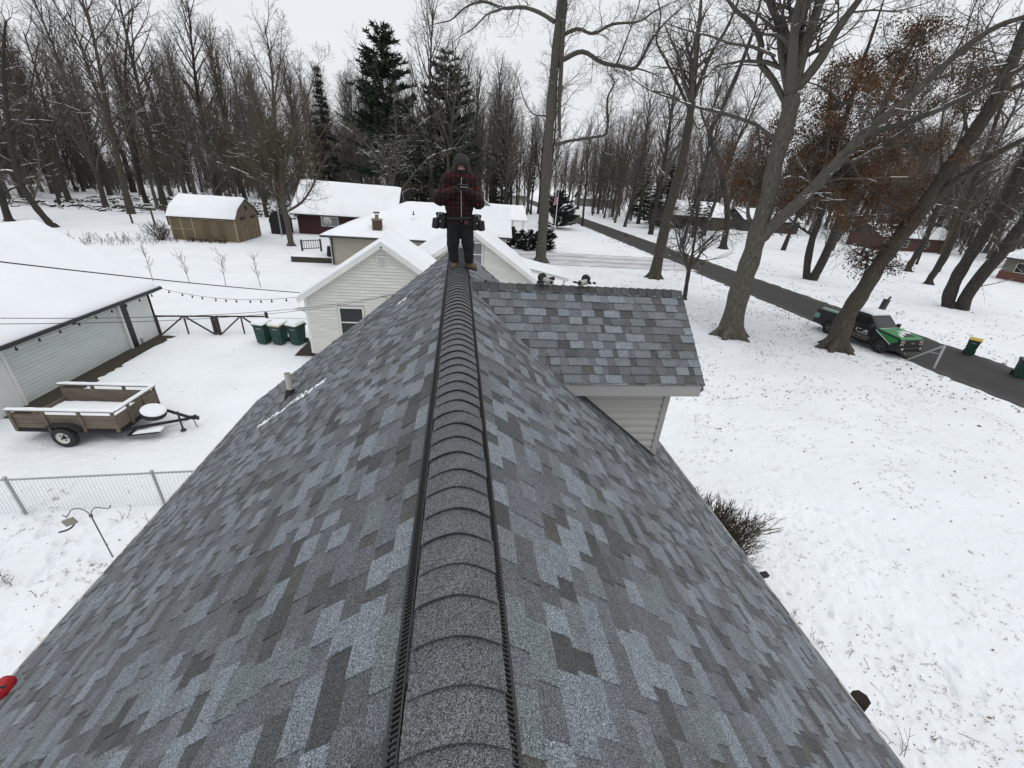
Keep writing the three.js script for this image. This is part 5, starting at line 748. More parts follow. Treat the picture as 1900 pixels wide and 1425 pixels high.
function leafMesh(clumps, per, size, rand) { const P = [], C = []; for (const [x, y, z, r] of clumps) { const n = Math.round(per * r * r), subs = []; for (let k = 0; k < 9 * r; k++) subs.push([x + (rand() - 0.5) * 2 * r, y + (rand() - 0.5) * 1.5 * r, z + (rand() - 0.5) * 2 * r]);
    for (let k = 0; k < n; k++) { const s = subs[Math.floor(rand() * subs.length)], g3 = () => (rand() + rand() + rand() - 1.5) * 0.55; const c = V(s[0] + g3() * 1.0, s[1] + g3() * 0.8, s[2] + g3() * 1.0), a = V(rand() - 0.5, rand() - 0.7, rand() - 0.5).normalize(), b = V(0, 0, 0).crossVectors(a, V(rand() - 0.5, rand() - 0.5, rand() - 0.5)).normalize(), w = size * (0.6 + rand() * 0.8); const q = [c.clone(), c.clone().addScaledVector(a, w * 0.5).addScaledVector(b, w * 0.32), c.clone().addScaledVector(a, w), c.clone().addScaledVector(a, w * 0.55).addScaledVector(b, -w * 0.32)]; q[2].y -= w * 0.15;
      const t = 0.55 + rand() * 0.7; for (const i of [0, 1, 2, 0, 2, 3]) { P.push(q[i].x, q[i].y, q[i].z); C.push(t, t * (0.9 + 0.2 * rand()), t * 0.95); } } }
  const g = new THREE.BufferGeometry(); g.setAttribute('position', new THREE.Float32BufferAttribute(P, 3)); g.setAttribute('color', new THREE.Float32BufferAttribute(C, 3)); g.setAttribute('uv', new THREE.Float32BufferAttribute(new Float32Array((P.length / 3) * 2), 2)); g.computeVertexNormals(); return g; }
M.leafBrown.vertexColors = true; M.leafDull.vertexColors = true;
const TRACED = {
  straight_tall_oak: { at: [9.31, -47.62], limbs: [
    [[0, 0, 0, 0.732], [-0.04, 1, -0.01, 0.574], [-0.13, 4.95, -0.03, 0.524], [-0.3, 9.95, -0.06, 0.498], [-0.43, 16.15, -0.08, 0.44], [-0.39, 20.3, -0.07, 0.419], [-0.35, 22.85, -0.07, 0.383], [-0.27, 26.05, -0.05, 0.253], [-0.42, 28.69, -0.08, 0.111]],
    [[-0.81, 21.31, -0.15, 0.192], [-1.94, 21.93, -0.74, 0.169], [-3.56, 22.42, -1.47, 0.147], [-5.33, 22.38, -2.19, 0.13], [-7.16, 22.84, -2.85, 0.111], [-8.82, 22.43, -3.4, 0.077], [-10.18, 21.49, -3.89, 0.059], [-11.57, 21.18, -4.25, 0.039], [-12.8, 20.86, -4.54, 0.02]],
    [[-5.44, 21.97, -0.75, 0.092], [-6.85, 21.62, -1.62, 0.078], [-7.96, 20.8, -2.41, 0.062], [-9.48, 20.05, -3.29, 0.031]],
    [[-7.24, 22.26, -0.86, 0.075], [-8.53, 22.8, -1.44, 0.054], [-10.48, 22.95, -2.19, 0.036]],
    [[-0.12, 20.3, -0.02, 0.181], [1.17, 20.77, 0.72, 0.149], [2.52, 20.39, 1.52, 0.131], [3.82, 20.93, 2.39, 0.112], [5.88, 21, 3.84, 0.073], [6.73, 21.55, 4.56, 0.058], [7.58, 21.9, 5.28, 0.037]],
    [[0.25, 18.57, 0.05, 0.23], [2.06, 19.35, 0.06, 0.196], [4.09, 18.69, 0.15, 0.179], [5.85, 18.54, 0.33, 0.16], [7.24, 18.49, 0.51, 0.167], [8.4, 20.73, 0.44, 0.124], [9.46, 22.14, 0.51, 0.071], [10.68, 23.24, 0.68, 0.045]],
    [[6.77, 18.2, 1.84, 0.077], [8.06, 18.05, 1.79, 0.058], [9.59, 17.7, 1.77, 0.02]],
    [[5.15, 18.49, 1.3, 0.1], [5.63, 19.91, 1.16, 0.074], [6.42, 22.51, 0.89, 0.048]],
    [[0.35, 11.61, 0.07, 0.194], [1.33, 11.98, 0.51, 0.167], [2.15, 12.17, 0.89, 0.141], [3.73, 12.47, 1.68, 0.139], [4.78, 12.81, 2.25, 0.13], [4.29, 15.56, 2.71, 0.099], [4.59, 16.77, 3.09, 0.059], [3.88, 17.38, 3.08, 0.021]],
    [[-0.71, 14.05, -0.13, 0.089], [-2.08, 14.24, -0.8, 0.071], [-3.01, 15.52, -1.4, 0.051], [-3.61, 17.19, -1.98, 0.026]],
    [[0.73, 12.27, 0.15, 0.134], [0.38, 14.7, 0.15, 0.183], [0.2, 17.29, 0.19, 0.204], [0.04, 19.6, 0.23, 0.223], [-0.07, 22.03, 0.29, 0.217], [-0.07, 23.26, 0.33, 0.19]],
  ] },
  big_forked_oak: { at: [17.73, -24.04], limbs: [
    [[0.02, -0.11, 0.02, 0.904], [-0.03, 0.84, -0.02, 0.675], [-0.13, 3.28, -0.09, 0.587], [-0.09, 5.02, -0.07, 0.539], [-0.15, 6.94, -0.11, 0.495], [-0.15, 8.16, -0.11, 0.431], [-0.31, 10.04, -0.23, 0.431], [-0.36, 12.52, -0.26, 0.41], [-0.48, 13.16, -0.35, 0.431]],
    [[-0.43, 12.58, -0.31, 0.159], [-1.12, 13.95, -1.3, 0.148], [-1.72, 14.87, -2.04, 0.157], [-1.73, 15.57, -2.24, 0.149], [-2.24, 16.6, -2.88, 0.124], [-2.88, 17.23, -3.53, 0.102], [-3.32, 17.77, -3.96, 0.084], [-3.86, 18.47, -4.48, 0.053]],
    [[-0.69, 13.46, -0.49, 0.189], [-1.22, 14.98, -1.06, 0.167], [-1.56, 16.15, -1.42, 0.138], [-2.09, 17.08, -1.87, 0.112], [-2.53, 17.92, -2.25, 0.082]],
    [[-0.45, 13.38, -0.33, 0.278], [-0.63, 15.02, -0.24, 0.246], [-0.66, 16.26, -0.11, 0.217], [-0.72, 17.04, -0.05, 0.184], [-0.84, 17.8, -0.04, 0.122]],
    [[-0.32, 13.53, -0.24, 0.25], [-0.04, 14.58, 0.36, 0.223], [0.02, 15.62, 0.77, 0.188], [0.15, 16.27, 1.12, 0.161], [0.25, 16.72, 1.38, 0.133], [0.34, 17.26, 1.66, 0.082]],
    [[-0.41, 11, -0.3, 0.134], [-0.75, 11.43, -0.79, 0.113], [-1.24, 11.88, -1.43, 0.094], [-2.68, 12.54, -3.02, 0.087], [-3.7, 12.85, -4, 0.064], [-4.82, 13.29, -5, 0.052], [-6.13, 13.84, -6.05, 0.04], [-7.15, 14.53, -6.83, 0.02]],
    [[0.05, 6.19, 0.04, 0.409], [0.25, 6.9, 0.44, 0.338], [0.84, 8.71, 1.6, 0.298], [1.16, 10.25, 2.48, 0.264], [1.44, 11.59, 3.28, 0.214], [1.75, 12.26, 3.93, 0.181], [2.01, 13.24, 4.66, 0.148], [2.24, 14.15, 5.37, 0.129], [2.51, 14.7, 6.03, 0.1], [2.82, 14.88, 6.7, 0.073]],
    [[2.38, 11.41, 1.95, 0.155], [2.82, 11.73, 2.84, 0.136], [3.22, 12.05, 3.74, 0.121], [3.68, 12.68, 4.99, 0.103], [3.88, 13.11, 5.66, 0.088], [4.11, 13.56, 6.49, 0.062]],
    [[3.05, 12.53, 2.58, 0.071], [3.26, 13.43, 2.66, 0.054], [3.19, 14.49, 2.44, 0.03], [3.19, 15.5, 2.3, 0.015]],
    [[3.58, 13.63, 3.11, 0.066], [4.07, 13.76, 3.52, 0.054], [4.68, 13.92, 4.07, 0.042], [5.36, 14.08, 4.71, 0.02]],
    [[1.95, 10.34, 1.57, 0.093], [2.31, 10.25, 1.97, 0.08], [2.81, 10.86, 2.57, 0.067], [3.33, 11.65, 3.24, 0.038]],
    [[1.31, 8.72, 1.03, 0.083], [1.71, 9.98, 1.02, 0.064], [1.7, 11.5, 0.62, 0.037], [1.86, 12.97, 0.39, 0.018]],
    [[-0.42, 6.79, -0.3, 0.118], [-0.73, 7.28, -0.6, 0.108], [-0.82, 8.14, -0.77, 0.071], [-0.76, 8.86, -0.82, 0.029]],
    [[-0.07, 8.79, -0.05, 0.091], [0.23, 9.36, 0.36, 0.058], [0.73, 9.39, 0.94, 0.026]],
    [[-1.54, 14.88, -1.06, 0.07], [-2.26, 15.41, -2.08, 0.073], [-3.16, 15.76, -3.18, 0.065], [-3.8, 16.15, -3.93, 0.055], [-4.47, 16.42, -4.65, 0.045], [-5.77, 17.02, -5.92, 0.023]],
  ] },
  leaning_oak: { at: [23.7, -21.99], limbs: [
    [[-0.02, -0.08, -0.02, 0.807], [-0.02, 0.43, -0.02, 0.622], [-0.06, 2.17, -0.06, 0.468], [0.1, 3.75, 0.11, 0.428], [0.23, 5.31, 0.25, 0.377], [0.43, 6.7, 0.48, 0.377], [0.7, 8.26, 0.78, 0.354], [0.87, 9.86, 0.98, 0.334], [1.04, 11.44, 1.18, 0.302], [1.19, 12.85, 1.35, 0.275], [1.18, 14.26, 1.34, 0.238], [1.11, 15.63, 1.26, 0.203], [0.96, 17.3, 1.09, 0.147]],
    [[0.92, 8.76, 1.04, 0.196], [0.94, 9.65, 1.52, 0.169], [1.09, 10.3, 2.12, 0.153], [1.18, 10.84, 2.56, 0.138], [1.37, 11.46, 3.3, 0.108]],
    [[1.19, 12.85, 1.35, 0.146], [1.47, 13.44, 1.5, 0.124], [1.9, 13.84, 1.83, 0.097]],
    [[0.23, 5.31, 0.25, 0.065], [-0.1, 5.53, -0.3, 0.052], [-0.42, 5.73, -0.81, 0.026], [-0.7, 6.11, -1.28, 0.012]],
    [[0.41, 6.41, 0.45, 0.054], [0.18, 7.34, 0.04, 0.034], [0.19, 8.17, -0.07, 0.012]],
    [[0.87, 9.86, 0.98, 0.074], [0.77, 11.29, 0.15, 0.058], [0.8, 13.01, -0.56, 0.041], [0.96, 14.68, -1.08, 0.021]],
    [[1.04, 11.44, 1.18, 0.078], [0.71, 12.86, 0.55, 0.063], [0.56, 14.63, 0.12, 0.046], [0.36, 16.34, -0.36, 0.027]],
  ] },
  forked_maple: { at: [41.06, -44.58], limbs: [
    [[-0.17, -0.11, -0.16, 0.499], [-0.52, 0.81, -0.47, 0.39], [-0.99, 4.35, -0.89, 0.355], [-1.01, 6.76, -0.91, 0.322], [-1.31, 10.15, -1.17, 0.313], [-1.65, 14.68, -1.46, 0.255], [-1.85, 19.3, -1.64, 0.2], [-1.92, 23.11, -1.7, 0.128], [-1.97, 25.49, -1.73, 0.062]],
    [[0.05, -0.05, 0.05, 0.568], [0.13, 0.79, 0.18, 0.472], [0.21, 2.71, 0.39, 0.454], [0.15, 5.16, 0.5, 0.384], [0.04, 6.94, 0.52, 0.349], [-0.15, 10.26, 0.56, 0.315], [-0.32, 14.16, 0.68, 0.259], [-0.3, 18.16, 0.97, 0.183], [-0.16, 21.39, 1.34, 0.107], [-0.34, 23.67, 1.33, 0.04]],
    [[-0.99, 4.82, -0.89, 0.177], [-1.75, 5.36, -1.9, 0.152], [-2.57, 6.08, -2.97, 0.101], [-3.24, 6.85, -3.84, 0.05]],
    [[-1.01, 6.76, -0.91, 0.095], [-1.66, 7.38, -1.8, 0.07], [-2.15, 8.43, -2.57, 0.023]],
    [[0.13, 6.08, 0.12, 0.119], [1.07, 7.14, 1.56, 0.084], [2.26, 7.47, 3.4, 0.039]],
    [[-1.65, 14.68, -1.46, 0.123], [-2.69, 17.64, -3.22, 0.086], [-2.97, 21.01, -4.29, 0.045]],
  ] },
  forked_ash: { at: [47.21, -33.62], limbs: [
    [[-0.12, -0.16, -0.17, 0.574], [-0.39, 0.52, -0.54, 0.505], [-0.56, 2.58, -0.77, 0.489], [-0.51, 4.67, -0.7, 0.451], [-0.44, 6.89, -0.61, 0.437], [-0.36, 9.04, -0.5, 0.411], [-0.38, 11.22, -0.53, 0.371], [-0.43, 13.61, -0.6, 0.33], [-0.57, 16.59, -0.79, 0.26]],
    [[0.28, 0.02, 0.39, 0.552], [0.14, 1.18, 0.29, 0.487], [0.19, 3.64, 0.58, 0.494], [0.31, 5.3, 0.91, 0.482], [0.35, 7.22, 1.14, 0.44], [0.38, 9.07, 1.35, 0.382], [0.31, 11.67, 1.48, 0.329]],
    [[-0.44, 6.89, -0.61, 0.115], [-1.01, 8.09, -2, 0.087], [-1.6, 8.65, -3.21, 0.06], [-2.17, 8.79, -4.27, 0.033]],
    [[-0.51, 4.67, -0.7, 0.083], [-0.81, 6.22, -2.13, 0.067], [-0.6, 8.05, -2.76, 0.061], [0.27, 9.94, -2.59, 0.033]],
  ] },
  slender_ash: { at: [58.1, -45.38], limbs: [
    [[-0.04, -0.08, -0.06, 0.478], [-0.09, 0.64, -0.11, 0.345], [0.08, 2.71, 0.11, 0.339], [0.07, 5.32, 0.09, 0.314], [-0.02, 7.46, -0.03, 0.287], [-0.27, 10.79, -0.34, 0.258], [-0.54, 14.53, -0.68, 0.209], [-0.92, 19.03, -1.16, 0.141], [-1.29, 23.22, -1.6, 0.058]],
    [[0.07, 5.32, 0.09, 0.137], [0.54, 6.86, 0.18, 0.115], [1.29, 8.12, 0.67, 0.059]],
    [[-0.02, 7.46, -0.03, 0.103], [-0.6, 10.16, -1.77, 0.085], [-0.77, 13.52, -3.05, 0.044]],
    [[-0.27, 10.79, -0.34, 0.144], [-0.05, 12.44, 0.54, 0.088], [0.37, 12.98, 1.48, 0.029]],
  ] },
  far_ash: { at: [65.46, -54.72], limbs: [
    [[-0.04, -0.01, -0.04, 0.493], [-0.09, 0.67, -0.1, 0.368], [0.02, 2.6, 0.03, 0.358], [0.12, 4.48, 0.15, 0.331], [-0.01, 7.65, -0.01, 0.298], [-0.23, 11.35, -0.27, 0.238], [-0.6, 15.48, -0.71, 0.18], [-1.02, 20.27, -1.2, 0.075]],
    [[0.12, 4.48, 0.15, 0.124], [0.43, 6.27, -0.04, 0.103], [1.41, 7.78, 0.56, 0.036]],
    [[-0.01, 7.65, -0.01, 0.126], [-0.96, 10.91, -2.35, 0.104], [-1.18, 14.92, -3.82, 0.054]],
  ] },
  roadside_oak: { at: [20.18, -41.44], limbs: [
    [[0, -0, -0, 0.734], [0.02, 0.67, 0.01, 0.575], [0.02, 4.56, 0.01, 0.476], [0.17, 9.09, 0.08, 0.403], [0.25, 11.36, 0.12, 0.371], [0.06, 14.52, 0.03, 0.313], [0, 15.32, 0, 0.332]],
    [[0.05, 15.12, 0.02, 0.2], [-0.24, 18.77, -0.51, 0.171], [-0.45, 21.02, -0.86, 0.146], [-0.68, 23.14, -1.19, 0.102], [-0.97, 25.51, -1.57, 0.06]],
    [[-0.15, 14.92, -0.07, 0.138], [-1.2, 16.99, -1.37, 0.118], [-2.27, 18.85, -2.54, 0.099], [-2.95, 20.09, -3.26, 0.088], [-2.77, 21.89, -3.7, 0.066], [-3.4, 23.87, -4.55, 0.041]],
    [[0.08, 15.71, 0.04, 0.185], [0.2, 17.37, 0.49, 0.157], [0.39, 18.78, 0.93, 0.132], [0.85, 20.2, 1.54, 0.106], [0.99, 21.87, 2.04, 0.081], [0.98, 23.43, 2.43, 0.039]],
    [[-0.19, 15.12, -0.09, 0.093], [-1.67, 15.97, -1.44, 0.076], [-3.19, 16.43, -2.66, 0.058], [-4.69, 17.46, -3.84, 0.029]],
    [[0.14, 14.33, 0.07, 0.077], [0.88, 13.29, 0.93, 0.069], [1.14, 15.54, 1.91, 0.066], [1.02, 17.59, 2.62, 0.031]],
    [[0.17, 9.09, 0.08, 0.087], [-0.51, 9.36, -0.44, 0.065], [-1.72, 10.65, -1.41, 0.045], [-2.37, 12.42, -2.1, 0.023]],
    [[0.27, 9.86, 0.13, 0.075], [0.73, 10.77, 0.61, 0.047], [1.49, 10.59, 1.24, 0.021]],
  ] },
  second_roadside_oak: { at: [44.64, -68.8], limbs: [
    [[0.02, -0.09, 0.01, 0.702], [-0.06, 0.87, -0.04, 0.534], [-0.56, 5.23, -0.36, 0.469], [-3.38, 12.94, -2.08, 0.397], [-5.39, 16.58, -3.21, 0.39], [-4.55, 20.85, -2.75, 0.332], [-3.74, 25.49, -2.29, 0.287], [-3.3, 29.81, -2.03, 0.209], [-3.47, 33.88, -2.13, 0.135]],
    [[-2.62, 11.45, -1.63, 0.21], [-1.5, 15.31, -1.86, 0.165], [0.07, 20.46, -2.09, 0.12], [0.81, 23.96, -2.41, 0.058]],
    [[-5.39, 16.58, -3.21, 0.178], [-7.06, 20.23, -5.05, 0.152], [-7.03, 25.25, -6.1, 0.078]],
  ] },
  crooked_ornamental: { at: [19.27, -32.98], limbs: [
    [[-0.03, -0.05, -0.02, 0.192], [-0.15, 1.26, -0.09, 0.157], [-0.23, 2.37, -0.13, 0.166]],
    [[-0.21, 2.28, -0.12, 0.101], [-0.56, 3.19, -0.57, 0.091], [-0.75, 3.88, -0.84, 0.081], [-1.08, 4.91, -1.29, 0.06], [-1.6, 5.67, -1.78, 0.039], [-2.21, 6.21, -2.29, 0.02]],
    [[-0.21, 2.28, -0.12, 0.126], [-0.34, 3.64, -0.04, 0.103], [-0.49, 4.9, 0.01, 0.09], [-0.72, 6.3, 0.05, 0.077], [-1.33, 8.19, -0.06, 0.056], [-1.59, 9.28, -0.07, 0.028]],
    [[-0.92, 3.92, -0.52, 0.065], [-0.67, 5.03, -0.51, 0.051], [-0.93, 6.21, -0.8, 0.02]],
    [[-0.25, 3.84, -0.15, 0.066], [0.17, 4.56, 0.32, 0.054], [0.61, 5.26, 0.8, 0.042], [1.12, 5.55, 1.3, 0.02]],
    [[-0.25, 3.5, -0.15, 0.055], [0.03, 4.27, 0.32, 0.042], [0.03, 5.21, 0.65, 0.02]],
  ] },
  vase_maple: { at: [-18.23, -50.12], limbs: [
    [[0.04, -0.06, -0.02, 0.424], [0.02, 0.51, -0.01, 0.317], [0.02, 2.18, -0.01, 0.285], [-0.06, 3.68, 0.02, 0.281], [-0.12, 5.14, 0.05, 0.277]],
    [[0, 3.42, -0, 0.168], [-0.62, 4.59, -0.05, 0.136], [-1.19, 6.19, -0.19, 0.109], [-2.38, 8.08, -0.19, 0.081], [-3.88, 10.31, -0.11, 0.053], [-4.99, 11.55, 0.05, 0.026]],
    [[0.01, 3.47, -0, 0.145], [1.74, 4.57, -0.18, 0.119], [3.06, 6.21, -0.16, 0.095], [4.48, 8.56, 0, 0.057], [6.87, 10.88, 0.1, 0.022]],
    [[-0.12, 5.14, 0.05, 0.204], [-0.17, 7.25, -0.05, 0.172], [0.09, 10.16, -0.3, 0.142], [0.5, 13.83, -0.64, 0.089], [1.36, 16.95, -1.1, 0.054], [1.72, 19.05, -1.33, 0.022]],
    [[-0.12, 5.14, 0.05, 0.192], [0.73, 7.8, 0.03, 0.139], [1.95, 10.75, -0.04, 0.111], [3.65, 14.03, -0.17, 0.064], [4.97, 16.69, -0.22, 0.031]],
    [[-0.15, 4.99, 0.05, 0.183], [-0.75, 7.71, -0.46, 0.154], [-1.41, 11.03, -1.08, 0.1], [-2.21, 14.63, -1.69, 0.073], [-2.78, 17.62, -2.21, 0.024]],
    [[-0.15, 4.99, 0.05, 0.139], [0.76, 6.81, -0.96, 0.115], [2.52, 9.49, -2.6, 0.07], [4.36, 12.23, -4.14, 0.035]],
    [[-0.04, 4.73, 0.02, 0.142], [-1.05, 5.97, 0.96, 0.109], [-2.53, 7.08, 2.29, 0.077], [-4.07, 7.86, 3.72, 0.024]],
  ] },
  curved_tree: { at: [-9.19, -70.98], limbs: [
    [[-0.01, -0.16, 0, 0.37], [-0.16, 1.58, 0.02, 0.325], [-0.42, 4.11, 0.06, 0.299], [-0.7, 6.1, 0.09, 0.274]],
    [[-0.42, 4.11, 0.06, 0.203], [-1.69, 5.1, 0.75, 0.157], [-2.75, 5.49, 1.28, 0.129], [-5.17, 5.52, 2.56, 0.104], [-6.87, 4.88, 3.57, 0.066], [-8.34, 3.99, 4.55, 0.033]],
    [[-0.7, 6.1, 0.09, 0.202], [-1.42, 7.87, -0.18, 0.161], [-3.44, 10.55, -0.52, 0.118], [-5.56, 12.44, -0.67, 0.076], [-7.31, 13.5, -0.69, 0.037]],
    [[-0.7, 6.1, 0.09, 0.19], [0.02, 8.68, 0.27, 0.147], [1.33, 11.54, 0.43, 0.105], [2.95, 13.66, 0.54, 0.066], [5.26, 15.47, 0.67, 0.032]],
    [[-0.3, 3.51, 0.04, 0.114], [0.55, 5.06, -0.25, 0.074], [1.76, 5.88, -0.54, 0.036]],
    [[-0.7, 6.1, 0.09, 0.197], [-0.83, 9.34, -0.54, 0.152], [0.03, 12.92, -1.39, 0.114], [-0.22, 16.97, -2.14, 0.038]],
    [[-0.24, 4.65, 0.03, 0.147], [2.55, 8.15, -1.66, 0.11], [4.96, 10.54, -2.85, 0.072], [8.23, 11.92, -3.99, 0.036]],
  ] },
  left_leaning_elm: { at: [-44.83, -54.67], limbs: [
    [[0.04, -0.11, -0.03, 0.44], [-0.07, 0.4, 0.06, 0.332], [-0.41, 1.67, 0.34, 0.309], [-0.66, 2.95, 0.55, 0.294], [-0.76, 5.27, 0.64, 0.287], [-0.48, 7.89, 0.4, 0.237], [0.1, 11.23, -0.08, 0.193], [0.8, 14.88, -0.65, 0.133], [1.83, 18.46, -1.45, 0.079]],
    [[-0.57, 2.58, 0.47, 0.11], [0.02, 4.96, -0.71, 0.093], [0.19, 7.03, -1.39, 0.08], [0.11, 9.05, -1.84, 0.041]],
    [[-0.76, 5.27, 0.64, 0.219], [-1.39, 5.47, 1.07, 0.169], [-2.39, 5.06, 1.77, 0.108]],
    [[-0.66, 2.95, 0.55, 0.125], [-0.94, 3.78, 0.67, 0.104], [-1.3, 4.27, 0.89, 0.054]],
    [[-0.48, 7.89, 0.4, 0.115], [0.27, 10.47, -1.41, 0.101], [0.87, 14.04, -3.31, 0.069], [1.38, 17.58, -5.02, 0.035]],
  ] },
  edge_elm: { at: [-51.22, -57.39], limbs: [
    [[-0.01, -0.06, 0.01, 0.412], [-0.01, 0.46, 0.01, 0.348], [0.13, 2.61, -0.11, 0.321], [0.35, 4.8, -0.31, 0.291], [0.97, 8.25, -0.85, 0.244]],
    [[0.13, 2.61, -0.11, 0.12], [0.79, 3.46, -0.87, 0.11], [1.42, 3.71, -1.53, 0.076]],
  ] },
  snowy_limbed_oak: { at: [-52.89, -84.09], limbs: [
    [[-0.02, -0.09, 0.01, 0.503], [-0.08, 0.76, 0.05, 0.394], [-0.12, 3.66, 0.07, 0.349], [0.35, 8.52, -0.22, 0.338], [0.83, 13.5, -0.52, 0.26], [1.62, 18.55, -1, 0.184], [3.1, 24.15, -1.87, 0.116], [3.93, 26.88, -2.35, 0.056]],
    [[0.38, 8.37, -0.24, 0.14], [0.76, 10.13, 0.15, 0.117], [2.65, 10.83, -0.3, 0.121], [4.28, 11.21, -0.67, 0.121], [5.95, 10.37, -0.98, 0.087], [7.61, 9.89, -1.29, 0.043]],
    [[0.65, 9.63, -0.41, 0.129], [2.43, 8.79, -1.01, 0.11], [3.64, 8.11, -1.39, 0.089], [5.24, 7.45, -1.88, 0.045]],
    [[0.78, 12.77, -0.48, 0.125], [0.36, 13.76, 0.06, 0.119], [0.37, 14.45, 0.21, 0.101], [2.01, 14.09, -0.38, 0.086], [3.22, 15.02, -0.74, 0.067], [5.29, 14.99, -1.42, 0.038]],
    [[0.29, 6.65, -0.18, 0.092], [1.05, 7.49, -0.27, 0.103], [2.45, 6.42, -0.51, 0.09], [3.68, 5.3, -0.67, 0.045]],
    [[0.3, 11.6, -0.19, 0.127], [-0.73, 12.95, 0.06, 0.084], [-1.69, 14.05, 0.34, 0.042]],
    [[1.62, 18.55, -1, 0.107], [3.46, 21.81, -3.02, 0.082], [5, 25.71, -4.86, 0.042]],
  ] },
};
const LEAF_CLUMPS = [[3.12, 9.53, -2.49, 2.24], [3.61, 10.7, -1.12, 2.02], [2.86, 12.65, 0.83, 2.02], [5.69, 14.94, -4.76, 1.79], [4.54, 14.95, -0.43, 2.24], [3.21, 11.72, -2.84, 2.13], [4.43, 9.26, -6.07, 1.79], [1.49, 10.05, -5.2, 1.68], [6.18, 15.76, -0.84, 1.68], [7.32, 9.83, -0.44, 1.9], [7.99, 8.18, -1.72, 1.79], [4.57, 8.64, -0.34, 2.02], [9.5, 14.92, 0.87, 1.79], [3.37, 7.39, -2.18, 1.34], [7.18, 11.12, -1.86, 2.02], [4.88, 10.78, 2.56, 1.57], [1.42, 11.18, -3.04, 1.34], [7.77, 14.28, -0.31, 1.46], [4.53, 9.18, -1.8, 1.79], [10.68, 14.07, -0.59, 1.12], [1.15, 8.73, -5.2, 1.34]];
const LEAF_CLUMPS_LOW = [[-0.23, 5.68, -0.25, 0.7], [0.18, 6.07, 0.19, 0.6], [-0.49, 5.32, -0.52, 0.5], [0.74, 5.41, 0.82, 0.5], [0.21, 7.23, 0.23, 0.8], [0.45, 8.09, 0.49, 0.7], [-0.22, 4.92, -0.23, 0.4]];

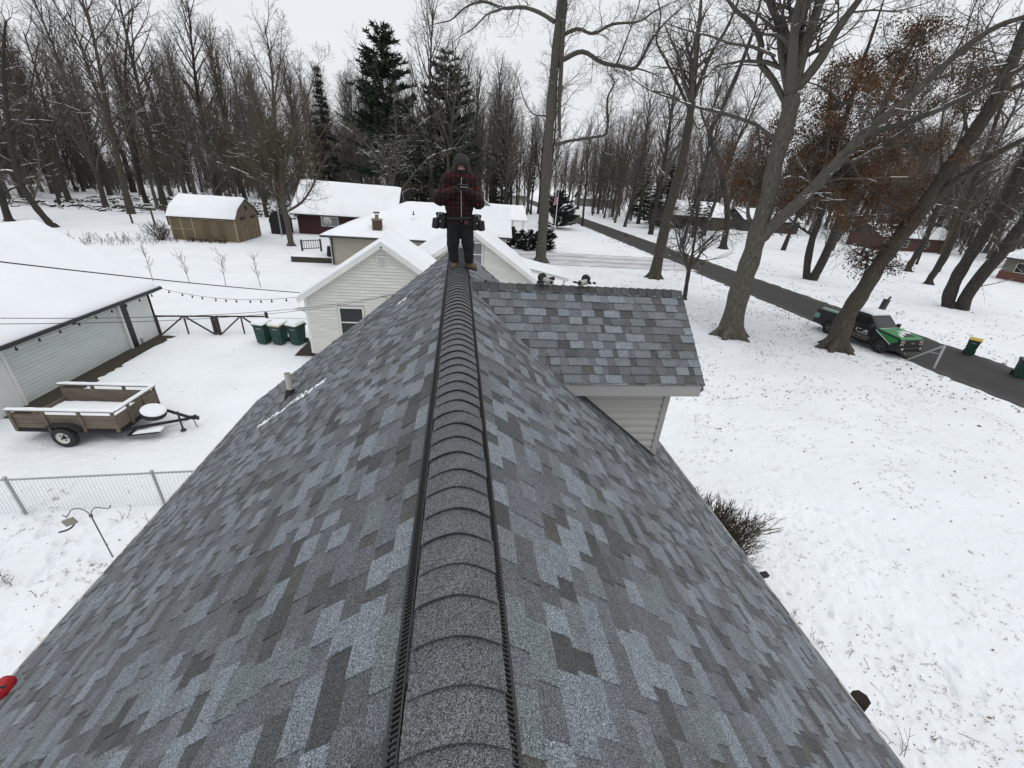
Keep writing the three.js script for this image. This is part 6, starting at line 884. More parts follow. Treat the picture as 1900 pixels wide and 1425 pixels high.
// trees traced limb by limb, with finer branches grown on them
function tracedTree(key, label, seed, o = {}) {
  const T = TRACED[key], rand = rng(seed), t = thing(key, label, 'tree', [T.at[0], 0, T.at[1]]); const trunk = new Limbs(), crown = new Limbs(), sb = new SnowCaps();
  const cfg = { n: o.n || [5, 4], seg: [4, 3, 2], ang: o.ang || 0.85, len: [0.55, 0.5], up: o.up ?? 0.05, bend: 0.75, min: o.min || 0.007, snow: o.snow ?? 0.3, lift: o.lift || 0 };
  T.limbs.forEach((l, li) => {
    const c = new THREE.CatmullRomCurve3(l.map((q) => V(q[0], q[1], q[2])), false, 'centripetal'), m = Math.max(4, (l.length - 1) * 4), pts = [], rad = []; for (let k = 0; k <= m; k++) { const tt = k / m, f = tt * (l.length - 1), i = Math.min(l.length - 2, Math.floor(f)); pts.push(c.getPoint(tt)); let r = l[i][3] + (l[i + 1][3] - l[i][3]) * (f - i); if (li === 0) r *= 1 + 0.07 * Math.sin(k * 1.7 + seed); rad.push(r); }
    if (li === 0) { const p0 = pts[0].clone(); p0.y = -0.3; pts.unshift(p0); rad.unshift(rad[0] * 1.25); }
    const thick = li === 0 || rad[1] > 0.11; (thick ? trunk : crown).limb(pts, rad, li === 0 ? 14 : thick ? 9 : 6, li === 0 ? 3 : 1);
    sb.along(pts, rad, rand, li === 0 ? 0.0 : rad[0] > 0.2 ? 0.5 : (o.snow ?? 0.3) * 1.6, 0.03);
    const start = li === 0 ? o.bare ?? 0.55 : 0.18; let acc = 0, az = rand() * 6; const total = c.getLength();
    for (let k = 1; k < pts.length; k++) { acc += pts[k].distanceTo(pts[k - 1]); const tt = k / (pts.length - 1); if (tt < start) { acc = 0; continue; } const r = rad[k], step = (o.step || 0.75) * (li === 0 ? 1.4 : 1);
      while (acc > step) { acc -= step; az += 2.2 + rand(); const dd = pts[k].clone().sub(pts[k - 1]).normalize(), dir = aside(dd, 0.75 + rand() * 0.55, az); dir.y += 0.12 + (o.lift || 0); grow(crown, sb, pts[k].clone().lerp(pts[k - 1], rand()), dir.normalize(), Math.min(o.maxL || 4.5, Math.max(1.0, r * 26)) * (0.45 + rand() * 0.75), Math.min(0.048, Math.max(0.012, r * 0.3)), 0, cfg, rand); } }
    const e = pts.length - 1, ed = pts[e].clone().sub(pts[e - 1]).normalize(); const re = Math.max(0.02, rad[e]); for (let q = 0; q < (re > 0.12 ? 4 : 2); q++) grow(crown, sb, pts[e], aside(ed, 0.25 + rand() * 0.35, q * 2 + rand()), Math.min(6.5, 1.2 + re * 24), re * 0.75, 0, { ...cfg, n: [8, 5] }, rand);
  });
  // root flare
  const r0 = T.limbs[0][0][3]; for (let k = 0; k < 6; k++) { const a = k * 1.047 + rand() * 0.6, l0 = T.limbs[0][0]; const x = l0[0], z = l0[2]; trunk.limb([V(x + Math.cos(a) * r0 * 0.45, r0 * 0.9, z + Math.sin(a) * r0 * 0.45), V(x + Math.cos(a) * r0 * 0.9, r0 * 0.2, z + Math.sin(a) * r0 * 0.9), V(x + Math.cos(a) * r0 * 1.5, -0.12, z + Math.sin(a) * r0 * 1.5)], [r0 * 0.3, r0 * 0.3, r0 * 0.16], 7); }
  mesh('trunk', trunk.geo(), o.bark || M.bark, t); mesh('crown', crown.geo(), o.twig || M.twig, t); if (sb.p.length) mesh('branch_snow', sb.geo(), M.snowTwig, t, { stuff: true });
  if (o.leaves) { const tw = new Limbs(); for (const cl of o.leaves) { let best = null, bd = 1e9; for (const l of T.limbs) for (const q of l) { const d = Math.hypot(q[0] - cl[0], q[1] - cl[1], q[2] - cl[2]); if (d < bd) { bd = d; best = q; } } const A = V(best[0], best[1], best[2]), C = V(cl[0], cl[1], cl[2]); const d = C.clone().sub(A); grow(tw, null, A, d, d.length() + cl[3] * 0.6, 0.07, 0, { ...cfg, n: [9, 6], up: 0 }, rand); grow(tw, null, C, V(rand() - 0.5, 0.2, rand() - 0.5), cl[3] * 1.6, 0.03, 0, { ...cfg, n: [8, 5] }, rand); }
    mesh('leafy_twig', tw.geo(), o.twig || M.twig, t); mesh('withered_leaves', leafMesh(o.leaves, o.per || 950, o.size || 0.105, rand), o.leafMat || M.leafBrown, t, { stuff: true }); }
  return t;
}
tracedTree('straight_tall_oak', 'very tall straight gray trunk rising behind the dormer, bare limbs spreading left and right', 101, { bark: M.barkGrey, bare: 0.72, step: 0.36, snow: 0.25, maxL: 3.4, n: [6, 5] });
tracedTree('big_forked_oak', 'massive gray oak forking into four limbs, with rust brown leaves on its low right limb', 102, { bark: M.barkGrey, bare: 0.92, step: 0.5, snow: 0.25, maxL: 3.6, n: [6, 5], leaves: LEAF_CLUMPS });
tracedTree('leaning_oak', 'thick dark oak trunk standing in front of the parked pickup', 103, { bark: M.bark, bare: 0.5, step: 0.7, maxL: 4, leaves: LEAF_CLUMPS_LOW, leafMat: M.leafDull, per: 900, size: 0.11 });
tracedTree('forked_maple', 'dark tree dividing into two stems at the ground, between the big oak and the pickup', 104, { bark: M.barkDark, bare: 0.45, step: 0.7 });
tracedTree('forked_ash', 'dark tree with two thick stems from one base, near the right edge', 105, { bark: M.barkDark, bare: 0.4, step: 0.7 });
tracedTree('slender_ash', 'single slender dark trunk just left of the thick twin stems at right', 106, { bark: M.barkDark, bare: 0.4, step: 0.8 });
tracedTree('far_ash', 'thin dark trunk beyond the leaning oak, in front of the brick bungalow', 107, { bark: M.barkDark, bare: 0.4, step: 0.8 });
tracedTree('roadside_oak', 'tall bare oak with crooked crown on the near verge, left of the big forked oak', 108, { bark: M.bark, bare: 0.7, step: 0.55 });
tracedTree('second_roadside_oak', 'tall bare oak on the far verge, just left of the big forked trunk', 109, { bark: M.barkDark, bare: 0.45, step: 0.7 });
tracedTree('crooked_ornamental', 'small crooked ornamental tree with thin spreading twigs behind the dormer corner', 110, { bark: M.bark, bare: 0.9, step: 0.28, maxL: 1.8, snow: 0.15, up: -0.03, n: [6, 5], min: 0.006 });
tracedTree('vase_maple', 'vase shaped tan twigged tree in the yard between shed and maroon house', 111, { bark: M.barkGrey, twig: M.twigTan, bare: 0.9, step: 0.28, maxL: 4, snow: 0.2, up: 0.10, n: [6, 5] });
tracedTree('curved_tree', 'gray tree with an arching left limb standing behind the tan house roof', 112, { bark: M.barkGrey, twig: M.twigGrey, bare: 0.9, step: 0.35, maxL: 3, snow: 0.5, up: -0.02, n: [6, 5] });
tracedTree('left_leaning_elm', 'dark leaning trunk with snow in its crotches, just above the garage roof', 113, { bark: M.barkDark, bare: 0.4, step: 0.6, snow: 0.6 });
tracedTree('edge_elm', 'thick dark trunk at the left edge above the garage roof', 114, { bark: M.barkDark, bare: 0.4, step: 0.8, snow: 0.5 });
tracedTree('snowy_limbed_oak', 'bare tree with long crooked snow lined limbs at the edge of the left woods', 115, { bark: M.barkDark, bare: 0.3, step: 0.6, snow: 0.9 });

// woodland trees: a handful of kinds, every tree its own object
function woodTree(seed, o) {
  const rand = rng(seed), trunk = new Limbs(), crown = new Limbs(), sb = new SnowCaps(), h = o.h, r = o.r, n = 9, pts = wander(V(0, -0.2, 0), V((rand() - 0.5) * 0.12, 1, (rand() - 0.5) * 0.12), h * 0.9, n, 0.10, 0.05, rand), rad = pts.map((_, k) => r * (1 - 0.86 * (k / n)) * (k === 0 ? 1.3 : 1)); trunk.limb(pts, rad, 7, 2);
  const cfg = { n: o.n || [6, 4], seg: [4, 3, 2], ang: o.ang || 0.7, len: [0.5, 0.5], up: o.up ?? 0.09, bend: 0.38, min: o.min || 0.012, snow: o.snow || 0 };
  const N = o.prim || 22; for (let k = 0; k < N; k++) { const t = o.clear + (0.98 - o.clear) * Math.pow((k + rand() * 0.7) / N, 0.9), f = t * n, i = Math.min(n - 1, Math.floor(f)), q = pts[i].clone().lerp(pts[i + 1], f - i), a = k * 2.4 + rand(); const dir = V(Math.cos(a), 0.45 + o.rise * (0.5 + t) + rand() * 0.3, Math.sin(a)).normalize(); grow(crown, sb, q, dir, h * o.spread * (1.2 - 0.75 * t) * (0.7 + rand() * 0.5), r * 0.42 * (1.1 - 0.7 * t), 0, cfg, rand); }
  return { trunk: trunk.geo(), crown: crown.geo(), snow: sb.p.length ? sb.geo() : null, tris: trunk.tris + crown.tris };
}
const kinds = [
  woodTree(201, { h: 26, r: 0.34, clear: 0.22, spread: 0.30, rise: 0.9, prim: 30, snow: 0.14, n: [7, 5] }), woodTree(202, { h: 24, r: 0.30, clear: 0.16, spread: 0.27, rise: 1.2, prim: 32, snow: 0.14, n: [7, 5] }), woodTree(203, { h: 28, r: 0.42, clear: 0.28, spread: 0.32, rise: 0.7, prim: 28, snow: 0.18, n: [7, 5], bendy: 1 }),
  woodTree(204, { h: 22, r: 0.24, clear: 0.14, spread: 0.24, rise: 1.6, prim: 30, snow: 0.08, n: [6, 4], up: 0.14 }), woodTree(205, { h: 25, r: 0.36, clear: 0.3, spread: 0.33, rise: 0.5, prim: 20, snow: 0.24, n: [7, 5], up: 0.04 }), woodTree(206, { h: 16, r: 0.16, clear: 0.08, spread: 0.30, rise: 1.0, prim: 24, snow: 0.14, n: [6, 4] }),
];
const woodBark = [M.barkDark, M.bark, M.barkDark, M.barkGrey, M.bark, M.barkDark], woodTwig = [M.twig, M.twigGrey, M.twig, M.twigTan, M.twig, M.twigRed];
function plantWoods(list, name, label, group, rand) { for (const [x, z, k, s] of list) { const t = thing(name, typeof label === 'function' ? label(x, z, k) : label, 'tree', [x, -0.05, z], rand() * 6.28, group); t.scale.set(s, s * (0.92 + rand() * 0.2), s); t.rotation.z = (rand() - 0.5) * 0.08; t.rotation.x = (rand() - 0.5) * 0.08; const K = kinds[k]; mesh('trunk', K.trunk, woodBark[k], t); mesh('crown', K.crown, woodTwig[k], t); if (K.snow) mesh('branch_snow', K.snow, M.snowTwig, t, { stuff: true }); } }
{
  const r = rng(301), L = [], R = [], far = (list, x, z, d) => list.every((q) => Math.hypot(q[0] - x, q[1] - z) > d);
  const free = (x, z) => !(x > -25 && x < -5 && z > -74 && z < -55) && !(Math.hypot(x + 53, z + 84) < 4) && !(Math.hypot(x + 45, z + 55) < 5) && !(x > -33 && z > -62) && !(Math.abs(x - 30.5) < 6);
  let guard = 0; while (L.length < 108 && guard++ < 9000) { const x = -118 + r() * 140, front = x < -60 ? -58 - (x + 60) * 0.1 : x < -24 ? -68 - (x + 60) * 0.2 : -76, z = front - Math.pow(r(), 1.15) * 52; if (x > 10 && z > -95) continue; if (free(x, z) && far(L, x, z, 2.7)) L.push([x, z, Math.floor(r() * 6), (x < -38 ? 0.98 : 0.84) + r() * 0.3]); }
  const looks = ['broad crowned bare', 'gray fine twigged bare', 'stout tall bare', 'upright tan twigged bare', 'wide limbed bare', 'small reddish twigged bare'];
  plantWoods(L, 'woodland_tree', (x, z, k) => `${looks[k]} tree in the ${z > -84 ? 'front' : z > -100 ? 'middle' : 'back'} of the woods, ${x < -78 ? 'at the far left' : x < -56 ? 'above the garage roof' : x < -40 ? 'left of the shed' : x < -24 ? 'behind the shed' : x < -6 ? 'behind the maroon house' : 'behind the roofer'}`, 'bare trees of the left woods', r);
  guard = 0; while (R.length < 66 && guard++ < 9000) { const x = 37 + r() * 100, z = -46 - r() * 110; if (z > -60 && x < 70) continue; if (x < 52 && z > -80) continue; if ((x > 46 && x < 92 && z > -120 && z < -98) || (x > 76 && x < 108 && z > -92 && z < -40)) continue; const a = x / -z; if (a > 1.75 || a < 0.24) continue; if (far(R, x, z, 4.6)) R.push([x, z, Math.floor(r() * 6), 0.85 + r() * 0.42]); }
  plantWoods(R, 'roadside_woodland_tree', (x, z, k) => `${looks[k]} tree ${z > -75 ? 'not far' : z > -105 ? 'some way' : 'far'} beyond the road, ${x / -z < 0.45 ? 'near its vanishing point' : x / -z < 0.7 ? 'around the olive cottage' : x / -z < 1.05 ? 'behind the big forked oak' : x / -z < 1.4 ? 'behind the leaning oak' : 'at the right edge'}`, 'bare trees beyond the road', r);
  for (const [px, pz, s, label] of [[26.9, -94.2, 0.8, 'slim bare tree on the near verge where the road narrows'], [40.5, -121, 0.7, 'bare tree with thin trunk far down the right side of the road'], [47.4, -118.5, 0.75, 'bare tree far off, right of the thin one beside the road'], [36.2, -66.8, 0.9, 'dark bare tree close beyond the road, left of the olive cottage']]) { plantWoods([[px, pz, 0, s]], 'verge_tree', label, undefined, r); }
  // the woods behind, too far to tell apart
  const dm = (K, mat, list, name, label) => { const g = mergeGeometries([K.trunk, K.crown]); const m = new THREE.InstancedMesh(g, mat, list.length); const q = new THREE.Object3D(), c = new THREE.Color(); list.forEach(([x, z, s], i) => { q.position.set(x, -0.1, z); q.rotation.set(0, r() * 6.28, 0); q.scale.set(s, s * (0.9 + r() * 0.25), s); q.updateMatrix(); m.setMatrixAt(i, q.matrix); const k = 0.75 + r() * 0.6; m.setColorAt(i, c.setRGB(k, k * (0.94 + r() * 0.08), k * (0.88 + r() * 0.12))); }); m.name = name; m.userData = { label, category: 'woods', kind: 'stuff' }; scene.add(m); };
  const sets = [[], [], [], []]; guard = 0; let n = 0; while (n < 600 && guard++ < 40000) { const a = -1.25 + r() * 2.5, d = 112 + Math.pow(r(), 1.1) * 130, x = Math.sin(a) * d, z = -Math.cos(a) * d; if (Math.abs(x - 30.5) < 8 && z > -230) continue; if (x > 46 && x < 95 && z > -122) continue; if (x > 8 && x < 28 && z > -175 && z < -150) continue; sets[n % 4].push([x, z, 0.85 + r() * 0.35]); n++; }
  dm(kinds[0], M.twig, sets[0], 'distant_woods', 'mass of bare woods filling the far distance, oak like crowns'); dm(kinds[1], M.twigGrey, sets[1], 'distant_woods_001', 'mass of bare woods filling the far distance, gray crowns'); dm(kinds[3], M.twigTan, sets[2], 'distant_woods_002', 'mass of bare woods filling the far distance, tan upright crowns'); dm(kinds[5], M.twigRed, sets[3], 'distant_woods_003', 'lower reddish thicket filling the far distance');
  // undergrowth thicket at the wood's edge
  const sh = (() => { const tb = new Limbs(), rr = rng(401), cfg = { n: [5, 4], seg: [3, 2, 2], ang: 0.6, len: [0.6, 0.5], up: 0.06, bend: 0.5, min: 0.012, snow: 0 }; for (let k = 0; k < 16; k++) { const a = rr() * 6.28; grow(tb, null, V(Math.cos(a) * 0.3, 0, Math.sin(a) * 0.3), V(Math.cos(a) * 0.6, 1, Math.sin(a) * 0.6).normalize(), 2.4 + rr() * 1.6, 0.03, 0, cfg, rr); } return tb.geo(); })();
  const spots = []; for (let k = 0; k < 340; k++) { const left = r() < 0.6, x = left ? -125 + r() * 130 : 40 + r() * 130, z = left ? -98 - r() * 50 : -70 - r() * 80; if (!free(x, z) || (x > 46 && x < 92 && z > -122)) continue; spots.push([x, z, 0.6 + r() * 0.9]); }
  const um = new THREE.InstancedMesh(sh, M.twig, spots.length), q = new THREE.Object3D(), c = new THREE.Color(); spots.forEach(([x, z, s], i) => { q.position.set(x, 0, z); q.rotation.set(0, r() * 6.28, 0); q.scale.set(s, s * (1 + r() * 1.3), s); q.updateMatrix(); um.setMatrixAt(i, q.matrix); const k = 0.8 + r() * 0.7; um.setColorAt(i, c.setRGB(k, k, k)); }); um.name = 'undergrowth'; um.userData = { label: 'twiggy brown undergrowth at the edge of the woods', category: 'undergrowth', kind: 'stuff' }; scene.add(um);
  // fallen logs and brush with snow on top
  const lb = new Limbs(), ls = new SnowCaps(); for (let k = 0; k < 700; k++) { const x = -66 + r() * 64, z = -70 - (x + 66) * 0.12 - Math.pow(r(), 1.4) * 26; if (!free(x, z)) continue; const a = r() * 3.1, L = 0.4 + r() * r() * 2.6, rr = 0.05 + r() * 0.14, y = 0.08 + r() * 0.45, A = V(x - Math.cos(a) * L / 2, y + (r() - 0.5) * 0.3, z - Math.sin(a) * L / 2), B = V(x + Math.cos(a) * L / 2, y + (r() - 0.5) * 0.4, z + Math.sin(a) * L / 2); lb.limb([A, A.clone().lerp(B, 0.5).add(V(0, (r() - 0.5) * 0.2, 0)), B], [rr, rr * 0.85, rr * 0.6], 5); ls.along([A, B], [rr, rr * 0.6], r, 0.75, 0.05); }
  const bp = thing('brush_piles', 'scattered logs and fallen branches capped with snow along the wood edge', 'brush', [0, 0, 0]); mesh('fallen_wood', lb.geo(), M.barkDark, bp, { stuff: true }); mesh('snow_caps', ls.geo(), M.snowTwig, bp, { stuff: true }); bp.userData.kind = 'stuff';
}
// evergreens
function conifer(seed, h, w, o = {}) {
  const rand = rng(seed), tb = new Limbs(), P = [], bare = o.bare ?? 0.12, lv = Math.round(h * (o.dens || 1.1)); tb.limb([V(0, -0.2, 0), V(0, h * 0.5, 0), V(0, h, 0)], [h * 0.014, h * 0.009, 0.02], 7, 2);
  for (let k = 0; k < lv; k++) { const t = bare + (1 - bare) * ((k + rand()) / lv), y = t * h, prof = o.pine ? Math.pow(Math.sin(Math.min(1, (1 - t) * 1.25 + 0.06) * 1.57), 0.8) : (1 - t) * 1.0 + 0.03, nb = 5 + Math.floor(rand() * 3);
    for (let b = 0; b < nb; b++) { const a = rand() * 6.28, L = w * prof * (0.55 + rand() * 0.6), droop = o.pine ? 0.12 : -0.22, pts = wander(V(0, y, 0), V(Math.cos(a), droop + (rand() - 0.3) * 0.25, Math.sin(a)).normalize(), L, 3, 0.2, o.pine ? 0.07 : 0.02, rand); tb.limb(pts, [0.05, 0.035, 0.02, 0.01].map((v) => v * (0.4 + h * 0.03)), 3);
      const m = Math.max(2, Math.round(L * (o.clump || 2.2))); for (let c = 0; c < m; c++) { const f = 0.25 + 0.75 * ((c + rand()) / m), i = Math.min(2, Math.floor(f * 3)), q = pts[i].clone().lerp(pts[i + 1], f * 3 - i), S = (o.size || 0.75) * (0.7 + rand() * 0.6);
        for (let nn = 0; nn < 8; nn++) { const d = V(Math.cos(a) * 0.5 + (rand() - 0.5) * 1.6, (rand() - 0.35) * 0.9, Math.sin(a) * 0.5 + (rand() - 0.5) * 1.6).normalize(), s = V(rand() - 0.5, rand() - 0.5, rand() - 0.5).cross(d).normalize().multiplyScalar(S * 0.15), e = q.clone().addScaledVector(d, S); P.push(q.x - s.x, q.y - s.y, q.z - s.z, q.x + s.x, q.y + s.y, q.z + s.z, e.x, e.y, e.z); } } } }
  const g = new THREE.BufferGeometry(); g.setAttribute('position', new THREE.Float32BufferAttribute(P, 3)); g.setAttribute('uv', new THREE.Float32BufferAttribute(new Float32Array((P.length / 3) * 2), 2)); g.computeVertexNormals(); return { trunk: tb.geo(), crown: g };
}
M.needle.side = M.needleDark.side = THREE.DoubleSide;
function evergreen(name, label, x, z, K, mat, s = 1, turn = 0, group) { const t = thing(name, label, 'tree', [x, 0, z], turn, group); t.scale.setScalar(s); mesh('trunk', K.trunk, M.barkDark, t); mesh('crown', K.crown, mat, t); return t; }
evergreen('white_pine', 'tallest dark green pine standing above the woods, left of the roofer', -13.0, -88, conifer(501, 29, 8, { pine: true, size: 1.0, dens: 1.0, clump: 2.0, bare: 0.2 }), M.needle);
evergreen('white_pine', 'green pine directly behind the roofer, second tallest', -2.2, -85, conifer(502, 26, 7, { pine: true, size: 0.9, dens: 1.0, clump: 1.9, bare: 0.2 }), M.needle);
const spr = conifer(503, 22, 4.4, { size: 0.6, dens: 1.5, clump: 2.6 });
evergreen('spruce', 'dark narrow spruce left of the tallest pine', -23.0, -86, spr, M.needleDark); evergreen('spruce', 'dark spruce between the roofer and the tall straight trunk', 9.0, -96, spr, M.needleDark, 0.75, 1); evergreen('spruce', 'low dark spruce across the road, right of the vanishing point', 47, -112, spr, M.needleDark, 0.72, 2); evergreen('spruce', 'small dark spruce beyond the road, in front of the olive cottage', 56, -96, spr, M.needleDark, 0.42, 3); evergreen('spruce', 'dark spruce low behind the roofer\u2019s left shoulder', -7.5, -92, spr, M.needleDark, 0.7, 4);
[[44.5, -99, 0.52, 'left'], [49.5, -104, 0.62, 'middle'], [55, -100, 0.5, 'right']].forEach(([x, z, q, w], i) => evergreen('spruce', `${w} of three dark spruces clustered just beyond the road`, x, z, spr, M.needleDark, q, i, 'spruces beyond the road').scale.set(q * 1.5, q, q * 1.5));
const shr = conifer(504, 6, 3.6, { pine: true, size: 0.45, dens: 3.4, clump: 4.5, bare: 0.02 });
evergreen('evergreen_shrub', 'large rounded dark evergreen bush left of the road\u2019s far end', 19.5, -86, shr, M.needleDark, 1.1).userData.category = 'shrub';
const hd = conifer(505, 2.7, 1.15, { pine: true, size: 0.30, dens: 8, clump: 6, bare: 0.02 }); [[5.6, -58.6, 1.15], [7.0, -57.4, 0.95], [8.3, -57.0, 0.85], [9.4, -56.6, 0.9], [10.4, -56.4, 0.85], [11.6, -56.6, 1.15], [6.2, -56.2, 0.6], [9.0, -55.6, 0.55]].forEach(([x, z, s], i) => { const t = evergreen('hedge_shrub', `${['tall leftmost', 'second', 'low third', 'fourth', 'fifth', 'tall rightmost', 'smallest front left', 'small front middle'][i]} dark evergreen shrub of the hedge beside the tall straight trunk`, x, z, hd, M.needleDark, s, i, 'hedge beside the driveway'); t.userData.category = 'shrub'; mesh('snow_dusting', (() => { const r = rng(600 + i), gs = []; for (let k = 0; k < 16; k++) { const y = 0.5 + r() * 2.2, R = 0.95 * (1 - y / 3.3) + 0.12, a = r() * 6.28; gs.push(place(uvm(new THREE.IcosahedronGeometry(0.10 + r() * 0.09, 0)).scale(1.3, 0.5, 1.3), Math.cos(a) * R, y, Math.sin(a) * R)); } return gs; })(), M.snowTwig, t, { stuff: true }); });

{ const t = thing('slim_pole', 'slim gray pole standing left of the vase shaped yard tree', 'pole', [-21.55, 0, -56.8]); mesh('shaft', cyl(0.05, 0.08, 8.6, 10, 0, 4.3, 0), M.galv, t); mesh('cap', new THREE.SphereGeometry(0.08, 8, 6).translate(0, 8.6, 0), M.galv, t); }
// bushes, saplings, stalks
function twigBush(name, label, x, z, seed, n, L, r, mat, cfgx = {}, fan = 0.55, baseR = 0.3) { const rand = rng(seed), tb = new Limbs(), cfg = { n: [4, 3], seg: [4, 3, 2], ang: 0.45, len: [0.55, 0.5], up: 0.05, bend: 0.28, min: 0.004, snow: 0, ...cfgx }; for (let k = 0; k < n; k++) { const a = rand() * 6.28, f = fan * Math.sqrt(rand()); grow(tb, null, V(Math.cos(a) * baseR * rand(), 0, Math.sin(a) * baseR * rand()), V(Math.cos(a) * f, 1 - f * 0.4, Math.sin(a) * f).normalize(), L * (0.7 + rand() * 0.45), r, 0, cfg, rand); } const t = thing(name, label, 'bush', [x, 0.02, z]); mesh('stems', tb.geo(), mat, t); return t; }
twigBush('bare_bush', 'bare rounded twiggy bush growing just beyond the right eave', 6.3, -6.9, 701, 200, 1.2, 0.014, M.twigTan, { n: [5, 4], min: 0.005, ang: 0.36 }, 0.6, 0.62);
twigBush('bare_bush', 'small dark twiggy bush at the left end of the shed', -30.9, -49.6, 702, 30, 1.6, 0.03, M.twigRed, { min: 0.012 }, 0.9, 0.3);
for (let k = 0; k < 4; k++) twigBush('low_shrub', `${['leftmost', 'second', 'third', 'rightmost'][k]} of four low twiggy shrubs along the front of the shed`, -27.9 + k * 1.0, -49.6, 710 + k, 16, 0.45, 0.02, M.twigRed, { min: 0.012 }, 1.2, 0.3).userData.group = 'low shrubs before the shed';
[[-21.5, -32.4, 'first'], [-19.0, -32.2, 'second'], [-16.6, -32.1, 'third'], [-14.2, -32.0, 'rightmost']].forEach(([x, z, w], i) => { const rand = rng(720 + i), tb = new Limbs(), pts = wander(V(0, -0.1, 0), V(0, 1, 0), 2.35, 7, 0.16, 0, rand); tb.limb(pts, pts.map((_, k) => 0.022 * (1 - k * 0.09)), 5); for (let k = 0; k < 13; k++) { const f = 2 + rand() * 4.6, j = Math.floor(f), q = pts[j].clone().lerp(pts[j + 1], f - j); grow(tb, null, q, V(rand() - 0.5, 0.75, rand() - 0.5).normalize(), 0.35 + rand() * 0.4, 0.011, 0, { n: [2], seg: [3, 2], ang: 0.6, len: [0.5], up: 0.05, bend: 0.3, min: 0.007, snow: 0 }, rand); } const t = thing('sapling', i === 0 ? 'leftmost of four thin bare saplings in a row in the snow' : i === 3 ? 'rightmost of four thin bare saplings in a row in the snow' : `${w} from the left of four thin bare saplings in a row`, 'sapling', [x, 0, z], 0, 'row of saplings'); mesh('stem', tb.geo(), M.twigGrey, t); });
{ const r = rng(801), tb = new Limbs(); for (let k = 0; k < 260; k++) { const x = -40 + r() * 13 - Math.abs(r() - 0.5) * 4, z = -44.5 - r() * 5 + (x + 34) * -0.5; if (x > -27.5) continue; grow(tb, null, V(x, 0, z), V((r() - 0.5) * 0.8, 1, (r() - 0.5) * 0.8).normalize(), 0.3 + r() * 0.7, 0.014, 0, { n: [2], seg: [2, 1], ang: 0.7, len: [0.4], up: 0, bend: 0.4, min: 0.011, snow: 0 }, r); } const m = mesh('dead_stalks', tb.geo(), M.twigGrey); m.userData = { label: 'thin dead weed stalks poking through the snow behind the garage', category: 'weeds', kind: 'stuff' }; }
{ // little weeds and twigs in the near snow
  const r = rng(802), tb = new Limbs(); const spot = (x, z, n, L) => { for (let k = 0; k < n; k++) grow(tb, null, V(x + (r() - 0.5) * 0.25, gh(x, z) - 0.03, z + (r() - 0.5) * 0.25), V((r() - 0.5) * 1.1, 0.8, (r() - 0.5) * 1.1).normalize(), L * (0.5 + r() * 0.7), 0.006, 0, { n: [3], seg: [3, 2], ang: 0.6, len: [0.4], up: 0, bend: 0.5, min: 0.0035, snow: 0 }, r); };
  spot(-9.2, -7.0, 5, 0.5); spot(-9.6, -7.1, 4, 0.4); spot(-8.3, -6.7, 2, 0.35); spot(-7.5, -8.4, 4, 0.4); spot(-7.2, -7.4, 5, 0.35); spot(7.5, -2.7, 4, 0.5); spot(7.7, -2.0, 5, 0.55); spot(7.4, -1.4, 4, 0.5); spot(7.6, -4.6, 5, 0.4); spot(7.5, -5.1, 4, 0.3); spot(-8.3, -8.7, 4, 0.4);
  for (let k = 0; k < 60; k++) { const x = 6.0 + r() * 3.5, z = -0.6 - r() * 6, a = r() * 3.1, L = 0.06 + r() * r() * 0.4; const y = gh(x, z) + 0.008; tb.limb([V(x, y, z), V(x + Math.cos(a) * L * 0.5, y + 0.015, z + Math.sin(a) * L * 0.5), V(x + Math.cos(a) * L, y, z + Math.sin(a) * L)], [0.005, 0.004, 0.002], 3); }
  const m = mesh('weeds_and_twigs', tb.geo(), M.twig); m.userData = { label: 'thin weeds and fallen twigs lying in the near snow', category: 'twigs', kind: 'stuff' }; }
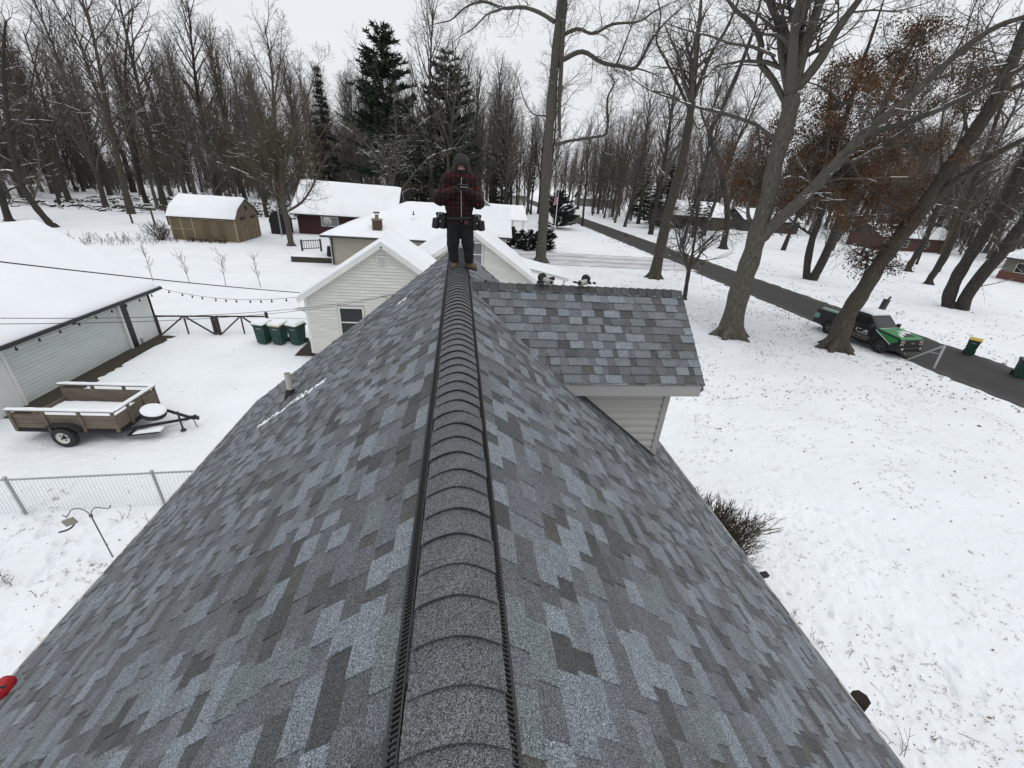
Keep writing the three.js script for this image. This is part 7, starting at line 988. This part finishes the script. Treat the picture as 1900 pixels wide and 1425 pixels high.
{ // fallen oak leaves
  const r = rng(803), g = new THREE.BufferGeometry(); g.setAttribute('position', new THREE.Float32BufferAttribute([0, 0, -0.5, 0.28, 0.12, -0.05, 0, 0.02, 0.5, 0, 0, -0.5, 0, 0.02, 0.5, -0.28, 0.15, 0.0], 3)); g.setAttribute('uv', new THREE.Float32BufferAttribute(new Float32Array(12), 2)); g.computeVertexNormals();
  const L = []; const put = (x, z, s) => { if (s > 0.054 && fbm(x * 0.35, z * 0.35, 6) < -0.12 + r() * 0.2) return; if (x > ROAD[0] - 0.3 && x < ROAD[1] + 0.3 && r() < 0.85) return; L.push([x, z, s]); };
  for (let k = 0; k < 8500; k++) { const a = r() * 6.28, d = Math.pow(r(), 0.6) * 17, c = r() < 0.5 ? [18, -26] : r() < 0.6 ? [22, -38] : [24, -22]; const x = c[0] + Math.cos(a) * d, z = c[1] + Math.sin(a) * d; if (z > -15 && r() < 0.88) continue; put(x, z, 0.055 + r() * 0.075); }
  for (let k = 0; k < 2600; k++) put((r() < 0.5 ? ROAD[0] - Math.pow(r(), 1.6) * 5 : ROAD[1] + Math.pow(r(), 1.6) * 9), -8 - r() * 80, 0.11 + r() * 0.09); for (let k = 0; k < 90; k++) put(5.5 + r() * 15, -1 - r() * 16, 0.05 + r() * 0.05); for (let k = 0; k < 1500; k++) put(34 + r() * 22, -14 - r() * 42, 0.11 + r() * 0.09); for (let k = 0; k < 160; k++) put(-6 - r() * 10, -3 - r() * 25, 0.03 + r() * 0.05); for (let k = 0; k < 900; k++) put(5.6 + Math.pow(r(), 2) * 4.5, -0.5 - r() * 9, 0.018 + r() * 0.03); for (let k = 0; k < 260; k++) put(-5.6 - Math.pow(r(), 1.5) * 4, -2 - r() * 7, 0.02 + r() * 0.03);
  const m = new THREE.InstancedMesh(g, std(lin(0.115, 0.075, 0.045), { side: THREE.DoubleSide, roughness: 0.95 }), L.length), q = new THREE.Object3D(), c = new THREE.Color(); L.forEach(([x, z, s], i) => { q.position.set(x, gh(x, z) + 0.012 + s * 0.05, z); q.rotation.set((r() - 0.5) * 0.9, r() * 6.28, (r() - 0.5) * 0.9); q.scale.setScalar(s); q.updateMatrix(); m.setMatrixAt(i, q.matrix); const k = 0.5 + r() * 0.9; m.setColorAt(i, c.setRGB(k, k * (0.85 + r() * 0.2), k * 0.9)); }); m.name = 'fallen_leaves'; m.userData = { label: 'brown oak leaves scattered over the snow', category: 'leaves', kind: 'stuff' }; scene.add(m); }
{ // grass blades showing through the thin snow
  const r = rng(805), P = []; for (let k = 0; k < 6; k++) { const a = r() * 6.28, x = (r() - 0.5) * 0.7, z = (r() - 0.5) * 0.7, l = 0.5 + r() * 0.7, w = 0.10; P.push(x - Math.sin(a) * w, -0.2, z + Math.cos(a) * w, x + Math.sin(a) * w, -0.2, z - Math.cos(a) * w, x + Math.cos(a) * l * 0.8, l * 0.55, z + Math.sin(a) * l * 0.8); } const g = new THREE.BufferGeometry(); g.setAttribute('position', new THREE.Float32BufferAttribute(P, 3)); g.setAttribute('uv', new THREE.Float32BufferAttribute(new Float32Array(36), 2)); g.computeVertexNormals();
  const L = []; let guard = 0; while (L.length < 7200 && guard++ < 60000) { const left = r() < 0.22, x = left ? -5.3 - r() * 9 : 5.2 + r() * 21, z = left ? -1 - r() * 9 : -0.5 - r() * 30; if (fbm(x * 0.5, z * 0.5, 2) + fbm(x * 2, z * 2, 4) * 0.7 < 0.02 + r() * 0.25 + (left ? 0.1 : 0)) continue; L.push([x, z]); }
  const m = new THREE.InstancedMesh(g, std(lin(0.24, 0.215, 0.16), { side: THREE.DoubleSide, roughness: 0.95 }), L.length), q = new THREE.Object3D(), c = new THREE.Color(); L.forEach(([x, z], i) => { q.position.set(x, gh(x, z), z); q.rotation.set(0, r() * 6.28, 0); const s = 0.03 + r() * 0.05; q.scale.set(s, s * (0.6 + r() * 0.8), s); q.updateMatrix(); m.setMatrixAt(i, q.matrix); const k = 0.6 + r() * 0.8; m.setColorAt(i, c.setRGB(k, k, k)); }); m.name = 'grass_blades'; m.userData = { label: 'dead grass blades poking through the thin snow', category: 'grass', kind: 'stuff' }; scene.add(m); }
{ const n = (x, y, z, label) => { const rand = rng(900 + x), tb = new Limbs(); for (let k = 0; k < 46; k++) { const a = rand() * 6.28, p = V(Math.cos(a) * 0.3, (rand() - 0.5) * 0.4, Math.sin(a) * 0.3); tb.limb([p, p.clone().add(V((rand() - 0.5) * 0.6, (rand() - 0.5) * 0.3, (rand() - 0.5) * 0.6))], [0.03, 0.015], 3); } const t = mesh('squirrel_nest', [tb.geo(), uvm(new THREE.IcosahedronGeometry(0.3, 1)).scale(1, 0.8, 1)], M.twig); t.position.set(x, y, z); tag(t, label, 'nest'); }; n(16.9, 16.6, -25.3, 'dark leafy squirrel nest high in the big forked oak'); n(-43, 16.2, -56, 'dark squirrel nest high at the left edge'); }
// ------------------------------------------------------------------ the roofer
function surfaceNet(f, lo, hi, cell) { // smooth closed surface of a distance field
  const n = [0, 1, 2].map((k) => Math.ceil((hi[k] - lo[k]) / cell) + 1), [nx, ny, nz] = n, F = new Float32Array(nx * ny * nz); let q = 0; for (let k = 0; k < nz; k++) for (let j = 0; j < ny; j++) for (let i = 0; i < nx; i++) F[q++] = f(lo[0] + i * cell, lo[1] + j * cell, lo[2] + k * cell);
  const id = new Int32Array(nx * ny * nz).fill(-1), P = [], I = [], at = (i, j, k) => i + nx * (j + ny * k);
  for (let k = 0; k < nz - 1; k++) for (let j = 0; j < ny - 1; j++) for (let i = 0; i < nx - 1; i++) { let m = 0; const c = []; for (let v = 0; v < 8; v++) { const val = F[at(i + (v & 1), j + ((v >> 1) & 1), k + (v >> 2))]; c.push(val); if (val < 0) m |= 1 << v; } if (m === 0 || m === 255) continue; let x = 0, y = 0, z = 0, w = 0;
    for (let a = 0; a < 8; a++) for (const b of [a | 1, a | 2, a | 4]) if (b !== a && (c[a] < 0) !== (c[b] < 0)) { const t = c[a] / (c[a] - c[b]); x += (a & 1) + t * ((b & 1) - (a & 1)); y += ((a >> 1) & 1) + t * (((b >> 1) & 1) - ((a >> 1) & 1)); z += (a >> 2) + t * ((b >> 2) - (a >> 2)); w++; }
    id[at(i, j, k)] = P.length / 3; P.push(lo[0] + (i + x / w) * cell, lo[1] + (j + y / w) * cell, lo[2] + (k + z / w) * cell); }
  const face = (a, b, c, d, flip) => { if (a < 0 || b < 0 || c < 0 || d < 0) return; if (flip) I.push(a, c, b, a, d, c); else I.push(a, b, c, a, c, d); };
  for (let k = 1; k < nz - 1; k++) for (let j = 1; j < ny - 1; j++) for (let i = 1; i < nx - 1; i++) { const s = F[at(i, j, k)] < 0; if (s !== F[at(i + 1, j, k)] < 0) face(id[at(i, j - 1, k - 1)], id[at(i, j, k - 1)], id[at(i, j, k)], id[at(i, j - 1, k)], !s); if (s !== F[at(i, j + 1, k)] < 0) face(id[at(i - 1, j, k - 1)], id[at(i - 1, j, k)], id[at(i, j, k)], id[at(i, j, k - 1)], !s); if (s !== F[at(i, j, k + 1)] < 0) face(id[at(i - 1, j - 1, k)], id[at(i, j - 1, k)], id[at(i, j, k)], id[at(i - 1, j, k)], !s); }
  const g = new THREE.BufferGeometry(); g.setAttribute('position', new THREE.Float32BufferAttribute(P, 3)); g.setIndex(I); g.computeVertexNormals(); return g;
}
const cap = (x, y, z, a, b, ra, rb, sz = 1) => { const bx = b[0] - a[0], by = b[1] - a[1], bz = (b[2] - a[2]) / sz, px = x - a[0], py = y - a[1], pz = (z - a[2]) / sz, h = Math.max(0, Math.min(1, (px * bx + py * by + pz * bz) / (bx * bx + by * by + bz * bz + 1e-9))), dx = px - bx * h, dy = py - by * h, dz = pz - bz * h; return Math.sqrt(dx * dx + dy * dy + dz * dz) - (ra + (rb - ra) * h); };
const smin = (a, b, k) => { const h = Math.max(k - Math.abs(a - b), 0) / k; return Math.min(a, b) - h * h * k * 0.25; };
{
  const w = thing('person', 'person in dark hood, red plaid jacket and black trousers standing on the ridge looking down', 'person', [0.03, 6.862, -7.42]);
  const wr = (x, y, z) => fbm(x * 8, y * 6, z * 8, 3) * 0.034 + Math.abs(fbm(x * 5 + 3, y * 14, z * 5, 2)) * 0.022 - 0.006;
  const arm = (x, y, z, o) => { let d = cap(x, y, z, [-0.20, 1.355, -0.01], [-0.335, 1.075, 0.05], 0.092 + o, 0.084 + o); d = smin(d, cap(x, y, z, [-0.335, 1.075, 0.05], [-0.10, 1.215, 0.27], 0.088 + o, 0.052 + o), 0.05); let e = cap(x, y, z, [0.175, 1.355, -0.01], [0.285, 1.055, 0.06], 0.092 + o, 0.084 + o); e = smin(e, cap(x, y, z, [0.285, 1.055, 0.06], [0.135, 1.205, 0.27], 0.088 + o, 0.052 + o), 0.05); return Math.min(d, e); };
  const torso = (x, y, z, o) => { let d = cap(x, y, z, [-0.015, 0.76, 0], [-0.015, 1.0, 0.0], 0.205 + o, 0.205 + o, 0.74); d = smin(d, cap(x, y, z, [-0.015, 1.05, 0.0], [-0.01, 1.28, 0], 0.205 + o, 0.20 + o, 0.72), 0.08); d = smin(d, cap(x, y, z, [-0.15, 1.365, -0.015], [0.13, 1.365, -0.015], 0.098 + o, 0.098 + o), 0.10); d = smin(d, cap(x, y, z, [-0.008, 1.40, 0], [0, 1.47, 0.01], 0.10 + o, 0.085 + o), 0.09); return d; };
  // skin: one continuous figure inside the clothes
  const legs = (x, y, z, o) => { let d = cap(x, y, z, [-0.105, 0.70, 0], [-0.115, 0.38, 0.025], 0.118 + o, 0.085 + o); d = smin(d, cap(x, y, z, [-0.115, 0.38, 0.025], [-0.095, 0.09, 0], 0.082 + o, 0.068 + o), 0.05); let e = cap(x, y, z, [0.095, 0.70, 0], [0.14, 0.38, 0.025], 0.118 + o, 0.085 + o); e = smin(e, cap(x, y, z, [0.14, 0.38, 0.025], [0.165, 0.09, 0], 0.082 + o, 0.068 + o), 0.05); d = smin(d, e, 0.03); return smin(d, cap(x, y, z, [-0.10, 0.74, 0], [0.08, 0.74, 0], 0.13 + o, 0.13 + o, 0.85), 0.06); };
  const head = (x, y, z) => { let d = cap(x, y, z, [0.005, 1.60, 0.01], [0.008, 1.535, 0.05], 0.092, 0.07); d = smin(d, cap(x, y, z, [0.008, 1.555, 0.115], [0.008, 1.515, 0.135], 0.012, 0.018), 0.02); d = smin(d, cap(x, y, z, [-0.03, 1.50, 0.09], [0.045, 1.50, 0.09], 0.025, 0.025), 0.04); for (const s of [-1, 1]) { d = Math.max(d, -(Math.hypot(x - 0.008 - s * 0.032, (y - 1.562) * 1.6, z - 0.112) - 0.016)); d = smin(d, cap(x, y, z, [0.006 + s * 0.09, 1.58, 0.0], [0.006 + s * 0.088, 1.545, 0.005], 0.016, 0.012), 0.015); } return smin(d, cap(x, y, z, [0, 1.40, -0.02], [0.004, 1.54, 0.02], 0.06, 0.06), 0.04); };
  mesh('body', uvm(surfaceNet((x, y, z) => Math.min(smin(smin(torso(x, y, z, -0.04), arm(x, y, z, -0.03), 0.04), legs(x, y, z, -0.03), 0.05), head(x, y, z)), [-0.5, -0.02, -0.3], [0.46, 1.76, 0.42], 0.014)), std(lin(0.28, 0.16, 0.11), { roughness: 0.6 }), w);
  // plaid jacket
  const plaid = tex(128, 128, (u, v) => { const wv = tnoise(u, v, 3, 3, 3) * 0.34, uu = ((u + wv + 2) * 3) % 1, vv = ((v - wv + 2) * 3) % 1, a = Math.abs(uu - 0.5) < 0.27 ? 1 : 0.3, b = Math.abs(vv - 0.5) < 0.27 ? 1 : 0.3, l = Math.abs(uu - 0.5) < 0.03 || Math.abs(vv - 0.5) < 0.03 ? 0.14 : 0, k = a * b * (0.8 + tnoise(u, v, 3, 8, 4) * 1.5) + (R0() - 0.5) * 0.12; return [0.36 * k + l * 0.7, 0.05 * k + l * 0.4, 0.06 * k + l * 0.34]; }, true, [1 / 0.23, 1 / 0.23]);
  const jm = std(lin(0.64, 0.42, 0.42), { map: plaid, roughness: 1 });
  mesh('jacket', uvm(surfaceNet((x, y, z) => Math.max(smin(torso(x, y, z, 0.012), arm(x, y, z, 0.008), 0.045) + wr(x, y, z), 0.735 + 0.02 * Math.sin(x * 9) - y, y - 1.50), [-0.5, 0.68, -0.34], [0.46, 1.56, 0.42], 0.0125)), jm, w);
  const fz = (y) => { let z = 0.34; for (; z > 0.02; z -= 0.004) if (Math.max(torso(0.012, y, z, 0.012) + wr(0.012, y, z)) < 0) break; return z + 0.002; };
  const zp = []; for (let y = 0.76; y < 1.44; y += 0.04) zp.push([0.014 + Math.sin(y * 9) * 0.004, y, fz(y)]); mesh('zip', tube(zp, 0.006, 5, 30), std(lin(0.4, 0.38, 0.34), { roughness: 0.4 }), w);
  // hood and neck gaiter
  mesh('hood', uvm(surfaceNet((x, y, z) => { let d = cap(x, y, z, [0.008, 1.615, 0.015], [0.004, 1.52, 0.01], 0.122, 0.142); d = smin(d, cap(x, y, z, [-0.02, 1.60, 0.10], [0.035, 1.60, 0.10], 0.06, 0.06), 0.07); d = smin(d, cap(x, y, z, [-0.1, 1.45, -0.05], [0.1, 1.45, -0.05], 0.08, 0.08), 0.06) + wr(x, y, z) * 0.6; return Math.max(d, -cap(x, y, z, [0.008, 1.505, 0.10], [0.008, 1.46, 0.24], 0.082, 0.11)); }, [-0.25, 1.32, -0.24], [0.26, 1.80, 0.28], 0.011)), std(lin(0.02, 0.02, 0.019), { roughness: 1 }), w);
  mesh('neck_gaiter', uvm(surfaceNet((x, y, z) => Math.max(Math.min(cap(x, y, z, [0.005, 1.41, 0.0], [0.008, 1.505, 0.055], 0.094, 0.088), head(x, y, z) - 0.008), y - 1.512 + (z - 0.1) * 0.12), [-0.2, 1.28, -0.16], [0.2, 1.58, 0.22], 0.01)), std(lin(0.008, 0.008, 0.008), { roughness: 1 }), w);
  // trousers
  mesh('trousers', uvm(surfaceNet((x, y, z) => Math.max(legs(x, y, z, 0.006) + wr(x, y, z) * 0.8, 0.085 - y, y - 0.84), [-0.36, 0.03, -0.24], [0.36, 0.9, 0.24], 0.0125)), std(lin(0.005, 0.0055, 0.007), { roughness: 0.95 }), w);
  // boots
  for (const [x0, yaw, y0, tilt] of [[-0.085, -0.12, -0.012, 0.0], [0.165, 0.62, -0.026, -0.14]]) { const c = Math.cos(yaw), s = Math.sin(yaw), g = surfaceNet((x, y, z) => { let d = cap(x, y, z, [0, 0.052, -0.055], [0, 0.048, 0.15], 0.048, 0.044); d = smin(d, cap(x, y, z, [0, 0.06, -0.03], [0, 0.16, -0.03], 0.052, 0.058), 0.04); return Math.max(d, 0.018 - y); }, [-0.09, -0.01, -0.14], [0.09, 0.24, 0.23], 0.009); const b = mesh('boot', place(uvm(g), x0, y0, 0.0, 0, yaw, tilt), std(lin(0.12, 0.078, 0.045), { map: grunge, roughness: 0.85 }), w); mesh('sole', place(uvm(prism([[-0.045, -0.10], [0.045, -0.10], [0.046, 0.1], [0.03, 0.195], [-0.03, 0.195], [-0.046, 0.1]].map(([a, d]) => [a, -d]), 0.022)), x0, y0, 0.0, 0, 0, 0).applyMatrix4(new THREE.Matrix4().makeTranslation(-x0, -y0, 0)).applyMatrix4(new THREE.Matrix4().makeRotationX(-Math.PI / 2)).applyMatrix4(new THREE.Matrix4().makeTranslation(0, 0.0, 0)).applyMatrix4(new THREE.Matrix4().makeRotationFromEuler(new THREE.Euler(0, yaw, tilt))).applyMatrix4(new THREE.Matrix4().makeTranslation(x0, y0, 0)), M.rubber, b); }
  // gloved hands closed round a phone
  const hand = (sx, cx) => { // sx -1: his right hand at image left
    const F = (x, y, z) => { let d = cap(x, y, z, [cx + sx * 0.05, 1.222, 0.285], [cx + sx * 0.012, 1.245, 0.318], 0.034, 0.030); for (let k = 0; k < 4; k++) { const yy = 1.262 - k * 0.019, L = [0.9, 1, 0.95, 0.75][k]; d = smin(d, Math.min(cap(x, y, z, [cx + sx * 0.012, yy, 0.335], [cx - sx * 0.022 * L, yy + 0.002, 0.352], 0.0105, 0.0095), cap(x, y, z, [cx - sx * 0.022 * L, yy + 0.002, 0.352], [cx - sx * 0.045 * L, yy + 0.003, 0.338], 0.0095, 0.008)), 0.008); } d = smin(d, Math.min(cap(x, y, z, [cx + sx * 0.03, 1.262, 0.30], [cx + sx * 0.012, 1.292, 0.318], 0.0125, 0.011), cap(x, y, z, [cx + sx * 0.012, 1.292, 0.318], [cx - sx * 0.016, 1.298, 0.322], 0.011, 0.009)), 0.01); return d; };
    mesh('glove', uvm(surfaceNet(F, [cx - 0.12, 1.15, 0.22], [cx + 0.12, 1.34, 0.40], 0.0052)), std(lin(0.012, 0.011, 0.011), { roughness: 0.95 }), w); };
  hand(-1, -0.035); hand(1, 0.095);
  mesh('phone', rbox(0.155, 0.012, 0.078, 0.004, 0.04, 1.287, 0.335, -0.55), std(lin(0.02, 0.02, 0.022), { roughness: 0.3 }), w); mesh('phone_edge', box(0.12, 0.006, 0.006, 0.055, 1.272, 0.372, -0.55), std(lin(0.30, 0.28, 0.26), { roughness: 0.4 }), w);
  // tool belt, two pouches
  const belt = []; for (let k = 0; k <= 28; k++) { const a = (k / 28) * Math.PI * 2; belt.push([-0.012 + Math.cos(a) * 0.224, 0.80 + 0.012 * Math.sin(a * 2), Math.sin(a) * 0.168]); } const leather = std(lin(0.006, 0.006, 0.006), { roughness: 0.7 }); mesh('tool_belt', uvm(tube(belt, 0.028, 6, 60).scale(1, 1, 1)), leather, w);
  const pouch = (s, x) => { const p = mesh('tool_pouch', [rbox(0.16, 0.22, 0.13, 0.025, x, 0.735, 0.03, 0, s * 0.5, s * 0.12), rbox(0.10, 0.16, 0.09, 0.02, x + s * 0.095, 0.70, 0.06, 0, s * 0.5, s * 0.16), rbox(0.15, 0.05, 0.15, 0.02, x, 0.84, 0.03, 0, s * 0.5, s * 0.1)], leather, w); mesh('tool_loop', [tube([[x - s * 0.02, 0.84, 0.11], [x + s * 0.03, 0.87, 0.13], [x + s * 0.06, 0.80, 0.12]], 0.007, 5), cyl(0.012, 0.012, 0.03, 8, x + s * 0.02, 0.74, 0.13, Math.PI / 2)], M.galv, p); };
  pouch(-1, -0.30); pouch(1, 0.255);
  mesh('tape_measure', rbox(0.07, 0.07, 0.04, 0.015, 0.10, 0.745, 0.165), std(lin(0.045, 0.006, 0.012), { roughness: 0.5 }), w);
}
renderer.render(scene, camera);
